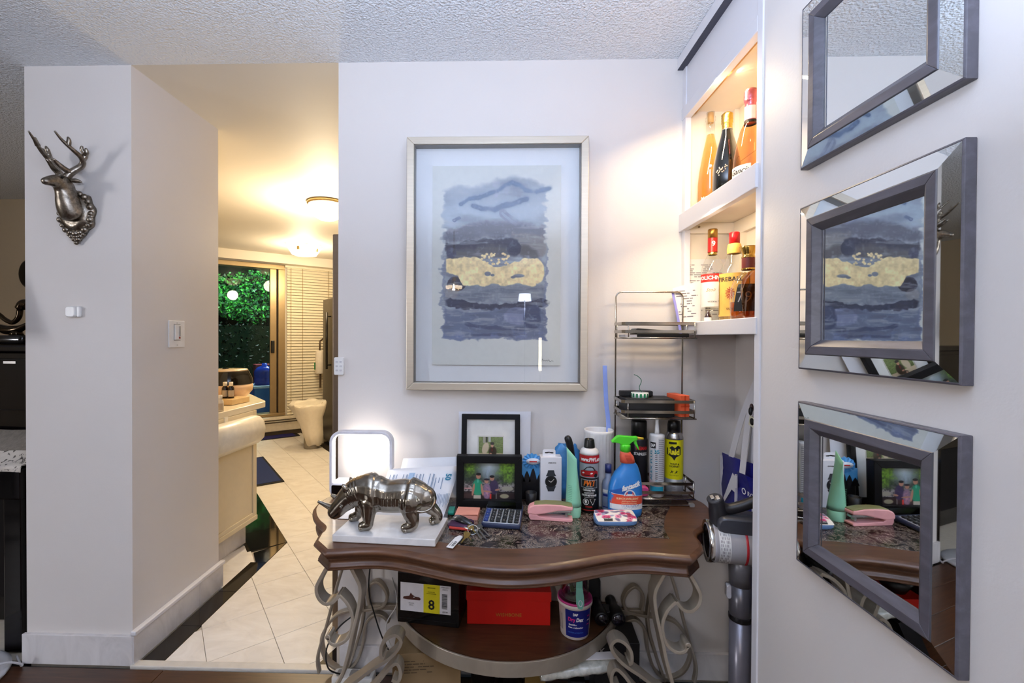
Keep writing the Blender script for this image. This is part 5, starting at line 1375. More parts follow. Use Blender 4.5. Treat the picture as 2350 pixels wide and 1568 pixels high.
for q, z in enumerate((.072, .069, .055)): pr.patch_cyl((bx, by), .0349, VA-.5, VA+.5, T0+z, T0+z+.0012, 1)
# hazard marks: a skull in an octagon, an inverted triangle
def loop_cyl(poly, wdt, mi):
    n = len(poly); cx2 = sum(p[0] for p in poly)/n; cz2 = sum(p[1] for p in poly)/n
    o_ = [(x, z) for x, z in poly]; i_ = [(cx2+(x-cx2)*(1-wdt), cz2+(z-cz2)*(1-wdt)) for x, z in poly]
    vs = [(bx+.0350*math.cos(VA+x/.035), by+.0350*math.sin(VA+x/.035), T0+z) for x, z in o_+i_]
    pr.add(vs, [(k, (k+1) % n, n+(k+1) % n, n+k) for k in range(n)], mi)
loop_cyl([(-.0115+.0115*math.cos(PI/8+k*PI/4), .0395+.0115*math.sin(PI/8+k*PI/4)) for k in range(8)], .17, 1)
loop_cyl([(.002, .0500), (.024, .0500), (.013, .0285)], .2, 1)
def disc_cyl(cx2, cz2, rx, rz, mi, n=12):
    pr.add([(bx+.0351*math.cos(VA+(cx2+rx*math.cos(k*2*PI/n))/.035), by+.0351*math.sin(VA+(cx2+rx*math.cos(k*2*PI/n))/.035), T0+cz2+rz*math.sin(k*2*PI/n)) for k in range(n)], [tuple(range(n))], mi)
disc_cyl(-.0115, .042, .0048, .0042, 1); disc_cyl(-.0115, .0375, .003, .002, 1)
for s in (-1, 1): pr.text_cyl('X', .007, (bx, by), .0351, VA-.0115/.035, T0+.0315, 1, width=.012)
pr.text_cyl('DANGER', .0048, (bx, by), .0349, VA, T0+.0205, 5, bold=.03, width=.024)
pr.patch_cyl((bx, by), .0349, VA-1.1, VA+1.1, T0+.010, T0+.012, 5)
put('label_print', pr, [M('car_red', '#a8141c', .35), whitei, M('picture_grey', '#8e9398', .4), ink, M('flame_orange', '#e8701c', .5), redi], t, recalc=False)
# ---- white fluted vase with a long shoehorn
bx, by = .372, 1.672
t = thing('fluted_vase', 'tall white vertically fluted vase behind the black and red can', 'vase', (bx, by, T0))
R_ = []; n = 96
for rr_, z in ((.0505, 0), (.0525, .003), (.0525, .255), (.0545, .262), (.0545, .270), (.0515, .272), (.0480, .268), (.0480, .02)):
    fl2 = .0016 if .0524 < rr_ < .0526 else 0
    R_.append([(bx+(rr_+fl2*math.cos(k*2*PI/4))*math.cos(2*PI*k/n), by+(rr_+fl2*math.cos(k*2*PI/4))*math.sin(2*PI*k/n), T0+z) for k in range(n)])
put('body', B().loft(R_), M('vase_white', '#e4e2e0', .45), t)
sh = thing('shoehorn', 'long periwinkle blue shoehorn standing in the white fluted vase', 'shoehorn', (.40, 1.69, T0+.03))
pth = catmull([Vector((.385, 1.660, T0+.03)), atY(1396, 990, 1.700), atY(1391, 920, 1.705), atY(1388, 839, 1.708)], 6)
put('blade', B().strap(pth, (1, 0, -.04), .0165, .004), M('periwinkle', '#8ea4e6', .35), sh, bevel=.0015)
# ---- clear spray bottle between the cans
bx, by = .392, 1.605
t = thing('clear_bottle', 'translucent bottle with blue label bars between the wax can and blue spray bottle', 'bottle', (bx, by, T0))
put('body', B().lathe([(.001, 0), (.020, 0), (.022, .003), (.022, .085), (.019, .10), (.010, .112), (.010, .13), (.001, .13)], (bx, by, T0), 24), M('frosted_plastic', '#9fb0cf', .3, trans=.35), t)
VA = VIEW(bx, by)
put('print', B().patch_cyl((bx, by), .0223, VA-.9, VA+.5, T0+.050, T0+.058, 0).patch_cyl((bx, by), .0223, VA-.9, VA+.6, T0+.010, T0+.014, 0).patch_cyl((bx, by), .0223, VA-1, VA+.6, T0+.062, T0+.074, 1), [M('navy_ink', '#1f2b78', .5, noise=0), whitei], t, recalc=False)
put('cap', B().lathe([(.0115, .13), (.0115, .16), (.001, .16)], (bx, by, T0), 16), M('navy_cap', '#232f66', .4), t)
# ---- blue trigger spray bottle
t = thing('trigger_bottle', 'blue trigger spray cleaner with lime green head and orange label', 'spray bottle', (.436, 1.548, T0))
bx, by = .436, 1.548
bluep = M('cleaner_blue', '#2d78bd', .3)
# oval section (wide in x, thin in y); each row: centre x, half width, half depth, height
rowsb = [(0, .050, .026, 0), (0, .056, .031, .006), (0, .058, .032, .02), (0, .0585, .032, .075), (.001, .056, .031, .105), (.004, .050, .028, .13), (.007, .043, .025, .15), (.012, .033, .021, .165), (.014, .027, .019, .175), (.012, .0235, .018, .182), (.009, .0245, .019, .185)]
def oval(cx_, a, d, z, n=36, p=2.4):
    out = []
    for k in range(n):
        th = 2*PI*k/n; c, s = math.cos(th), math.sin(th)
        out.append((bx+cx_+a*abs(c)**(2/p)*(1 if c >= 0 else -1), by+d*abs(s)**(2/p)*(1 if s >= 0 else -1), T0+z))
    return out
put('bottle', B().loft([oval(*q) for q in rowsb]), bluep, t)
put('neck_wrap', B().loft([oval(.0085, .0250, .0195, .184), oval(.005, .0235, .019, .205), oval(.001, .0185, .0165, .216), oval(0, .0165, .0155, .222)]), M('coral_wrap', '#dd5f45', .45), t)
put('collar', B().lathe([(.0165, .221), (.0165, .2265), (.0180, .227), (.0178, .243), (.0165, .246), (.001, .246)], (bx, by, T0), 28), M('lime', '#4fd02c', .35), t)
hd = [(-.047, .252), (-.049, .256), (-.030, .274), (-.022, .277), (.028, .273), (.040, .274), (.040, .262), (.026, .258), (.020, .254), (.012, .2455), (-.014, .2455), (-.022, .250), (-.036, .2535)]
HR = Matrix(((1, 0, 0), (0, 0, 1), (0, 1, 0)))
put('trigger_head', B().prism([(bx+x, T0+z) for x, z in hd], by-.010, by+.010, R=HR), MATS['lime'], t, bevel=.004)
tg = [(.028, .259), (.036, .261), (.040, .249), (.046, .232), (.0475, .2285), (.0445, .228), (.036, .240), (.030, .250)]
put('trigger', B().prism([(bx+x, T0+z) for x, z in tg], by-.006, by+.006, R=HR), MATS['lime'], t, bevel=.002)
nz = B().cyl((bx+.040, by, T0+.268), (bx+.062, by, T0+.2655), .0052, .004, 12)
put('nozzle', nz, M('amber_plastic', '#c9a92e', .35), t)
fp = lambda x, z, d=0: (bx+x, by-.0322-d, T0+z)
def front_oval(z):
    a = np.interp(z, [q[3] for q in rowsb], [q[1] for q in rowsb]); d = np.interp(z, [q[3] for q in rowsb], [q[2] for q in rowsb]); c = np.interp(z, [q[3] for q in rowsb], [q[0] for q in rowsb]); return c, a, d
def skin(x, z, lift):
    c, a, d = front_oval(z); xx = max(-.985, min(.985, (x-c)/a)); return (bx+x, by-d*(1-abs(xx)**2.4)**(1/2.4)-lift, T0+z)
def skin_band(b, x0, x1, zf0, zf1, mi, lift=.0004, n=20):
    vs = [];
    for k in range(n+1):
        x = x0+(x1-x0)*k/n; vs += [skin(x, zf0(x), lift), skin(x, zf1(x), lift)]
    b.add(vs, [(2*k, 2*k+2, 2*k+3, 2*k+1) for k in range(n)], mi, True)
lb = B()
skin_band(lb, -.055, .055, lambda x: .048, lambda x: .079-.004*(x/.055), 0)
skin_band(lb, -.055, .055, lambda x: .030, lambda x: .048, 1)
skin_band(lb, -.056, .055, lambda x: .079-.004*(x/.055), lambda x: .0805-.004*(x/.055), 1, .0006)
skin_band(lb, -.054, .02, lambda x: .081+.0*x, lambda x: .092+.35*max(0, x+.054), 2, .0003)
# round crest over the band
vs = [skin(.008+.020*math.cos(k*PI/10), .077+.0215*math.sin(k*PI/10), .0008) for k in range(11)]; lb.add(vs, [tuple(range(11))], 1)
vs = [skin(.008+.016*math.cos(k*PI/10), .077+.0175*math.sin(k*PI/10), .0011) for k in range(11)]; lb.add(vs, [tuple(range(11))], 2)
for x0, x1 in ((-.008, 0), (.016, .024)): vs = [skin(x0, .080, .0013), skin(x1, .080, .0013), skin((x0+x1)/2+(.004 if x0 < 0 else -.004), .093, .0013)]; lb.add(vs, [(0, 1, 2)], 0)
lb.add([skin(-.006, .0775, .0014), skin(.022, .0775, .0014), skin(.018, .084, .0014), skin(-.002, .084, .0014)], [(0, 1, 2, 3)], 1)
put('label', lb, [M('orange_label', '#dd4f34', .45), M('label_white', '#e8e8e6', .5), M('deep_blue', '#1f559c', .4)], t, recalc=False)
def skin_text(b, s, h, cx_, z0, width, mi, bold=.0, shear=.0, tilt=0.0, lift=.0016):
    vs, fs = text2d(s, bold, shear); W = max(p[0] for p in vs)-min(p[0] for p in vs); mx = (max(p[0] for p in vs)+min(p[0] for p in vs))/2; k = width/W
    b.add([skin(cx_+(x-mx)*k, z0+y*h+(x-mx)*k*tilt, lift) for x, y in vs], fs, mi)
pr = B()
skin_text(pr, 'fantastik', .0165, .014, .103, .064, 0, .045, .12, .30)
skin_text(pr, 'BLEACH JAVELLISANT', .0060, .001, .0655, .074, 1, .03)
skin_text(pr, 'All-Purpose Cleaner', .0045, .006, .0575, .052, 1, .01); skin_text(pr, 'Nettoyant tout usage', .0040, .006, .0510, .052, 1, .01)
for q, (a_, w_) in enumerate(((.043, .06), (.0395, .055), (.036, .04))): skin_text(pr, '. . . - - . - . - - . -', .012, .010, a_, w_, 2, .02)
put('lettering', pr, [whitei, M('pale_yellow_ink', '#f0d9a8', .5, noise=0), M('blue_ink', '#2b5a9e', .5, noise=0)], t, recalc=False)
w2 = B()
for q in range(6): w2.box((bx+.0115-.0016*q, by-.0212+.0004*q, T0+.190+q*.0042), (.020, .0006, .0012))
put('wrap_print', w2, M('coral_ink', '#a83a2c', .6, noise=0), t)

# ---- flowered glasses case
t = thing('glasses_case', 'slate blue glasses case with pink flowers, closest to the table front', 'case', (.386, 1.478, T0))
cb = M('slate_piping', '#5f7ea6', .5)
CR = rot('Z', math.radians(3)); CO = Vector((.386, 1.482, T0))
out = []; 
for k in range(40):
    a = 2*PI*k/40; c, s = math.cos(a), math.sin(a)
    out.append((.070*abs(c)**.45*(1 if c >= 0 else -1), .030*abs(s)**.6*(1 if s >= 0 else -1)))
put('shell', B().loft([[CO+CR @ Vector((x*k, y*k, z+(y+.03)*.30*(z > .005))) for x, y in out] for k, z in ((.93, 0), (1, .004), (1.0, .012), (.97, .0145))]), cb, t)
def hk(x, y): return .014+(y+.03)*.30+.008*(1-(x/.07)**4)*(1-(y/.030)**2)
def flowers(U, V):
    rgb = np.ones(U.shape+(3,))*np.array([.93, .89, .84]); rs = np.random.RandomState(3); n2 = fbm(U, V*.4, 30, 30, 8)
    for q in range(26):
        x, y = rs.rand(2); a = rs.rand()*3; rgb = blob(rgb, U, V, x, y, .05, .09, [(.42, .40, .52), (.35, .30, .42), (.60, .58, .66)][q % 3], .3, a)
    for q in range(16):
        x, y = rs.rand(2); col = [(.80, .20, .42), (.88, .48, .60), (.66, .10, .28)][q % 3]
        for p in range(5):
            a = p*2*PI/5+q; rgb = blob(rgb, U, V, x+.028*math.cos(a), y+.075*math.sin(a), .027, .075, tuple(np.array(col)*(.85+.2*rs.rand())), .25, a)
        rgb = blob(rgb, U, V, x, y, .014, .038, (.45, .06, .2))
    return rgb
g = grid_print('flowered_lid', (0, 0, 0), (1, 0, 0), (0, 0, -1), 90, 46, flowers, vcol_mat('case_print', .5), t)
inv = root_inv(t)
for i, v in enumerate(g.data.vertices):
    u, vv = (i % 91)/90, (i//91)/46; x, y = (-1+2*u)*.0665, (1-2*vv)*.0285
    # squeeze the square grid into the case outline
    x *= (1-.05*abs(2*vv-1)**4); y *= (1-.06*abs(2*u-1)**4)
    v.co = inv @ (CO+CR @ Vector((x, y, hk(x, y))))
tb2 = B(); 
put('name_plate', B().box(CO+CR @ Vector((-.030, -.0235, hk(-.03, -.0235)+.0022)), (.028, .010, .0008), 0, CR @ rot('X', math.radians(36))), ink, t)
put('lettering', B().text('FOSTER GRANT', .0028, CO+CR @ Vector((-.030, -.0236, hk(-.03, -.0235)+.0030)), CR @ Vector((1, 0, 0)), CR @ Vector((0, .81, .59)), width=.025, bold=.02), whitei, t, recalc=False)

# ---- chrome wire rack
rk = thing('wire_rack', 'three tier chrome wire rack with a loop top standing against the wall', 'rack', (.572, 1.66, T0))
chrome = M('rack_chrome', '#b3aca0', .16, 1.0, noise=.05)
xl, xr, yb, yf2 = .447, .702, 1.728, 1.610
zt2 = 1.527; r = .022; lp = [Vector((xl, yb, T0+.004)), Vector((xl, yb, zt2-r))]
for k in range(1, 8): a = PI-k/8*PI/2; lp.append(Vector((xl+r+r*math.cos(a), yb, zt2-r+r*math.sin(a))))
for k in range(9): a = PI/2-k/8*PI/2; lp.append(Vector((xr-r+r*math.cos(a), yb, zt2-r+r*math.sin(a))))
lp += [Vector((xr, yb, T0+.004))]
put('post_loop', B().tube(lp, .0032, 8), chrome, rk)
bs = [Vector((xl, yb, T0+.004)), Vector((xl-.002, 1.64, T0+.004)), Vector((xl+.01, 1.632, T0+.004)), Vector((xr-.01, 1.632, T0+.004)), Vector((xr+.002, 1.64, T0+.004)), Vector((xr, yb, T0+.004))]
put('base_bar', B().tube(bs, .0035, 8), chrome, rk)
for x in (xl, xr): put('foot_cap', B().rbox((x, 1.635, T0+.0065), (.018, .014, .013), .004, axis=1), M('grey_rubber', '#8d8a88', .5), rk)
tiers = []
for (zf_, zu, zl) in ((1.350, 1.403, 1.374), (1.060, 1.121, 1.084), (.770, .826, .794)):
    X0, X1, Y0, Y1 = xl-.006, xr+.003, yf2, yb-.004
    b = put('basket', B().tube([(X0, Y0, zf_), (X1, Y0, zf_), (X1, Y1, zf_), (X0, Y1, zf_)], .0028, 8, closed=True), chrome, rk)
    for z in (zu, zl): put('rail', B().strap([(X0, Y1, z), (X0, Y0+.01, z), (X0+.01, Y0, z), (X1-.01, Y0, z), (X1, Y0+.01, z), (X1, Y1, z), (X0+.002, Y1, z)], (0, 0, 1), .0105, .0016), chrome, b)
    for x, y in ((X0+.022, Y0+.0018), (X1-.006, Y0+.0018), (X0+.0018, Y1-.03), (X1-.0018, Y1-.03)): put('upright', B().cyl((x, y, zf_), (x, y, zu+.003), .0022, n=8), chrome, b)
    for q in range(9): 
        y = Y0+(Y1-Y0)*(q+.5)/9; put('floor_wire', B().cyl((X0, y, zf_), (X1, y, zf_), .0016, n=6), chrome, b)
    tiers.append(zf_+.003)
z1, z2, z3 = tiers[2], tiers[1], tiers[0]
# bottom basket
bx, by = .577, 1.640; VA = VIEW(bx, by)
t = thing('caulk_tube', 'white caulk cartridge with long nozzle in the lowest rack basket', 'caulk', (bx, by, z1))
put('cartridge', B().lathe([(.001, 0), (.022, 0), (.0245, .002), (.0245, .012), (.0262, .014), (.0262, .22), (.0255, .226), (.012, .228), (.001, .228)], (bx, by, z1), 32), M('caulk_white', '#e6e4e2', .4), t)
put('nozzle', B().lathe([(.0085, .227), (.0078, .24), (.0050, .285), (.0030, .287), (.0026, .297), (.001, .298)], (bx, by, z1), 16), MATS['caulk_white'], t)
pr = B()
pr.patch_cyl((bx, by), .0265, VA+.2, VA+1.15, z1+.045, z1+.215, 3)
pr.patch_cyl((bx, by), .0266, VA-1.0, VA+1.0, z1+.022, z1+.040, 0)
pr.patch_cyl((bx, by), .0266, VA-1.0, VA-.15, z1+.178, z1+.200, 2).text_cyl('DAP', .011, (bx, by), .0269, VA-.55, z1+.183, 1, bold=.05, width=.017)
vs, fs = text2d('ALEX PLUS', .02, 0); W = max(p[0] for p in vs); Wm = min(p[0] for p in vs)
pr.add([(bx+.0267*math.cos(VA-.62-y*.32), by+.0267*math.sin(VA-.62-y*.32), z1+.06+(x-Wm)/(W-Wm)*.11) for x, y in vs], fs, 0)
for q in range(16): pr.patch_cyl((bx, by), .0266, VA-.2, VA+.12, z1+.06+q*.007, z1+.0625+q*.007, 0 if q % 5 == 0 else 2)
pr.text_cyl('35', .014, (bx, by), .0268, VA+.0, z1+.160, 0, bold=.02)
for q in range(24): pr.patch_cyl((bx, by), .0267, VA+.25, VA+1.1, z1+.05+q*.0068, z1+.0518+q*.0068, 4)
put('print', pr, [M('teal_print', '#1f8fa6', .5, noise=0), whitei, ink, M('grey_block', '#c6c6c6', .5, noise=0), inkl], t, recalc=False)
bx, by = .652, 1.675; VA = VIEW(bx, by)
t = thing('insect_spray', 'yellow wasp spray can with black cap in the lowest rack basket', 'spray can', (bx, by, z1))
put('can', B().lathe([(.001, 0), (.031, 0), (.033, .003), (.033, .058), (.001, .058)], (bx, by, z1), 32), M('can_grey', '#8f9295', .35, .3), t)
put('label', B().lathe([(.033, .058), (.0331, .2), (.033, .203)], (bx, by, z1), 32, caps=False), M('wasp_yellow', '#d9cf12', .35), t)
put('shoulder', B().lathe([(.033, .203), (.0325, .209), (.028, .222), (.0245, .228), (.001, .228)], (bx, by, z1), 32), M('can_silver', '#b4b2ae', .25, .9), t)
put('cap', B().lathe([(.0235, .226), (.0235, .255), (.021, .268), (.010, .272), (.001, .272)], (bx, by, z1), 24), black_pl, t)
pr = B()
def on(poly, mi, rr_): pr.add([(bx+rr_*math.cos(VA+x/.033), by+rr_*math.sin(VA+x/.033), z1+z) for x, z in poly], [tuple(range(len(poly)))], mi)
pr.shape_cyl((bx, by), .0334, VA, [(-.025, .174), (-.018, .170), (-.006, .181), (.004, .174), (.014, .184), (.025, .178)], [(-.025, .148), (-.014, .144), (-.006, .139), (.002, .128), (.008, .140), (.025, .149)], z1, 0)
pr.text_cyl('Raid', .020, (bx, by), .0338, VA, z1+.150, 1, bold=.05, width=.041)
pr.text_cyl('WASP &', .0062, (bx, by), .0336, VA+.1, z1+.112, 0, bold=.03).text_cyl('HORNET', .0062, (bx, by), .0336, VA+.1, z1+.103, 0, bold=.03)
pr.shape_cyl((bx, by), .0334, VA, [(-.018, .195), (.010, .196)], [(-.018, .187), (.010, .188)], z1, 0)
for s in (-.006, .009):
    on([(s-.004, .080), (s, .093), (s+.004, .080), (s, .084)], 0, .0336); on([(s-.006, .082), (s+.006, .090), (s+.006, .088), (s-.006, .080)], 0, .0337)
pr.text_cyl('KILLS THE NEST', .0038, (bx, by), .0336, VA+.05, z1+.071, 0, width=.032).text_cyl('Insecticide', .004, (bx, by), .0336, VA-.1, z1+.045, 2)
for k in range(2): pr.patch_cyl((bx, by), .0336, VA-.3, VA+.2, z1+.022+k*.007, z1+.024+k*.007, 2)
put('print', pr, [ink, M('wasp_lettering', '#e8d822', .5, noise=0), inkl], t, recalc=False)
bx, by = .527, 1.690; VA = VIEW(bx, by)
t = thing('steel_cleaner', 'black aerosol with red and white lettering behind the caulk cartridge', 'spray can', (bx, by, z1))
put('can', B().lathe([(.001, 0), (.030, 0), (.032, .003), (.032, .195), (.028, .206), (.001, .206)], (bx, by, z1), 32), M('can_dark', '#15141a', .3, .2), t)
put('cap', B().lathe([(.0285, .205), (.0285, .262), (.026, .268), (.001, .268)], (bx, by, z1), 28), black_pl, t)
put('print', B().text_cyl('WEIMAN', .012, (bx, by), .0324, VA+.35, z1+.162, 0, bold=.03, width=.045).text_cyl('STAINLESS', .010, (bx, by), .0324, VA+.2, z1+.142, 1, bold=.02, width=.050).patch_cyl((bx, by), .0323, VA-.6, VA+.2, z1+.055, z1+.063, 1), [redi, whitei], t, recalc=False)
t = thing('pink_packet', 'bright pink packet lying in the lowest rack basket', 'packet', (.52, 1.645, z1))
put('packet_body', B().rbox((.522, 1.638, z1+.019), (.044, .034, .036), .012, axis=1, inset=.004), M('hot_pink', '#d84f8e', .4), t)
# middle basket
t = thing('black_tray', 'flat black plastic box lying in the middle rack basket', 'box', (.53, 1.66, z2))
put('box_body', B().rbox((.545, 1.668, z2+.034), (.175, .10, .066), .004, axis=2), M('matte_black', '#121214', .5), t, bevel=.002)
t = thing('black_charger', 'black charger block perched behind the measuring tape on the middle rack basket', 'charger', (.50, 1.70, z2+.07))
put('body', B().rbox((.515, 1.695, z2+.078), (.12, .030, .020), .004, axis=1), MATS['matte_black'], t, bevel=.002)
t = thing('tape_roll', 'green and white tape roll lying on the black tray in the middle rack basket', 'tape', (.515, 1.655, z2+.068))
tp_ = Vector((.518, 1.655, z2+.068))
put('roll', B().lathe([(.018, 0), (.031, 0), (.031, .018), (.018, .018), (.018, 0)], tp_, 28), M('tape_white', '#dfe4e0', .4), t)
gb = B()
for k in range(7): a = VIEW(.518, 1.655)-1.35+k*.45; gb.patch_cyl((tp_.x, tp_.y), .0313, a, a+.26, tp_.z+.002, tp_.z+.016, 0, 4)
put('green_marks', gb, M('tape_green', '#157a4c', .4), t, recalc=False)
t = thing('green_wire', 'thin green twist wire curling up from the tape roll', 'wire', (.53, 1.66, z2+.086))
put('wire', B().tube(catmull([Vector((.528, 1.665, z2+.086)), atY(1467, 890, 1.665), atY(1472, 874, 1.665), atY(1464, 864, 1.665), atY(1455, 860, 1.665)], 5), .0012, 6), M('wire_green', '#1f6b47', .5), t)
t = thing('orange_box', 'small bright orange carton at the end of the middle rack basket', 'box', (.655, 1.64, z2))
OR = rot('Z', math.radians(14))
put('carton', B().box((.660, 1.662, z2+.041), (.036, .084, .078), 0, OR), M('carton_orange', '#e2603a', .5), t, bevel=.001)
put('tape_strip', B().box(Vector((.660, 1.662, z2+.041))+OR @ Vector((0, -.0425, 0)), (.006, .0006, .078), 0, OR).box(Vector((.660, 1.662, z2+.041))+OR @ Vector((0, -.0425, 0)), (.036, .0006, .006), 0, OR), M('deep_orange', '#c4421f', .5), t)
# top basket
t = thing('black_folder', 'black folded leather wallet lying open in the top rack basket', 'wallet', (.57, 1.67, z3))
fo_ = B(); vs = [(.47, 1.625, z3+.002), (.66, 1.625, z3+.002), (.66, 1.715, z3+.002), (.47, 1.715, z3+.002)]
fo_.box((.59, 1.668, z3+.008), (.19, .085, .014))
put('lower_cover', fo_, M('black_leather', '#101012', .45, bump=.2), t, bevel=.003)
wv_ = B().prism([(.482, z3+.016), (.500, z3+.033), (.635, z3+.024), (.675, z3+.017)], 1.628, 1.700, R=HR)
put('upper_cover', wv_, MATS['black_leather'], t, bevel=.002)
t = thing('paper_pad', 'thin white paper pad beside the black wallet in the top rack basket', 'paper', (.48, 1.66, z3))
put('pad', B().box((.4755, 1.666, z3+.005), (.042, .085, .009)), sheet, t)
t = thing('blue_ruler', 'periwinkle strip leaning in the top rack basket against the wall', 'ruler', (.69, 1.715, z3))
put('strip', B().strap([Vector((.693, 1.716, z3+.001)), atY(1553, 715, 1.725), atY(1543, 668, 1.735)], (1, .2, .3), .010, .0015), M('lavender_strip', '#8f8fd8', .4), t)

# ---- sticky notes, calculator, keys, pouch
t = thing('sticky_notes', 'salmon pink pad of sticky notes in front of the box frame', 'note pad', (-.105, 1.525, T0))
NR = rot('Z', math.radians(-4))
put('pad', B().box((-.108, 1.524, T0+.007), (.078, .076, .014), 0, NR), M('salmon_paper', '#e39a86', .6), t)
put('top_leaf', B().add([Vector((-.108, 1.524, T0+.0145))+NR @ Vector(p) for p in ((-.039, -.038, .0), (.039, -.038, .004), (.039, .038, 0), (-.039, .038, 0))], [(0, 1, 2, 3)]), MATS['salmon_paper'], t)
cl = thing('calculator', 'grey desk calculator with blue and black keys below the family photo', 'calculator', (.012, 1.50, T0))
c00, c10, c01, c11 = Vector((-.058, 1.428, T0)), Vector((.068, 1.412, T0)), Vector((-.042, 1.562, T0)), Vector((.090, 1.552, T0))
cu = (c10-c00).normalized(); cv = Vector((-cu.y, cu.x, 0)); CW, CH = .127, .142
CRm = Matrix(((cu.x, cv.x, 0), (cu.y, cv.y, 0), (0, 0, 1))) @ rot('X', math.radians(5))
def cp(x, y, z): return c00+Vector((0, 0, .001))+CRm @ Vector((x, y, z))
put('body', B().rbox(cp(CW/2, CH/2, .007), (CW, CH, .015), .008, axis=2, R=CRm, inset=.002), M('calc_navy', '#27304a', .4), cl)
put('face_plate', B().rbox(cp(CW/2, .052, .0148), (CW-.008, .094, .003), .006, axis=2, R=CRm, inset=.001), M('calc_silver', '#aeb2b8', .35, .3), cl)
put('display', B().rbox(cp(CW/2, .124, .0155), (CW-.006, .032, .008), .004, axis=2, R=CRm @ rot('X', math.radians(14))), M('gloss_black', '#050506', .08), cl)
kmat = M('calc_key_black', '#131418', .4); kblue = M('calc_key_blue', '#1b3577', .4)
for r_ in range(5):
    for c_ in range(6):
        x, y = .014+c_*.0198, .014+r_*.0178
        kk = put('key', B().rbox(cp(x, y, .019), (.0148, .0125, .007), .003, axis=2, R=CRm, inset=.0015), kblue if c_ == 0 else kmat, cl)
        put('mark', B().text('7 4 1 0 C'.split()[r_ % 5] if c_ in (1,) else ('8 5 2 00 .'.split()[4-r_] if c_ == 2 else ('9 6 3 . %'.split()[4-r_] if c_ == 3 else '+-x='[(r_+c_) % 4])), .005, cp(x, y-.0025, .0228), CRm @ Vector((1, 0, 0)), CRm @ Vector((0, 1, 0))), whitei, kk, recalc=False)
t = thing('key_bunch', 'bunch of keys with black fob and a white barcode tag on the table front', 'keys', (-.10, 1.44, T0))
fobp = catmull([atZ(1042, 1190, T0+.018), atZ(1062, 1195, T0+.024), atZ(1085, 1207, T0+.016)], 6)
put('fob', B().tube(fobp, [.006, .010, .0125, .0135, .014, .0138, .0135, .013, .012, .011, .010, .008, .005][:len(fobp)], 14), M('fob_black', '#17181a', .2, coat=.6), t)
put('fob_band', B().tube(catmull([atZ(1046, 1204, T0+.010), atZ(1066, 1211, T0+.012), atZ(1084, 1217, T0+.010)], 5), .004, 8), M('fob_chrome', '#c8c6c0', .2, 1), t)
brass = M('brass_key', '#a2915c', .3, 1); steel = MATS['steel']
rc = atZ(1085, 1216, T0+.012)
put('ring', B().tube([rc+Vector((.016*math.cos(k*PI/10), .012*math.sin(k*PI/10), .010*math.sin(k*PI/10))) for k in range(20)], .0012, 6, closed=True), steel, t)
for q, (p0, p1, m_) in enumerate(((( 1088, 1214), (1106, 1238), steel), ((1094, 1212), (1116, 1237), steel), ((1100, 1208), (1125, 1232), steel), ((1080, 1210), (1094, 1226), brass), ((1070, 1226), (1082, 1240), brass), ((1072, 1228), (1058, 1248), brass))):
    a, b_ = atZ(*p0, T0+.010+.002*q), atZ(*p1, T0+.0025); d = (b_-a); L_ = d.length; d.normalize(); sd = d.cross(Vector((0, 0, 1))).normalized(); up = sd.cross(d)
    prof = [(-.009, -.006), (-.006, -.010), (.006, -.010), (.010, -.005), (.012, -.003), (L_*.62, -.003), (L_*.7, -.001), (L_*.78, -.003), (L_*.88, -.001), (L_, 0), (L_-.003, .003), (.012, .003), (.010, .005), (.006, .010), (-.006, .010), (-.009, .006)]
    vs = [a+d*x+sd*y-up*.0009 for x, y in prof]+[a+d*x+sd*y+up*.0009 for x, y in prof]; n = len(prof)
    put('key', B().add(vs, [tuple(reversed(range(n))), tuple(range(n, 2*n))]+[(i, (i+1) % n, n+(i+1) % n, n+i) for i in range(n)]), m_, t)
a, b_ = atZ(1032, 1258, T0+.002), atZ(1058, 1230, T0+.006); d = (b_-a).normalized(); sd = Vector((-d.y, d.x, 0)).normalized(); 
tagp = [a-sd*.010, a+sd*.011, b_+sd*.011-d*.016, b_+sd*.004-d*.002, b_-sd*.006-d*.002, b_-sd*.010-d*.010]
vs = tagp+[p+Vector((0, 0, .0016)) for p in tagp]; n = 6
put('barcode_tag', B().add(vs, [tuple(reversed(range(n))), tuple(range(n, 2*n))]+[(i, (i+1) % n, n+(i+1) % n, n+i) for i in range(n)]), MATS['white_plastic'], t)
bb_ = B()
for q in range(9): o = a+d*(.008+.0032*q)+Vector((0, 0, .0018)); bb_.quad(o-sd*.007, sd*.008, d*(.0012+.0009*(q % 3)), 0)
bb_.quad(a+d*.008+sd*.005+Vector((0, 0, .0018)), sd*.0015, d*.026, 0)
put('barcode', bb_, ink, t, recalc=False)
t = thing('coin_pouch', 'dark purple zip pouch with red edge under the keys', 'pouch', (-.13, 1.41, T0))
PR = rot('Z', math.radians(-12))
put('pouch_body', B().rbox((-.122, 1.428, T0+.010), (.076, .058, .019), .010, axis=2, R=PR, inset=.005), M('plum_cloth', '#3b1c3c', .6, noise=.2), t)
put('trim_edge', B().box(Vector((-.124, 1.397, T0+.009)), (.07, .008, .007), 0, PR), M('red_trim', '#b2382e', .5), t, bevel=.002)
put('zip', B().box(Vector((-.122, 1.43, T0+.0205)), (.066, .004, .002), 0, PR), steel, t)
t = thing('green_clip', 'small teal clip tucked beside the letter and box frame', 'clip', (-.162, 1.545, T0))
put('clip_body', B().rbox((-.166, 1.545, T0+.007), (.022, .05, .013), .004, axis=2, inset=.002), M('teal_plastic', '#1d7f6d', .4), t)
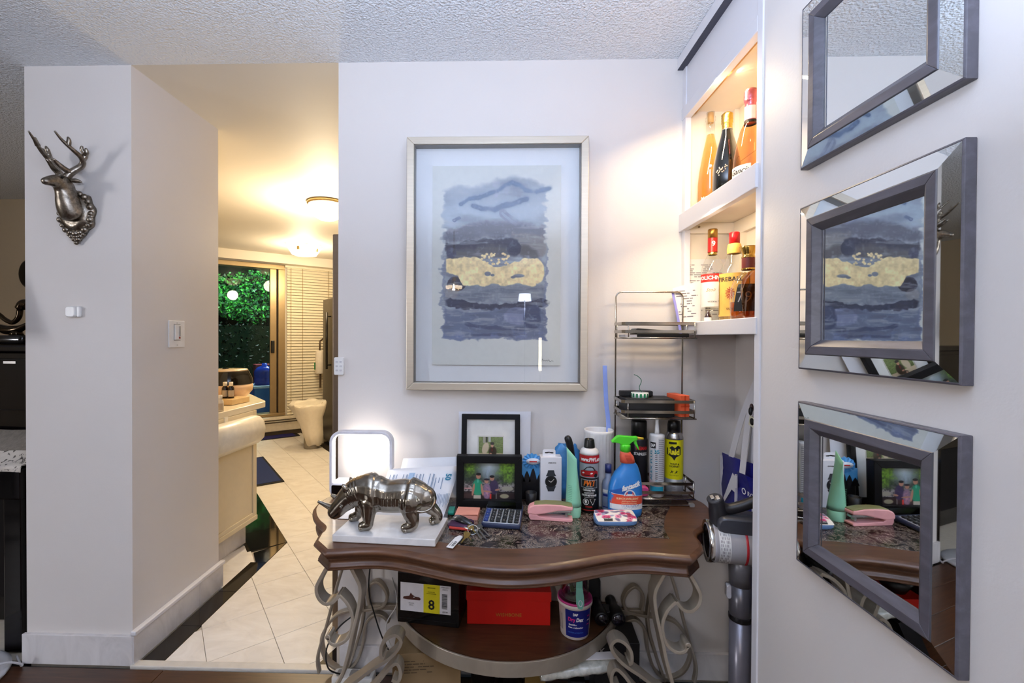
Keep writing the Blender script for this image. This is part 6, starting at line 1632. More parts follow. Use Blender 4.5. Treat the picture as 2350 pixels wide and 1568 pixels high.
# ================================================================== ON THE LOWER SHELF
S0 = SZ+.001
HR = Matrix(((1, 0, 0), (0, 0, 1), (0, 1, 0)))
t = thing('shoe_box', 'black shoe box with a white and yellow size label, at the shelf end', 'shoe box', (-.27, 1.66, S0))
a, b_ = Vector((-.372, 1.618, S0)), Vector((-.142, 1.586, S0)); u = (b_-a).normalized(); n_ = Vector((-u.y, u.x, 0))
BW, BH = (b_-a).length, .186
LR = Matrix(((u.x, n_.x, 0), (u.y, n_.y, 0), (0, 0, 1)))
gb = M('box_black', '#0b0a0b', .22, coat=.3)
put('carton', B().box(a+u*BW/2+n_*.055+Vector((0, 0, BH/2)), (BW, .11, BH), 0, LR), gb, t, bevel=.003)
put('front_edge', B().box(a+u*(BW-.006)+n_*.0005+Vector((0, 0, BH/2)), (.012, .004, BH-.01), 0, LR).box(a+u*BW/2+n_*.0005+Vector((0, 0, .012)), (BW-.01, .004, .014), 0, LR), gb, t, bevel=.001)
o = a-n_*.0012+u*.012+Vector((0, 0, .046)); w_, h_ = .190, .104
put('label', B().quad(o, u*w_, (0, 0, h_)).quad(o+u*.088-n_*.0004, u*.061, (0, 0, h_), 1), [M('tag_white', '#dddbe0', .5), M('tag_yellow', '#d5c81f', .5)], t, recalc=False)
pr = B(); up = Vector((0, 0, 1)); f_ = -n_*.0009
pr.text('8', .034, o+u*.118+up*.014+f_, u, up, 0, bold=.02)
pr.text("MEN'S SIZE", .0042, o+u*.118+up*.090+f_, u, up, 0, bold=.01).text('POINTURE', .0038, o+u*.118+up*.075+f_, u, up, 0).text('POUR HOMME', .0038, o+u*.118+up*.069+f_, u, up, 0)
pr.text('BROWN', .0038, o+u*.042+up*.028+f_, u, up, 0).text('BRUN', .0038, o+u*.042+up*.021+f_, u, up, 0)
pr.text('ITEM ART.', .0042, o+u*.169+up*.096+f_, u, up, 0).text('1902731', .0042, o+u*.169+up*.088+f_, u, up, 0).text('$29.99', .0052, o+u*.169+up*.006+f_, u, up, 0, bold=.01)
rs = random.Random(2); z = .020
while z < .074:
    h2 = rs.choice((.0008, .0014, .0022)); pr.quad(o+u*.157+up*z+f_, u*.020, up*h2, 0); z += h2+rs.choice((.0008, .0012))
sd_ = [(.010, .044), (.012, .052), (.034, .056), (.040, .069), (.044, .062), (.056, .055), (.072, .054), (.078, .048), (.074, .043), (.030, .042)]
pr.add([o+u*x+up*z2+f_ for x, z2 in sd_], [tuple(range(len(sd_)))], 1)
pr.add([o+u*x+up*z2+f_*1.3 for x, z2 in ((.048, .050), (.052, .055), (.056, .052))], [(0, 1, 2)], 2)
put('print', pr, [ink, M('sandal_brown', '#4a2418', .6, noise=0), MATS['tag_white']], t, recalc=False)
t = thing('red_shoe_box', 'bright red lidded shoe box in the middle of the shelf', 'shoe box', (.037, 1.68, S0))
red = M('box_red', '#c41a10', .45, noise=.02)
x0, x1, y0, y1 = -.118, .192, 1.612, 1.765
put('carton', B().box2((x0+.003, y0+.003, S0), (x1-.003, y1-.003, S0+.105)), red, t, bevel=.001)
put('lid', B().box2((x0, y0, S0+.088), (x1, y1, S0+.1235)), red, t, bevel=.001)
put('lettering', B().text('WISHBONE', .0125, (.037, y0+.0022, S0+.030), (1, 0, 0), (0, 0, 1), space=1.05, width=.094), M('gold_print', '#b98a3a', .4, .4, noise=0), t, recalc=False)
t = thing('black_bowl', 'black round bowl set on top of the red shoe box', 'bowl', (-.04, 1.66, S0+.125))
bxy = (-.058, 1.672)
put('bowl', B().lathe([(.001, .03), (.03, .008), (.034, 0), (.036, .004), (.062, .05), (.060, .05), (.036, .008)], (*bxy, S0+.1245), 28, sx=.95), M('bowl_black', '#0a0b0b', .3), t)
# joint compound tub with a clear jar on its lid
bx, by = .272, 1.585; VA = VIEW(bx, by)
t = thing('compound_tub', 'white tub with pink lid and navy label on the shelf', 'tub', (bx, by, S0))
tubw = M('tub_white', '#ddd2cc', .35)
put('tub', B().lathe([(.001, 0), (.047, 0), (.050, .003), (.0575, .112), (.0615, .114), (.0615, .124), (.060, .125), (.001, .124)], (bx, by, S0), 36), tubw, t)
put('lid', B().lathe([(.061, .124), (.0605, .131), (.056, .132), (.055, .128), (.001, .128)], (bx, by, S0), 36), M('lid_pink', '#c0347f', .35), t)
def cone_r(z): return .0503+(.0575-.0503)*(z-.003)/.109
lb = B()
for (a0_, a1_, z0_, z1_, mi) in ((VA-.60, VA+1.15, .012, .108, 0), (VA-1.25, VA-.85, .025, .085, 1)):
    n = 14; vs = []
    for k in range(n+1):
        aa = a0_+(a1_-a0_)*k/n
        for z in (z0_, z1_): rr_ = cone_r(z)+.0005; vs.append((bx+rr_*math.cos(aa), by+rr_*math.sin(aa), S0+z))
    lb.add(vs, [(2*k, 2*k+2, 2*k+3, 2*k+1) for k in range(n)], mi, True)
put('label', lb, [M('tub_navy', '#121a6e', .4), M('tub_grey', '#b3a8a4', .5)], t, recalc=False)
pr = B()
def tc(s, h, da, z, mi, width=None, bold=0, shear=0):
    vs, fs = text2d(s, bold, shear); W = max(p[0] for p in vs)-min(p[0] for p in vs); mx = (max(p[0] for p in vs)+min(p[0] for p in vs))/2; k = (width/W) if width else h
    out = []
    for x, y in vs:
        zz = z+y*h; rr_ = cone_r(zz)+.0011; aa = VA+da+(x-mx)*k/rr_; out.append((bx+rr_*math.cos(aa), by+rr_*math.sin(aa), S0+zz))
    pr.add(out, fs, mi)
tc('DAP', .009, .05, .090, 0, .017, .05); tc('Dry', .0125, -.18, .070, 1, .026, .04); tc('Dex', .0125, .33, .070, 0, .027, .05, .2)
tc('Spackling', .0055, -.12, .055, 0, .028, .03); tc('Pate a reboucher', .0055, .08, .045, 0, .052, .03); tc('CAUTION: ATTENTION', .0045, .06, .027, 2, .055)
for k in range(3): tc('~', .012, .95, .05+.015*k, 0 if k % 2 else 1, .012, .05)
for k in range(12):
    z = .028+k*.0045; rr_ = cone_r(z)+.001; vs = []
    for aa in (VA-1.2, VA-.9):
        for q in (0, .0022): vs.append((bx+rr_*math.cos(aa), by+rr_*math.sin(aa), S0+z+q))
    pr.add(vs, [(0, 2, 3, 1)], 3)
put('lettering', pr, [whitei, M('magenta_ink', '#d0307c', .5, noise=0), M('sky_ink', '#4f86d6', .5, noise=0), ink], t, recalc=False)
zj = S0+.1325
t = thing('clear_jar', 'clear plastic jar of small parts with a mint strap, on the pink tub lid', 'jar', (bx, by, zj))
put('jar', B().lathe([(.001, 0), (.046, 0), (.049, .003), (.049, .118), (.047, .118), (.047, .004), (.001, .003)], (bx, by, zj), 32), pane('jar_plastic', (.90, .93, .90), 1.2), t)
bits = B(); rs = random.Random(4)
for q in range(40):
    a_ = rs.random()*2*PI; rr_ = .039*rs.random()**.5; bits.box((bx+rr_*math.cos(a_), by+rr_*math.sin(a_), zj+.012+.065*rs.random()), (.018, .012, .004), rs.choice((0, 1, 2)), rot('X', rs.random()*3) @ rot('Z', rs.random()*3))
bo = put('contents', bits, [M('part_olive', '#5d6142', .5), M('part_grey', '#9a948b', .4), M('part_dark', '#38323a', .5)], t); bo['kind'] = 'stuff'
VA = VIEW(bx, by)
sp = [];
for k, z in enumerate((.112, .085, .055, .030, .005, -.012)): 
    rr_ = .0525+(.006 if z < .04 else 0)+(.006 if z < .01 else 0); a_ = VA+.28; sp.append((bx+rr_*math.cos(a_), by+rr_*math.sin(a_), zj+z))
td = Vector((-math.sin(VA), math.cos(VA), 0))
wds = [.010, .010, .011, .0135, .0135, .006]
vs = []; nn = Vector((math.cos(VA+.28), math.sin(VA+.28), 0))
for p, w2 in zip(sp, wds):
    p = Vector(p); vs += [p-td*w2, p+td*w2, p+td*w2+nn*.004, p-td*w2+nn*.004]
put('strap', B().loft([vs[i*4:i*4+4] for i in range(6)], smooth=False), M('mint_strap', '#6fae9f', .4), t, bevel=.0015)
e = B(); c_ = Vector(sp[4])+nn*.0046+Vector((0, 0, .004))
e.tube([c_+td*.006*math.cos(k*PI/8)+Vector((0, 0, 1))*.0105*math.sin(k*PI/8) for k in range(16)], .0014, 6, closed=True)
put('eyelet', e, M('eyelet_white', '#d6dcea', .3), t)
# binocular-like black device at the shelf's far end
t = thing('binoculars', 'black binoculars lying at the dark far end of the shelf', 'binoculars', (.40, 1.70, S0))
bk = M('binocular_black', '#0e0f10', .45)
for dx_ in (-.03, .03):
    put('barrel', B().lathe([(.001, 0), (.024, 0), (.026, .004), (.026, .05), (.020, .07), (.018, .11), (.020, .112), (.020, .125), (.001, .125)], (.405+dx_, 1.612, S0+.0275), 24, 0, rot('X', -PI/2)), bk, t)
    put('lens', B().lathe([(.001, 0), (.020, 0), (.020, .001), (.001, .001)], (.405+dx_, 1.6105, S0+.0275), 24, 0, rot('X', -PI/2)), M('lens_dark', '#181420', .04, coat=1), t)
put('bridge', B().box((.405, 1.667, S0+.030), (.03, .05, .018)), bk, t, bevel=.004)
t = thing('camera_case', 'black soft case behind the binoculars on the shelf', 'case', (.41, 1.74, S0))
put('case_body', B().rbox((.345, 1.738, S0+.06), (.10, .03, .118), .015, axis=1, inset=.004), M('nylon_black', '#0d0d0f', .7, bump=.2), t)

# ================================================================== ON THE FLOOR UNDER THE TABLE
def carton(name, label, c, d, rz, mat, cat='box', extra=None):
    t = thing(name, label, cat, (c[0], c[1], .001))
    R = rot('Z', rz)
    put('carton', B().box(Vector((c[0], c[1], .001+d[2]/2)), d, 0, R), mat, t, bevel=.002)
    return t, R
kraft = M('kraft_card', '#8d7350', .7)
t, R = carton('kraft_carton', 'brown cardboard box on the floor below the black shoe box', (-.26, 1.63), (.24, .16, .235), .1, kraft)
put('print', text_lines(B(), Vector((-.33, 1.538, .215)), R @ Vector((1, 0, 0)), (0, 0, 1), .11, .05, 5, 21), M('kraft_ink', '#5d4a33', .7, noise=0), t, recalc=False)
for i, (x, y, h) in enumerate(((-.055, 1.60, .225), (.045, 1.63, .215))):
    t = thing('black_pot', 'black round pot on the floor under the shelf' if False else ('black round pot beside the brown cardboard box on the floor' if i == 0 else 'black round pot between the other pot and the wrapped roll'), 'pot', (x, y, .001))
    put('pot', B().lathe([(.001, 0), (.036, 0), (.040, .004), (.046, h), (.049, h+.002), (.049, h+.008), (.045, h+.008), (.043, h-.01), (.038, .01), (.001, .008)], (x, y, .001), 28), M('pot_black', '#0d0c0c', .35), t)
t, R = carton('yellow_carton', 'dull yellow carton standing on the floor beside the black pots', (.135, 1.66), (.075, .10, .222), 0, M('carton_ochre', '#6d5526', .6))
t, R = carton('black_carton', 'black carton with pale print on the floor under the shelf end', (.43, 1.66), (.16, .12, .255), -.06, M('carton_black', '#0f0f12', .45))
put('print', B().text('K', .02, (.375, 1.5965, .215), (1, .06, 0), (0, 0, 1), bold=.02).text('R P', .016, (.44, 1.5925, .185), (1, -.06, 0), (0, 0, 1)), M('pale_print', '#b9b5b0', .6, noise=0), t, recalc=False)
t = thing('wrapped_roll', 'long roll in shiny clear plastic wrap slanting on the floor under the shelf', 'roll', (.26, 1.52, .2))
pa, pb_ = Vector((.14, 1.50, .214)), Vector((.40, 1.53, .232)); 
R_ = []
d = (pb_-pa).normalized(); s1 = d.cross(Vector((0, 0, 1))).normalized(); s2 = s1.cross(d)
for q in range(16):
    p = pa.lerp(pb_, q/15); R_.append([p+(s1*math.cos(k*PI/10)+s2*math.sin(k*PI/10)*.7)*(.030+.0022*math.sin(q*1.9+k*1.3)) for k in range(20)])
put('wrap', B().loft(R_), M('crinkled_wrap', '#b9b8ae', .12, noise=.25, scale=60, bump=.5, bscale=50, coat=.6), t)
put('roll_stand', B().box((.27, 1.53, .092), (.05, .05, .182)), M('carton_black', '#0f0f12', .45), t)
t = thing('folded_sheet', 'white folded leaflet lying on the wrapped roll', 'paper', (.37, 1.50, .26))
put('sheet', B().box((.345, 1.525, .2585), (.12, .035, .002), 0, rot('Y', math.radians(-4))), sheet, t)
# cables, power strip
cabk = M('cable_black', '#0a0a0b', .5)
def cable(label, pts, r=.0028, mat=cabk, name='cable'):
    b = B().tube(catmull([Vector(p) for p in pts], 7), r, 8)
    return solo(name, b, mat, label, 'cable')
cable('black cord looping on the floor by the vacuum cleaner', [(.50, 1.74, .10), (.56, 1.72, .06), (.64, 1.66, .012), (.70, 1.60, .004), (.73, 1.52, .004), (.76, 1.47, .02)])
cable('black cord hanging in the scrolls of the table end', [(-.50, 1.745, .52), (-.515, 1.74, .36), (-.49, 1.73, .26), (-.44, 1.72, .14), (-.36, 1.72, .03), (-.30, 1.73, .004)])
cable('black cord rising from the power strip at the wall opening', [(-.60, 1.68, .052), (-.645, 1.66, .09), (-.655, 1.67, .16), (-.62, 1.70, .22), (-.57, 1.735, .25)])
cable('white cord tangled behind the table scrolls', [(-.42, 1.735, .40), (-.40, 1.73, .30), (-.44, 1.72, .22), (-.41, 1.71, .12), (-.36, 1.70, .03), (-.30, 1.69, .004)], .0025, M('cable_white', '#cfccc6', .5))
t = thing('power_strip', 'white power strip lying at the foot of the wall by the opening', 'power strip', (-.58, 1.72, .001))
put('body', B().rbox((-.56, 1.70, .022), (.16, .055, .042), .008, axis=2, inset=.004), M('strip_white', '#d2d0cb', .4), t)
for q in range(3): put('socket', B().rbox((-.61+q*.05, 1.70, .0440), (.03, .032, .003), .006, axis=2), M('socket_grey', '#8f8c88', .5), t)

# ================================================================== VACUUM, BAGS
vac = t = thing('stick_vacuum', 'grey cordless stick vacuum standing in the niche beside the table', 'vacuum cleaner', (.7624, 1.385, 0))
gun = M('vac_grey', '#6b686b', .32, .3, noise=.03); silv = M('vac_silver', '#bdbabd', .30, .25, noise=.03); vb = M('vac_black', '#1c1b1f', .4)
YV = 1.385
zc = atY(1690, 1250, YV).z; xv = .765
cx0 = atY(1621, 1245, YV).x+.008
RX = rot('Y', PI/2)
put('dust_bin', B().lathe([(.050, 0), (.060, .004), (.062, .012), (.062, .018), (.060, .020), (.060, .155), (.056, .165), (.001, .165)], (cx0, YV, zc), 40, 0, RX, caps=False), silv, t)
put('front_rim', B().lathe([(.049, .003), (.0625, -.001), (.0640, .006), (.0625, .014)], (cx0, YV, zc), 40, 0, RX, caps=False), M('rim_chrome', '#d4d1cb', .15, 1), t)
put('filter_face', B().lathe([(.001, .006), (.05, .006), (.052, .004)], (cx0, YV, zc), 32, 0, RX, caps=False), M('vac_dark', '#161517', .25), t)
put('red_ring', B().lathe([(.0602, .099), (.0607, .100), (.0607, .105), (.0602, .106)], (cx0, YV, zc), 40, 0, RX, caps=False), M('vac_red', '#a8232a', .35), t)
lb = B(); prt = B()
for (x0_, x1_, a0_, a1_) in ((.026, .058, -1.9, -.35),):
    n = 14; vs = []
    for k in range(n+1):
        a_ = PI/2+ (0) ; th = -PI/2-1.0+2.0*k/n
        for x in (x0_, x1_): vs.append((cx0+x, YV+.0606*math.sin(th), zc+.0606*math.cos(th)*1))
    lb.add(vs, [(2*k, 2*k+2, 2*k+3, 2*k+1) for k in range(n)], 0, True)
for c_ in range(7):
    x = .030+.0038*c_
    for k in range(10):
        th = -PI/2-.85+1.7*k/10; vs = []
        for q in (0, .13):
            for xx in (x, x+.0014): vs.append((cx0+xx, YV+.0610*math.sin(th+q), zc+.0610*math.cos(th+q)))
        if (k*3+c_) % 4: prt.add(vs, [(0, 2, 3, 1)])
put('warning_label', lb, M('label_grey', '#cfcdca', .5), t, recalc=False); put('label_print', prt, M('vac_ink', '#6a6668', .6, noise=0), t, recalc=False)
lg = B(); vs, fs = text2d('LG', .02)
lg.add([(cx0+.116+y*.012, YV-.0606*math.cos((x-.2)*.2), zc-.0606*math.sin((x-.2)*.2)) for x, y in vs], fs); put('emblem', lg, M('vac_ink', '#6a6668', .6, noise=0), t, recalc=False)
# handle: front column with buttons, long grip running back
col_ = catmull([(cx0+.040, YV, zc+.055), (cx0+.034, YV, zc+.085), (cx0+.030, YV, zc+.115), (cx0+.024, YV, zc+.132)], 5)
put('front_column', B().tube(col_, [.030-.008*i/(len(col_)-1) for i in range(len(col_))], 16), vb, t)
put('button_pad', B().lathe([(.001, .003), (.018, .003), (.021, 0), (.021, -.004)], (cx0+.022, YV-.004, zc+.136), 20, 0, rot('Y', math.radians(-22)) @ rot('X', math.radians(25)), sx=1.1), M('pad_grey', '#38373b', .3), t)
bt = B()
for q in (-1, 1): bt.box((cx0+.022+q*.008, YV-.008, zc+.141), (.010, .016, .002), 0, rot('Y', math.radians(-22)) @ rot('X', math.radians(25)))
put('button', bt, M('rim_chrome', '#d4d1cb', .15, 1), t, bevel=.0008)
gr = catmull([(cx0+.030, YV, zc+.118), (cx0+.060, YV, zc+.106), (cx0+.100, YV, zc+.118), (cx0+.150, YV, zc+.142), (cx0+.20, YV, zc+.150), (cx0+.225, YV, zc+.120), (cx0+.225, YV, zc+.07)], 5)
put('grip', B().tube(gr, .0165, 14), vb, t)
put('motor_top', B().rbox((cx0+.125, YV, zc+.066), (.20, .085, .05), .02, axis=1, inset=.006), M('vac_slate', '#3f4046', .3, .3), t)
put('motor', B().lathe([(.056, .166), (.058, .17), (.058, .225), (.045, .232), (.001, .232)], (cx0, YV, zc), 36, 0, RX), vb, t)
tx_ = atY(1700, 1400, YV).x
put('neck', B().cyl((tx_, YV, zc-.03), (tx_, YV, zc-.125), .036, .032, 24), gun, t)
put('tube_socket', B().lathe([(.0325, 0), (.0325, -.09), (.030, -.095), (.001, -.095)], (tx_, YV, zc-.124), 28), M('vac_tube', '#5c595d', .3, .4, noise=.03), t)
put('latch', B().rbox((tx_-.036, YV-.006, zc-.145), (.014, .024, .042), .006, axis=1, inset=.002), silv, t)
put('collar', B().lathe([(.033, 0), (.0335, -.004), (.0335, -.010), (.033, -.014)], (tx_, YV, zc-.218), 28, caps=False), M('vac_dark', '#161517', .25), t)
put('wand', B().cyl((tx_, YV, zc-.22), (tx_, YV, .07), .031, n=28), M('wand_grey', '#77737a', .3, .4, noise=.03), t)
put('floor_head', B().rbox((tx_+.0, YV+.02, .036), (.11, .24, .070), .02, axis=0, inset=.006), vb, t)
vac.rotation_euler = (0, 0, math.radians(-13))
# bags on the niche wall
navy = M('bag_navy', '#15167c', .35, noise=.04); bagw = M('bag_white', '#d7d4d6', .45, noise=.02)
def tote(label, origin, u, w_, h_, dep, seed, extra):
    t = thing('shopping_bag', label, 'bag', tuple(origin))
    u = Vector(u).normalized(); n = Vector((-u.y, u.x, 0)); o = Vector(origin); rs = random.Random(seed)
    rows_ = []
    for q in range(7):
        f = q/6; d = dep*(1-.6*f); ring = []
        pts = [(0, 0), (w_*.33, -.004), (w_*.66, .003), (w_, 0), (w_, d), (w_*.66, d+.004), (w_*.33, d-.003), (0, d)]
        for x, y in pts: ring.append(o+u*(x+rs.uniform(-.002, .002))+n*(y+rs.uniform(-.004, .004)*(.3+f))+Vector((0, 0, h_*f+(rs.uniform(-.006, .006) if q == 6 else 0))))
        rows_.append(ring)
    put('bag_body', B().loft(rows_, cap=False), navy, t)
    extra(t, o, u, n); return t
up = Vector((0, 0, 1))
hook = Vector((.900, 1.555, 1.222))
def ex1(t, o, u, n):
    f = n*-.006
    put('print', B().add([o+u*.02+up*.20+f, o+u*.075+up*.315+f, o+u*.135+up*.27+f, o+u*.13+up*.235+f, o+u*.07+up*.25+f, o+u*.028+up*.19+f], [(0, 1, 2, 3, 4, 5)]).add([o+u*.035+up*.0+f, o+u*.22+up*.0+f, o+u*.22+up*.085+f, o+u*.12+up*.115+f, o+u*.045+up*.12+f], [(0, 1, 2, 3, 4)]), bagw, t, recalc=False)
    put('edge', B().box(o-n*.002+up*.18, (.008, .006, .36), 0), bagw, t)
    put('lettering', B().text('E))', .022, o+u*.075+up*.150+f*1.2, u, up, bold=.02, space=.8), whitei, t, recalc=False)
    put('lettering', B().text('ONE SONG', .026, o+u*.13+up*.060+f*1.2, u, up, width=.150), navy, t, recalc=False)
def ex2(t, o, u, n):
    f = n*-.006
    put('edge', B().box(o-n*.002+up*.19, (.008, .006, .37), 0), bagw, t)
    b = B().text('ROGERS', .0155, o+u*.128+up*.325+f, u, up, bold=.01, space=1.1, width=.098)
    put('lettering', B().text('DROP', .024, o+u*.150+up*.272+f, u, up, bold=.03), whitei, t, recalc=False); put('lettering', B().text('GO GREEN', .020, o+u*.150+up*.205+f, u, up, bold=.02), whitei, t, recalc=False)
    c = o+u*.056+up*.333+f; n_ = 14
    ri = [c+u*.0085*math.cos(k*2*PI/n_)+up*.0075*math.sin(k*2*PI/n_) for k in range(n_)]; ro = [c+u*.0128*math.cos(k*2*PI/n_)+up*.0112*math.sin(k*2*PI/n_) for k in range(n_)]
    b.add(ri+ro, [(k, (k+1) % n_, n_+(k+1) % n_, n_+k) for k in range(n_)])
    put('lettering', b, whitei, t, recalc=False)
    put('side_tag', B().box(o+u*.012+f*1.5+up*.352, (.003, .014, .045), 0), bagw, t)
b1 = tote('navy blue bag with white slogan shapes, the one nearer the room corner', (.868, 1.752, .535), (.11, -.99, 0), .30, .372, .012, 3, ex1)
b2 = tote('navy blue bag with white ringed lettering, the one nearer the wall end', (.862, 1.632, .482), (.02, -1, 0), .34, .388, .012, 5, ex2)
def handles(t, feet, w_=.026):
    for a_, b_ in feet:
        a_, b_ = Vector(a_), Vector(b_)
        pts = catmull([a_, a_.lerp(hook, .5)+Vector((-.006, .012, 0)), hook+Vector((-.004, .014, -.01)), hook+Vector((0, .0, .004)), hook+Vector((-.004, -.014, -.01)), b_.lerp(hook, .5)+Vector((-.006, -.012, 0)), b_], 6)
        put('handle', B().strap(pts, (.25, -.97, .0), w_, .0016), bagw, t)
handles(b1, [((.872, 1.69, .905), (.890, 1.60, .900))])
handles(b2, [((.860, 1.592, .872), (.866, 1.46, .868))])
t = thing('coat_hook', 'dark metal wall hook holding the bag handles inside the niche', 'hook', (.93, 1.555, 1.20))
put('plate', B().box((.926, 1.53, 1.215), (.008, .10, .03)), M('hook_dark', '#1c1a19', .4, .6), t, bevel=.002)
put('hook', B().tube(catmull([(.924, 1.555, 1.235), (.905, 1.555, 1.213), (.888, 1.555, 1.218), (.884, 1.555, 1.240)], 5), .005, 10), MATS['hook_dark'], t)
t = thing('key_charm', 'cluster of small keys and coloured charms hanging over the bag handles', 'key ring', (.86, 1.515, 1.16))
rs = random.Random(8)
for q, (dy, dz, c_) in enumerate(((-.0, -.02, '#6d2c22'), (-.012, -.035, '#30506e'), (.012, -.04, '#3b211d'), (-.02, -.015, '#a3957d'), (.004, -.05, '#1c1c20'))):
    put('charm', B().sphere((.862-.004*q, 1.515+dy, 1.155+dz), .010, 10, k=6, sq=(.6, .8, 1.5)), M('charm_%s' % ('rust', 'blue', 'brown', 'tan', 'black')[q], c_, .35), t)
put('ring', B().tube([(.862, 1.515+.012*math.cos(k*PI/8), 1.162+.012*math.sin(k*PI/8)) for k in range(16)], .0012, 6, closed=True), steel, t)
put('tag', B().box((.850, 1.515, 1.070), (.003, .034, .034), 0, rot('X', .2)), M('tag_cream', '#d8d4b8', .5), t)
put('tag_emblem', B().lathe([(.001, 0), (.012, 0), (.012, .001), (.001, .001)], (.8480, 1.513, 1.071), 20, 0, rot('Y', -PI/2)), ink, t)
t = thing('dark_jacket', 'dark garment hanging behind the bag handles in the niche', 'jacket', (.91, 1.42, .9))
R_ = []
for q in range(8):
    f = q/7; R_.append([(.908+.018*math.cos(k*PI/7)*(.6+.5*f)+.004*math.sin(q*1.3+k*2), 1.405+(.055+.06*(1-f))*math.sin(k*PI/7), .62+.57*f) for k in range(14)])
put('cloth', B().loft(R_), M('jacket_black', '#0e0d13', .8, bump=.2), t)
# ================================================================== KITCHEN
cabw = M('cabinet_cream', '#ded0b2', .4, noise=.015)
t = thing('kitchen_peninsula', 'cream kitchen peninsula with a pale counter slab behind the corridor wall', 'cabinet', (-2.1, 2.9, 0))
A_, B_ = V2(-1.645, 2.337), V2(-1.605, 2.88); C_ = B_+KV*.62; D_ = V2(-2.45, 3.0); E2 = V2(-1.99, 2.45)
poly = [tuple(p) for p in (A_, B_, C_, D_, E2)]+[(-1.94, 2.337)]
put('body', B().prism(poly, .16, .865), cabw, t, bevel=.002)
tk = [(p[0]-.05, p[1]-.03) for p in poly[:2]]+[(C_.x-.04, C_.y-.05), tuple(D_), tuple(E2), (-1.94, 2.337)]; tk[0] = (A_.x-.05, 2.337)
put('toe_kick', B().prism(tk, .001, .16), marble_s, t)
put('base_trim', B().prism([(A_.x-.01, 2.337), (A_.x+.012, 2.337), (B_.x+.012, B_.y+.004), (B_.x-.01, B_.y)], .145, .175), cabw, t, bevel=.003)
d = (B_-A_).normalized(); nn = V2(d.y, -d.x)
def fr(s0, s1, z0, z1): 
    p = A_+d*s0; q = A_+d*s1
    return B().prism([tuple(p), tuple(p+nn*.008), tuple(q+nn*.008), tuple(q)], z0, z1)
Ln_ = (B_-A_).length
put('panel_frame', fr(Ln_-.035, Ln_, .175, .865), cabw, t, bevel=.002)
put('panel_frame', fr(0, Ln_-.035, .80, .865), cabw, t, bevel=.002)
put('panel_frame', fr(0, Ln_-.035, .175, .20), cabw, t, bevel=.002)
ct = [(A_.x+.01, 2.337), (-1.60, 2.99), (-1.62, 3.03), (C_.x+.03, C_.y+.05), (-2.42, 3.03), (-1.99, 2.45), (-1.94, 2.337)]
put('counter_slab', B().prism(ct, .866, .905), M('counter_cream', '#e6dcc4', .2, noise=.03), t, bevel=.004)
# white hanging bin
hz0 = .66
t = thing('hanging_bin', 'white plastic bin with a rounded lid hooked onto the peninsula panel', 'bin', (-1.58, 2.62, .665))
binw = M('bin_white', '#e9e2d2', .3)
R_ = []
prof = [(0, .66), (.045, .662), (.085, .70), (.095, .76), (.085, .81), (.055, .838), (.02, .842), (0, .842)]
p0 = A_+d*.05+nn*.009; p1 = A_+d*(Ln_-.035)+nn*.009
def sec(p, k): return [(p.x+nn.x*x*k, p.y+nn.y*x*k, .66+(z-.66)*(1 if k == 1 else .97)) for x, z in prof]
put('bin_body', B().loft([sec(p0, .8), sec(p0+d*.02, 1), sec(p1-d*.03, 1), sec(p1-d*.008, .93), sec(p1, .75)]), binw, t)
put('hook_strap', B().box(Vector((p0.x-nn.x*.004, p0.y, .855))+Vector((d.x, d.y, 0))*.2, (.012, .03, .03)), binw, t)
# rice cooker
cxr, cyr, zr = -1.900, 3.06, .906
t = thing('rice_cooker', 'cream rice cooker with a glossy black lid band on the counter', 'rice cooker', (cxr, cyr, zr))
cr_c = M('cooker_cream', '#e3bf98', .3, noise=.02)
put('body', B().lathe([(.001, 0), (.095, 0), (.105, .006), (.150, .060), (.156, .090), (.152, .115)], (cxr, cyr, zr), 48), cr_c, t)
put('lid_band', B().lathe([(.154, .112), (.150, .150), (.130, .195), (.122, .205)], (cxr, cyr, zr), 48, caps=False), M('cooker_black', '#120e0b', .06), t)
put('lid', B().lathe([(.126, .202), (.120, .213), (.07, .217), (.001, .218)], (cxr, cyr, zr), 48), M('cooker_lid', '#cdb89c', .25, .4), t)
put('lid_valve', B().lathe([(.02, 0), (.018, .006), (.001, .007)], (cxr, cyr-.03, zr+.217), 20), MATS['cooker_black'], t)
put('latch', B().rbox((cxr+.085, cyr-.127, zr+.108), (.03, .008, .010), .003, axis=1, R=None), M('latch_gold', '#d9b27a', .2, .8), t)
tr_ = thing('wooden_tray', 'small pale wooden tray on the counter in front of the rice cooker', 'tray', (-1.70, 2.72, .906))
def ctp(px, py): p = atZ(px, py, .907); return p
a, b2, c2 = ctp(513, 938), ctp(553, 932), ctp(556, 915)
tc_ = (a+c2)/2
put('tray_body', B().box((tc_.x-.01, tc_.y, .925), (.13, .17, .036), 0, rot('Z', -.1)), M('tray_wood', '#cfae7a', .5), tr_, bevel=.003)
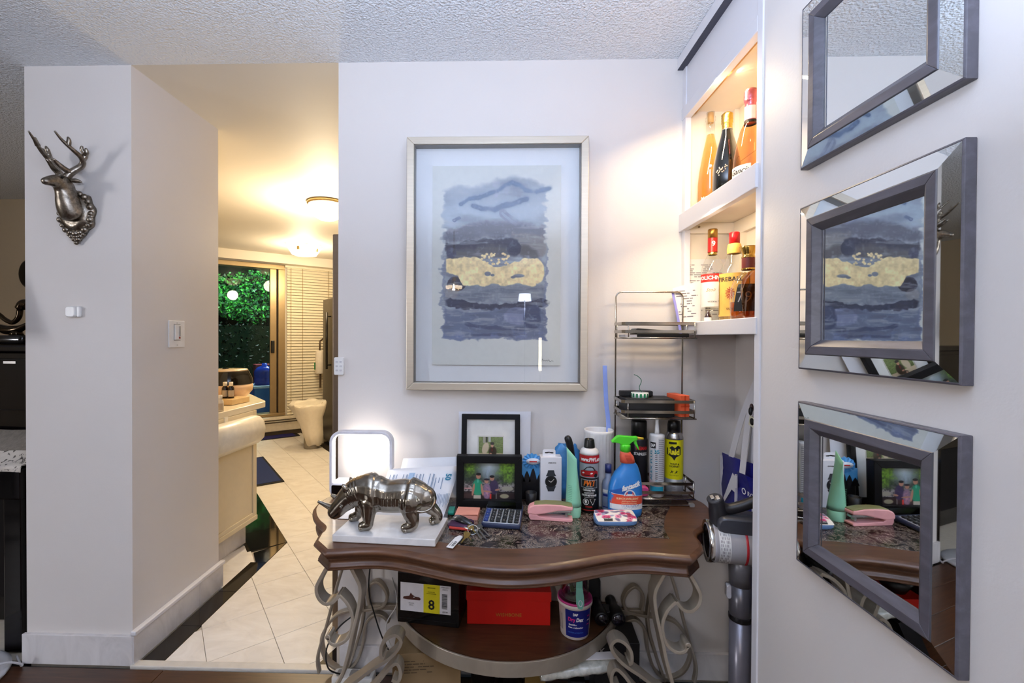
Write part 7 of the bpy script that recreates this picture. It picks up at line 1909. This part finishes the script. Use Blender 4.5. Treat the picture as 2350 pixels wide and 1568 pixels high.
for i, (px, py, h, lab, colr, r) in enumerate(((512, 931, .105, 'dark glass dropper bottle with white cap, the one farther into the tray', '#1d0f0a', .019), (524, 929, .105, 'dark glass dropper bottle with white cap, the one nearer the tray corner', '#1d0f0a', .019), (505, 944, .095, 'white plastic pill bottle at the counter edge beside the tray', '#dcd2c0', .019))):
    p = atZ(px, py, .907); z0 = .944 if i < 2 else .907
    if i == 0: p = Vector((tc_.x-.045, tc_.y-.02, 0))
    if i == 1: p = Vector((tc_.x-.005, tc_.y-.02, 0))
    t = thing('small_bottle', lab, 'bottle', (p.x, p.y, z0))
    put('body', B().lathe([(.001, 0), (r, 0), (r, h*.62), (r*.6, h*.74), (r*.55, h*.78), (.001, h*.78)], (p.x, p.y, z0), 20), M('vial_%d' % (i > 1), colr, .1), t)
    put('cap', B().lathe([(r*.65, h*.76), (r*.65, h), (.001, h)], (p.x, p.y, z0), 16), M('cap_white', '#e2d8c6', .4), t)
    put('label', B().patch_cyl((p.x, p.y), r+.0004, VIEW(p.x, p.y)-1, VIEW(p.x, p.y)+1, z0+h*.1, z0+h*.5), M('vial_label', '#b8a58a', .6), t)
# ceiling lights
glow = M('lit_glass', '#ffe3b0', .4, emit=5, noise=0)
t = thing('ceiling_light', 'round glowing bowl ceiling light closest to the wall opening', 'ceiling light', KL1)
put('rim', B().lathe([(.150, 0), (.158, -.006), (.158, -.020), (.146, -.026)], KL1, 40, caps=False), M('light_rim', '#b59a68', .3, .7), t)
put('bowl', B().lathe([(.148, -.018), (.138, -.07), (.105, -.115), (.06, -.14), (.001, -.148)], KL1, 40, caps=False), glow, t)
t = thing('ceiling_light', 'small square glowing glass ceiling light deeper in the kitchen', 'ceiling light', KL2)
rq = lambda a, z, tw=0: [(KL2[0]+a*(abs(math.cos(k*PI/12))**.5)*(1 if math.cos(k*PI/12) >= 0 else -1), KL2[1]+a*(abs(math.sin(k*PI/12))**.5)*(1 if math.sin(k*PI/12) >= 0 else -1), KL2[2]+z) for k in range(24)]
put('bowl', B().loft([rq(.175, -.02), rq(.16, -.05), rq(.12, -.12), rq(.05, -.128)]), glow, t)
put('canopy', B().loft([rq(.10, -.0005), rq(.10, -.02)]), MATS['light_rim'], t)
for q in (0, 2, 4, 6):
    a_ = q*PI/4+PI/4*0; put('clip', B().box((KL2[0]+.15*math.cos(a_), KL2[1]+.15*math.sin(a_), KL2[2]-.055), (.03, .03, .05), 0, rot('Z', a_)), MATS['light_rim'], t, bevel=.003)
# fridge just inside the opening: only its edge shows
t = thing('refrigerator', 'bronze steel refrigerator edge just behind the wall opening', 'refrigerator', (-.35, 2.3, 0))
stl = M('warm_steel', '#8a7763', .32, .8, noise=.03, scale=3, stretch=(1, 1, 30))
put('cabinet', B().box2((-.665, 1.925, .02), (-.02, 2.62, 1.80)), stl, t, bevel=.004)
put('door', B().box2((-.735, 1.93, .70), (-.668, 2.61, 1.80)), stl, t, bevel=.006)
put('drawer', B().box2((-.735, 1.93, .03), (-.668, 2.61, .69)), stl, t, bevel=.006)
put('foot', B().box2((-.70, 1.93, .0), (-.05, 2.6, .03)), black_pl, t)
# tall steel appliance at the far end
p = atY(757, 780, 5.5); ax = p.x
t = thing('tall_steel_appliance', 'tall dark steel appliance beside the window blind at the kitchen end', 'refrigerator', (-1.93, 5.55, 0))
dk_st = M('dark_steel', '#5c564c', .3, .75, noise=.04)
c0 = V2(-2.02, 5.36)
pl_ = [c0, c0+KU*.5, c0+KU*.5+KV*.45, c0+KV*.45]
put('cabinet', B().prism([tuple(q) for q in pl_], .02, 1.83), dk_st, t, bevel=.01)
fm = c0+KV*.12
put('handle', B().cyl((fm.x-.04, fm.y-.03, .95), (fm.x-.04, fm.y-.03, 1.65), .014, n=12).cyl((fm.x-.04, fm.y-.03, 1.0), (fm.x, fm.y, 1.0), .008, n=8).cyl((fm.x-.04, fm.y-.03, 1.6), (fm.x, fm.y, 1.6), .008, n=8), M('handle_dark', '#26231f', .3, .5), t)
put('door_gap', B().box((c0.x-.001, c0.y+.0, .80), (.02, .02, .02), 0, RW), MATS['handle_dark'], t)
# bin with a white bag
bx, by = -2.33, 5.33
t = thing('waste_bin', 'grey waste bin with a white plastic bag folded over its rim', 'bin', (bx, by, .001))
put('bin_body', B().lathe([(.001, 0), (.085, 0), (.09, .01), (.085, .50), (.001, .48)], (bx+.05, by, .001), 24), M('bin_grey', '#8e8576', .45), t)
R_ = []
for q, (z, r) in enumerate(((.05, .10), (.2, .12), (.36, .145), (.47, .175), (.53, .20), (.55, .19), (.54, .16))):
    R_.append([(bx+.10*(1-z/.55)+r*(1+.12*(q > 2)*math.cos(4*PI*k/26)+.06*math.sin(k*1.9+q)+(.05*(k % 6 == 0) if 2 < q < 5 else 0))*math.cos(2*PI*k/26), by+r*(1+.07*math.sin(k*2.3+q))*math.sin(2*PI*k/26), z+.014*math.sin(k*1.3+q)+.02*math.sin(2*PI*k/26)*(q > 2)) for k in range(26)])
put('bag', B().loft(R_), M('bag_plastic', '#e6dcc8', .35, noise=.03), t)
# hanging white dispenser
w_c = wallp(734, 832, -.20)
t = thing('paper_dispenser', 'white hanging roll dispenser with a green label before the blind', 'dispenser', tuple(w_c))
put('roll', B().cyl(w_c+Vector((0, 0, -.16)), w_c+Vector((0, 0, .17)), .062, .058, 24), M('roll_white', '#e6dccb', .5), t, bevel=.01)
put('label', B().box(w_c+Vector((-.055, -.035, -.05)), (.012, .03, .10)), M('label_green', '#2d7a45', .5), t)
put('hook', B().tube([w_c+Vector((0, 0, .17)), w_c+Vector((0, .0, .30)), w_c+Vector((0.02, .16, .36))], .012, 8), M('hook_brown', '#4c3a26', .5), t)
put('strap', B().box(w_c+Vector((.0, .02, -.26)), (.02, .02, .2)), MATS['hook_brown'], t)
# floor mats
def mat_obj(label, poly, m_):
    t = thing('floor_mat', label, 'mat', (poly[0].x, poly[0].y, .001))
    put('border', B().prism([tuple(q) for q in poly], .001, .008), M('mat_edge', '#15120f', .7), t, bevel=.002)
    c = sum(poly, V2(0, 0))/len(poly); inn_ = [c+(q-c)*.93 for q in poly]
    put('pad', B().prism([tuple(q) for q in inn_], .008, .0105), m_, t)
mb = M('mat_blue', '#1c2f63', .8, noise=.15, scale=120)
c = V2(-1.99, 4.06); mat_obj('blue mat with dark edge in front of the peninsula', [c, c+KV*1.05, c+KV*1.05-KU*.62, c-KU*.62], mb)
c = V2(-2.70, 5.95); mat_obj('dark blue mat lying below the sliding door', [c, c+KV*.32, c+KV*.32-KU*1.5, c-KU*1.5], M('mat_indigo', '#1d1d66', .8, noise=.15, scale=120))
# ---- outside the sliding door
struct('ground_terrace', B().box2((-12, 6.2, -.3), (0, 13, .20)), M('terrace', '#3d4a63', .9, noise=.1))
gt = bpy.data.objects['ground_terrace']
# keep the terrace outside the slanted wall
bpy.data.objects.remove(gt)
te = B(); wbox(te, -4.0, 3.0, .125, 6.3, -.3, .20); struct('ground_terrace', te, MATS['terrace'])
hg = B(); wbox(hg, -4.0, 2.4, 2.6, 3.1, .2, 1.55)
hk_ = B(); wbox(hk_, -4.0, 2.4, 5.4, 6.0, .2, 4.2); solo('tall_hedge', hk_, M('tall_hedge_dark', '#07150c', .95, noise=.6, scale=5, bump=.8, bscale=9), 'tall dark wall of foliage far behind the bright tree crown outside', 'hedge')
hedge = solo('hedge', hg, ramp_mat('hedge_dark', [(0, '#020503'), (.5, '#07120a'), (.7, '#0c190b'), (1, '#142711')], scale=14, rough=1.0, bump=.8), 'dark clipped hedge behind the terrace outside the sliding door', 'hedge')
rs = np.random.RandomState(12)
def leaf_cloud(n, fn, size, seed):
    rs = np.random.RandomState(seed); b = B()
    for i in range(n):
        p = fn(rs); s = size*(.6+.8*rs.rand()); a = Vector(rs.normal(size=3)).normalized(); c_ = a.cross(Vector(rs.normal(size=3))).normalized()
        b.v += [tuple(p-a*s), tuple(p+c_*s*.5), tuple(p+a*s), tuple(p-c_*s*.5)]; o = len(b.v)-4
        b.f.append((o, o+1, o+2, o+3)); b.m.append(int(rs.randint(3))); b.sm.append(False)
    return b
lm_ = [M('leaf_%s' % n_, c_, .5, noise=.1) for n_, c_ in (('bright', '#3f9a34'), ('mid', '#23672c'), ('deep', '#0f3a20'))]
MATS['hedge_dark'].node_tree.nodes['Principled BSDF'].inputs['Specular IOR Level'].default_value = .05
for q in list(MATS):
    if q.startswith(('hedge_leaf', 'tall_hedge')): MATS[q].node_tree.nodes['Principled BSDF'].inputs['Specular IOR Level'].default_value = .1
tr = thing('garden_tree', 'bright green leafy tree crown above the hedge outside the sliding door', 'tree', tuple(W0+N3*3.3+U3*-.8))
def crown(rs):
    while True:
        v = rs.uniform(-1, 1, 3)
        if (v**2).sum() < 1: break
    lay = int(rs.randint(4)); 
    return W0+U3*(-1.2+v[0]*2.4)+N3*(4.1+v[1]*.8)+Vector((0, 0, 1.95+.16*lay+v[2]*.30+.12*math.sin(v[0]*7+lay)))
o = put('foliage', leaf_cloud(15000, crown, .034, 3), lm_, tr, recalc=False); o['kind'] = 'stuff'
put('trunk', B().tube(catmull([W0+U3*-.9+N3*4.1+Vector((0, 0, .19)), W0+U3*-.85+N3*4.1+Vector((0, 0, 1.2)), W0+U3*-.95+N3*4.1+Vector((0, 0, 2.1))], 5), .06, 10), M('bark', '#2b211a', .9), tr)
def hleaf(rs): return W0+U3*rs.uniform(-3.6, 2)+N3*(2.58+.06*rs.rand())+Vector((0, 0, rs.uniform(.25, 1.6)))
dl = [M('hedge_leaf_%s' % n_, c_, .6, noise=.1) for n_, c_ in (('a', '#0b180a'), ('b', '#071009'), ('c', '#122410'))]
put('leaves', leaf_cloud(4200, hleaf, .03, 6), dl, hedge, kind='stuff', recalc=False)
q0 = wallp(607, 905, .75)
t = thing('cooler_box', 'blue cooler box on the terrace outside the sliding door', 'cooler', (q0.x, q0.y, .2))
put('box', B().box((q0.x, q0.y, .40), (.34, .40, .38), 0, RW), M('cooler_blue', '#2a5f9e', .4), t, bevel=.01)
put('lid', B().box((q0.x, q0.y, .605), (.36, .42, .04), 0, RW), M('cooler_lid', '#9fb4cf', .4), t, bevel=.008)
t = thing('water_jug', 'deep blue water jug standing on the cooler box', 'jug', (q0.x, q0.y, .626))
put('jug', B().lathe([(.001, 0), (.13, 0), (.14, .01), (.14, .09), (.132, .105), (.14, .12), (.14, .20), (.10, .26), (.04, .28), (.035, .32), (.001, .32)], (q0.x, q0.y, .626), 28), M('jug_blue', '#1a3fb8', .12, trans=.3), t)
q1 = wallp(604, 855, 1.35)
t = thing('red_crate', 'dark red crate on the terrace behind the blue cooler', 'crate', (q1.x, q1.y, .2))
put('crate_body', B().box((q1.x+.02, q1.y, .55), (.30, .25, .70), 0, RW), M('crate_red', '#6d1a22', .5), t, bevel=.01)

# ================================================================== DIM ROOM BESIDE THE PILLAR
t = thing('upright_piano', 'glossy black upright piano in the dim room beside the pillar', 'piano', (-2.7, 2.1, 0))
blk = M('piano_black', '#090708', .1, noise=.05)
put('body', B().box2((-3.45, 2.03, .0), (-2.00, 2.19, 1.27)), blk, t, bevel=.006)
put('lid', B().box2((-3.48, 2.00, 1.27), (-1.97, 2.195, 1.305)), blk, t, bevel=.008)
put('key_bed', B().box2((-3.45, 1.80, .66), (-2.00, 2.03, .79)), blk, t, bevel=.006)
put('fallboard', B().prism([(1.84, .79), (2.03, .79), (2.03, .90), (2.0, .90)], -3.42, -2.02, R=Matrix(((0, 0, 1), (1, 0, 0), (0, 1, 0)))), blk, t, bevel=.004)
put('music_desk', B().box2((-3.2, 2.012, 1.0), (-2.1, 2.03, 1.24)), blk, t, bevel=.004)
put('lower_panel', B().box2((-3.40, 2.012, .12), (-2.05, 2.03, .62)), M('piano_panel', '#0d0808', .6, noise=.1, spec=.2), t, bevel=.004)
for x in (-3.38, -2.06): put('leg', B().box2((x-.04, 1.82, 0), (x+.04, 1.90, .66)), blk, t, bevel=.006)
pc = atY(22, 832, 2.01)
put('name_plate', B().box(pc, (.06, .003, .012), 0), M('plate_silver', '#c9c5be', .25, .6), t, bevel=.001)
Yq = 2.10
t = thing('swan_sculpture', 'dark bronze curved swan sculpture on top of the black piano', 'sculpture', (-2.25, Yq, 1.306))
brz = M('dark_bronze', '#3a2f22', .14, .9, noise=.1)
xb_ = atY(40, 770, Yq).x
put('plinth', B().rbox((xb_-.02, Yq, 1.306+.022), (.22, .12, .044), .02, axis=2, inset=.004), M('sculpture_black', '#0b0908', .15), t)
c1 = catmull([atY(-30, 700, Yq), atY(-2, 722, Yq), atY(14, 735, Yq), atY(30, 740, Yq), atY(43, 728, Yq), atY(47, 708, Yq), atY(55, 697, Yq), atY(66, 700, Yq)], 6)
nc = len(c1); put('neck', B().tube(c1, [.009+.005*(i/(nc-1))+(.008 if i > nc-14 else 0) for i in range(nc)], 12), brz, t)
c2_ = catmull([atY(-40, 745, Yq), atY(-5, 752, Yq), atY(20, 758, Yq), atY(45, 755, Yq), atY(62, 744, Yq)], 6)
put('wing', B().tube(c2_, [.008+.014*math.sin(i/(len(c2_)-1)*PI) for i in range(len(c2_))], 12), brz, t)
q_ = atY(38, 758, Yq)
put('support', B().cyl(q_, (q_.x, Yq, 1.345), .018, .03, 16), brz, t)
wk = atY(63, 628, 3.47)
t = thing('wall_clock', 'dark round clock on the tan wall beyond the pillar', 'clock', (wk.x, 3.4995, wk.z))
put('case', B().lathe([(.001, 0), (.085, 0), (.085, .02), (.075, .026), (.001, .022)], (wk.x, 3.4995, wk.z), 32, 0, rot('X', PI/2), sy=1.35), M('clock_dark', '#120c0a', .25), t)
t = thing('throw_cloth', 'grey and white leaf patterned cloth draped over the piano key ledge', 'cloth', (-2.5, 1.9, .8))
def cloth(pts, x0, x1, mat, name):
    b = B(); n = 24; vs = []
    for k in range(n+1):
        x = x0+(x1-x0)*k/n
        for j, (y, z) in enumerate(pts): vs.append((x, y-.003*(1+math.sin(k*1.1+j)), z+.003*(1+math.sin(k*.9+j*1.7))))
    m = len(pts); L2 = len(vs); vs += [(x, y-.002, z+.004) for x, y, z in vs]
    fs = [(k*m+j, (k+1)*m+j, (k+1)*m+j+1, k*m+j+1) for k in range(n) for j in range(m-1)]
    fs += [tuple(L2+i for i in reversed(f)) for f in fs]
    return put(name, b.add(vs, fs, 0, True), mat, t)
cloth([(2.005, .907), (1.93, .874), (1.87, .842)], -3.3, -1.985, ramp_mat('weave_grey', [(0, '#5d564e'), (.5, '#847b70'), (1, '#a59b8f')], scale=90, rough=.9, stretch=(1, .3, 1)), 'upper_panel')
cloth([(1.87, .842), (1.83, .806), (1.795, .802), (1.788, .79), (1.787, .778)], -3.3, -1.985, ramp_mat('leaf_print', [(0, '#4c463e'), (.40, '#57504a'), (.45, '#cbc2b6'), (1, '#d8cfc3')], scale=22, detail=2, rough=.9, distortion=2.5), 'lower_panel')
lp = atZ(2, 1530, .02)
t = thing('floor_lamp', 'white floor lamp with a round base and cable, beside the pillar foot', 'floor lamp', (-2.20, 1.66, .001))
lw = M('lamp_white', '#c9c8ca', .35)
put('base', B().lathe([(.001, 0), (.185, 0), (.195, .006), (.195, .016), (.18, .026), (.03, .034), (.001, .034)], (-2.13, 1.62, .001), 48), lw, t)
put('pole', B().cyl((-2.22, 1.62, .03), (-2.22, 1.62, 1.45), .012, n=14), lw, t)
put('shade', B().lathe([(.10, 0), (.16, -.22), (.158, -.222), (.098, -.002)], (-2.22, 1.62, 1.58), 28, caps=False), lw, t)
put('cable', B().tube(catmull([(-2.16, 1.60, .04), (-2.08, 1.60, .052), (-2.00, 1.64, .06), (-1.955, 1.70, .05), (-1.93, 1.735, .02), (-1.94, 1.745, .006), (-2.02, 1.80, .004)], 7), .004, 8), lw, t)
ap_ = atY(38, 1420, 1.97)
t = thing('power_adapter', 'grey plug adapter hanging from a cord in the dim room', 'adapter', tuple(ap_))
put('body', B().rbox(ap_, (.05, .04, .10), .01, axis=2, inset=.004), M('adapter_grey', '#5a5552', .5), t)
put('cord', B().tube(catmull([ap_+Vector((0, 0, -.05)), ap_+Vector((.03, -.01, -.09)), ap_+Vector((.09, .0, -.10)), Vector((-1.965, 1.96, ap_.z-.11))], 5), .004, 8).tube(catmull([ap_+Vector((0, 0, .05)), ap_+Vector((0, .02, .15)), ap_+Vector((0, .035, .28))], 5), .004, 8), MATS['adapter_grey'], t)

# ================================================================== BEHIND THE CAMERA (seen in the glass)
t = thing('chandelier', 'glowing chandelier in the room behind the viewer, seen in reflections', 'chandelier', (CHAND[0], CHAND[1], 2.45))
warm = M('lit_shade_warm', '#ffe2b8', .5, emit=7, noise=0)
put('rod', B().cyl((CHAND[0], CHAND[1], 2.45), (CHAND[0], CHAND[1], CHAND[2]+.10), .01, n=10), brass, t)
put('body', B().sphere((CHAND[0], CHAND[1], CHAND[2]+.09), .025, 16), brass, t)
for k in range(6):
    a = k*PI/3; e_ = Vector((CHAND[0]+.065*math.cos(a), CHAND[1]+.065*math.sin(a), CHAND[2]-.02))
    put('arm', B().tube(catmull([(CHAND[0], CHAND[1], CHAND[2]+.10), (CHAND[0]+.04*math.cos(a), CHAND[1]+.04*math.sin(a), CHAND[2]-.04), tuple(e_)], 5), .007, 8), brass, t)
    put('shade', B().lathe([(.010, 0), (.018, .008), (.021, .035), (.019, .035), (.016, .010)], e_, 16, caps=False), warm, t)
t = thing('reading_lamp', 'lit white drum floor lamp behind the viewer, seen in the picture glass', 'floor lamp', (LAMP[0], LAMP[1], .001))
put('base', B().lathe([(.001, 0), (.14, 0), (.14, .02), (.001, .03)], (LAMP[0], LAMP[1], .001), 28), steel, t)
put('pole', B().cyl((LAMP[0], LAMP[1], .02), (LAMP[0], LAMP[1], LAMP[2]+.02), .007, n=12), steel, t)
put('shade', B().lathe([(.095, -.05), (.082, .055), (.080, .055), (.093, -.05)], LAMP, 28, caps=False), M('lit_shade_cool', '#dfe9ff', .5, emit=14, noise=0), t)
t = thing('tube_lamp', 'slim upright glowing tube lamp behind the viewer', 'lamp', (.66, -2.3, .001))
put('tube', B().cyl((.55, -2.6, .9), (.55, -2.6, 1.35), .022, n=14), M('lit_tube', '#fff3d8', .5, emit=10, noise=0), t)
put('stand', B().cyl((.55, -2.6, .02), (.55, -2.6, .9), .014, n=12), steel, t)
put('base', B().lathe([(.001, 0), (.12, 0), (.12, .02), (.001, .02)], (.55, -2.6, .001), 24), steel, t)
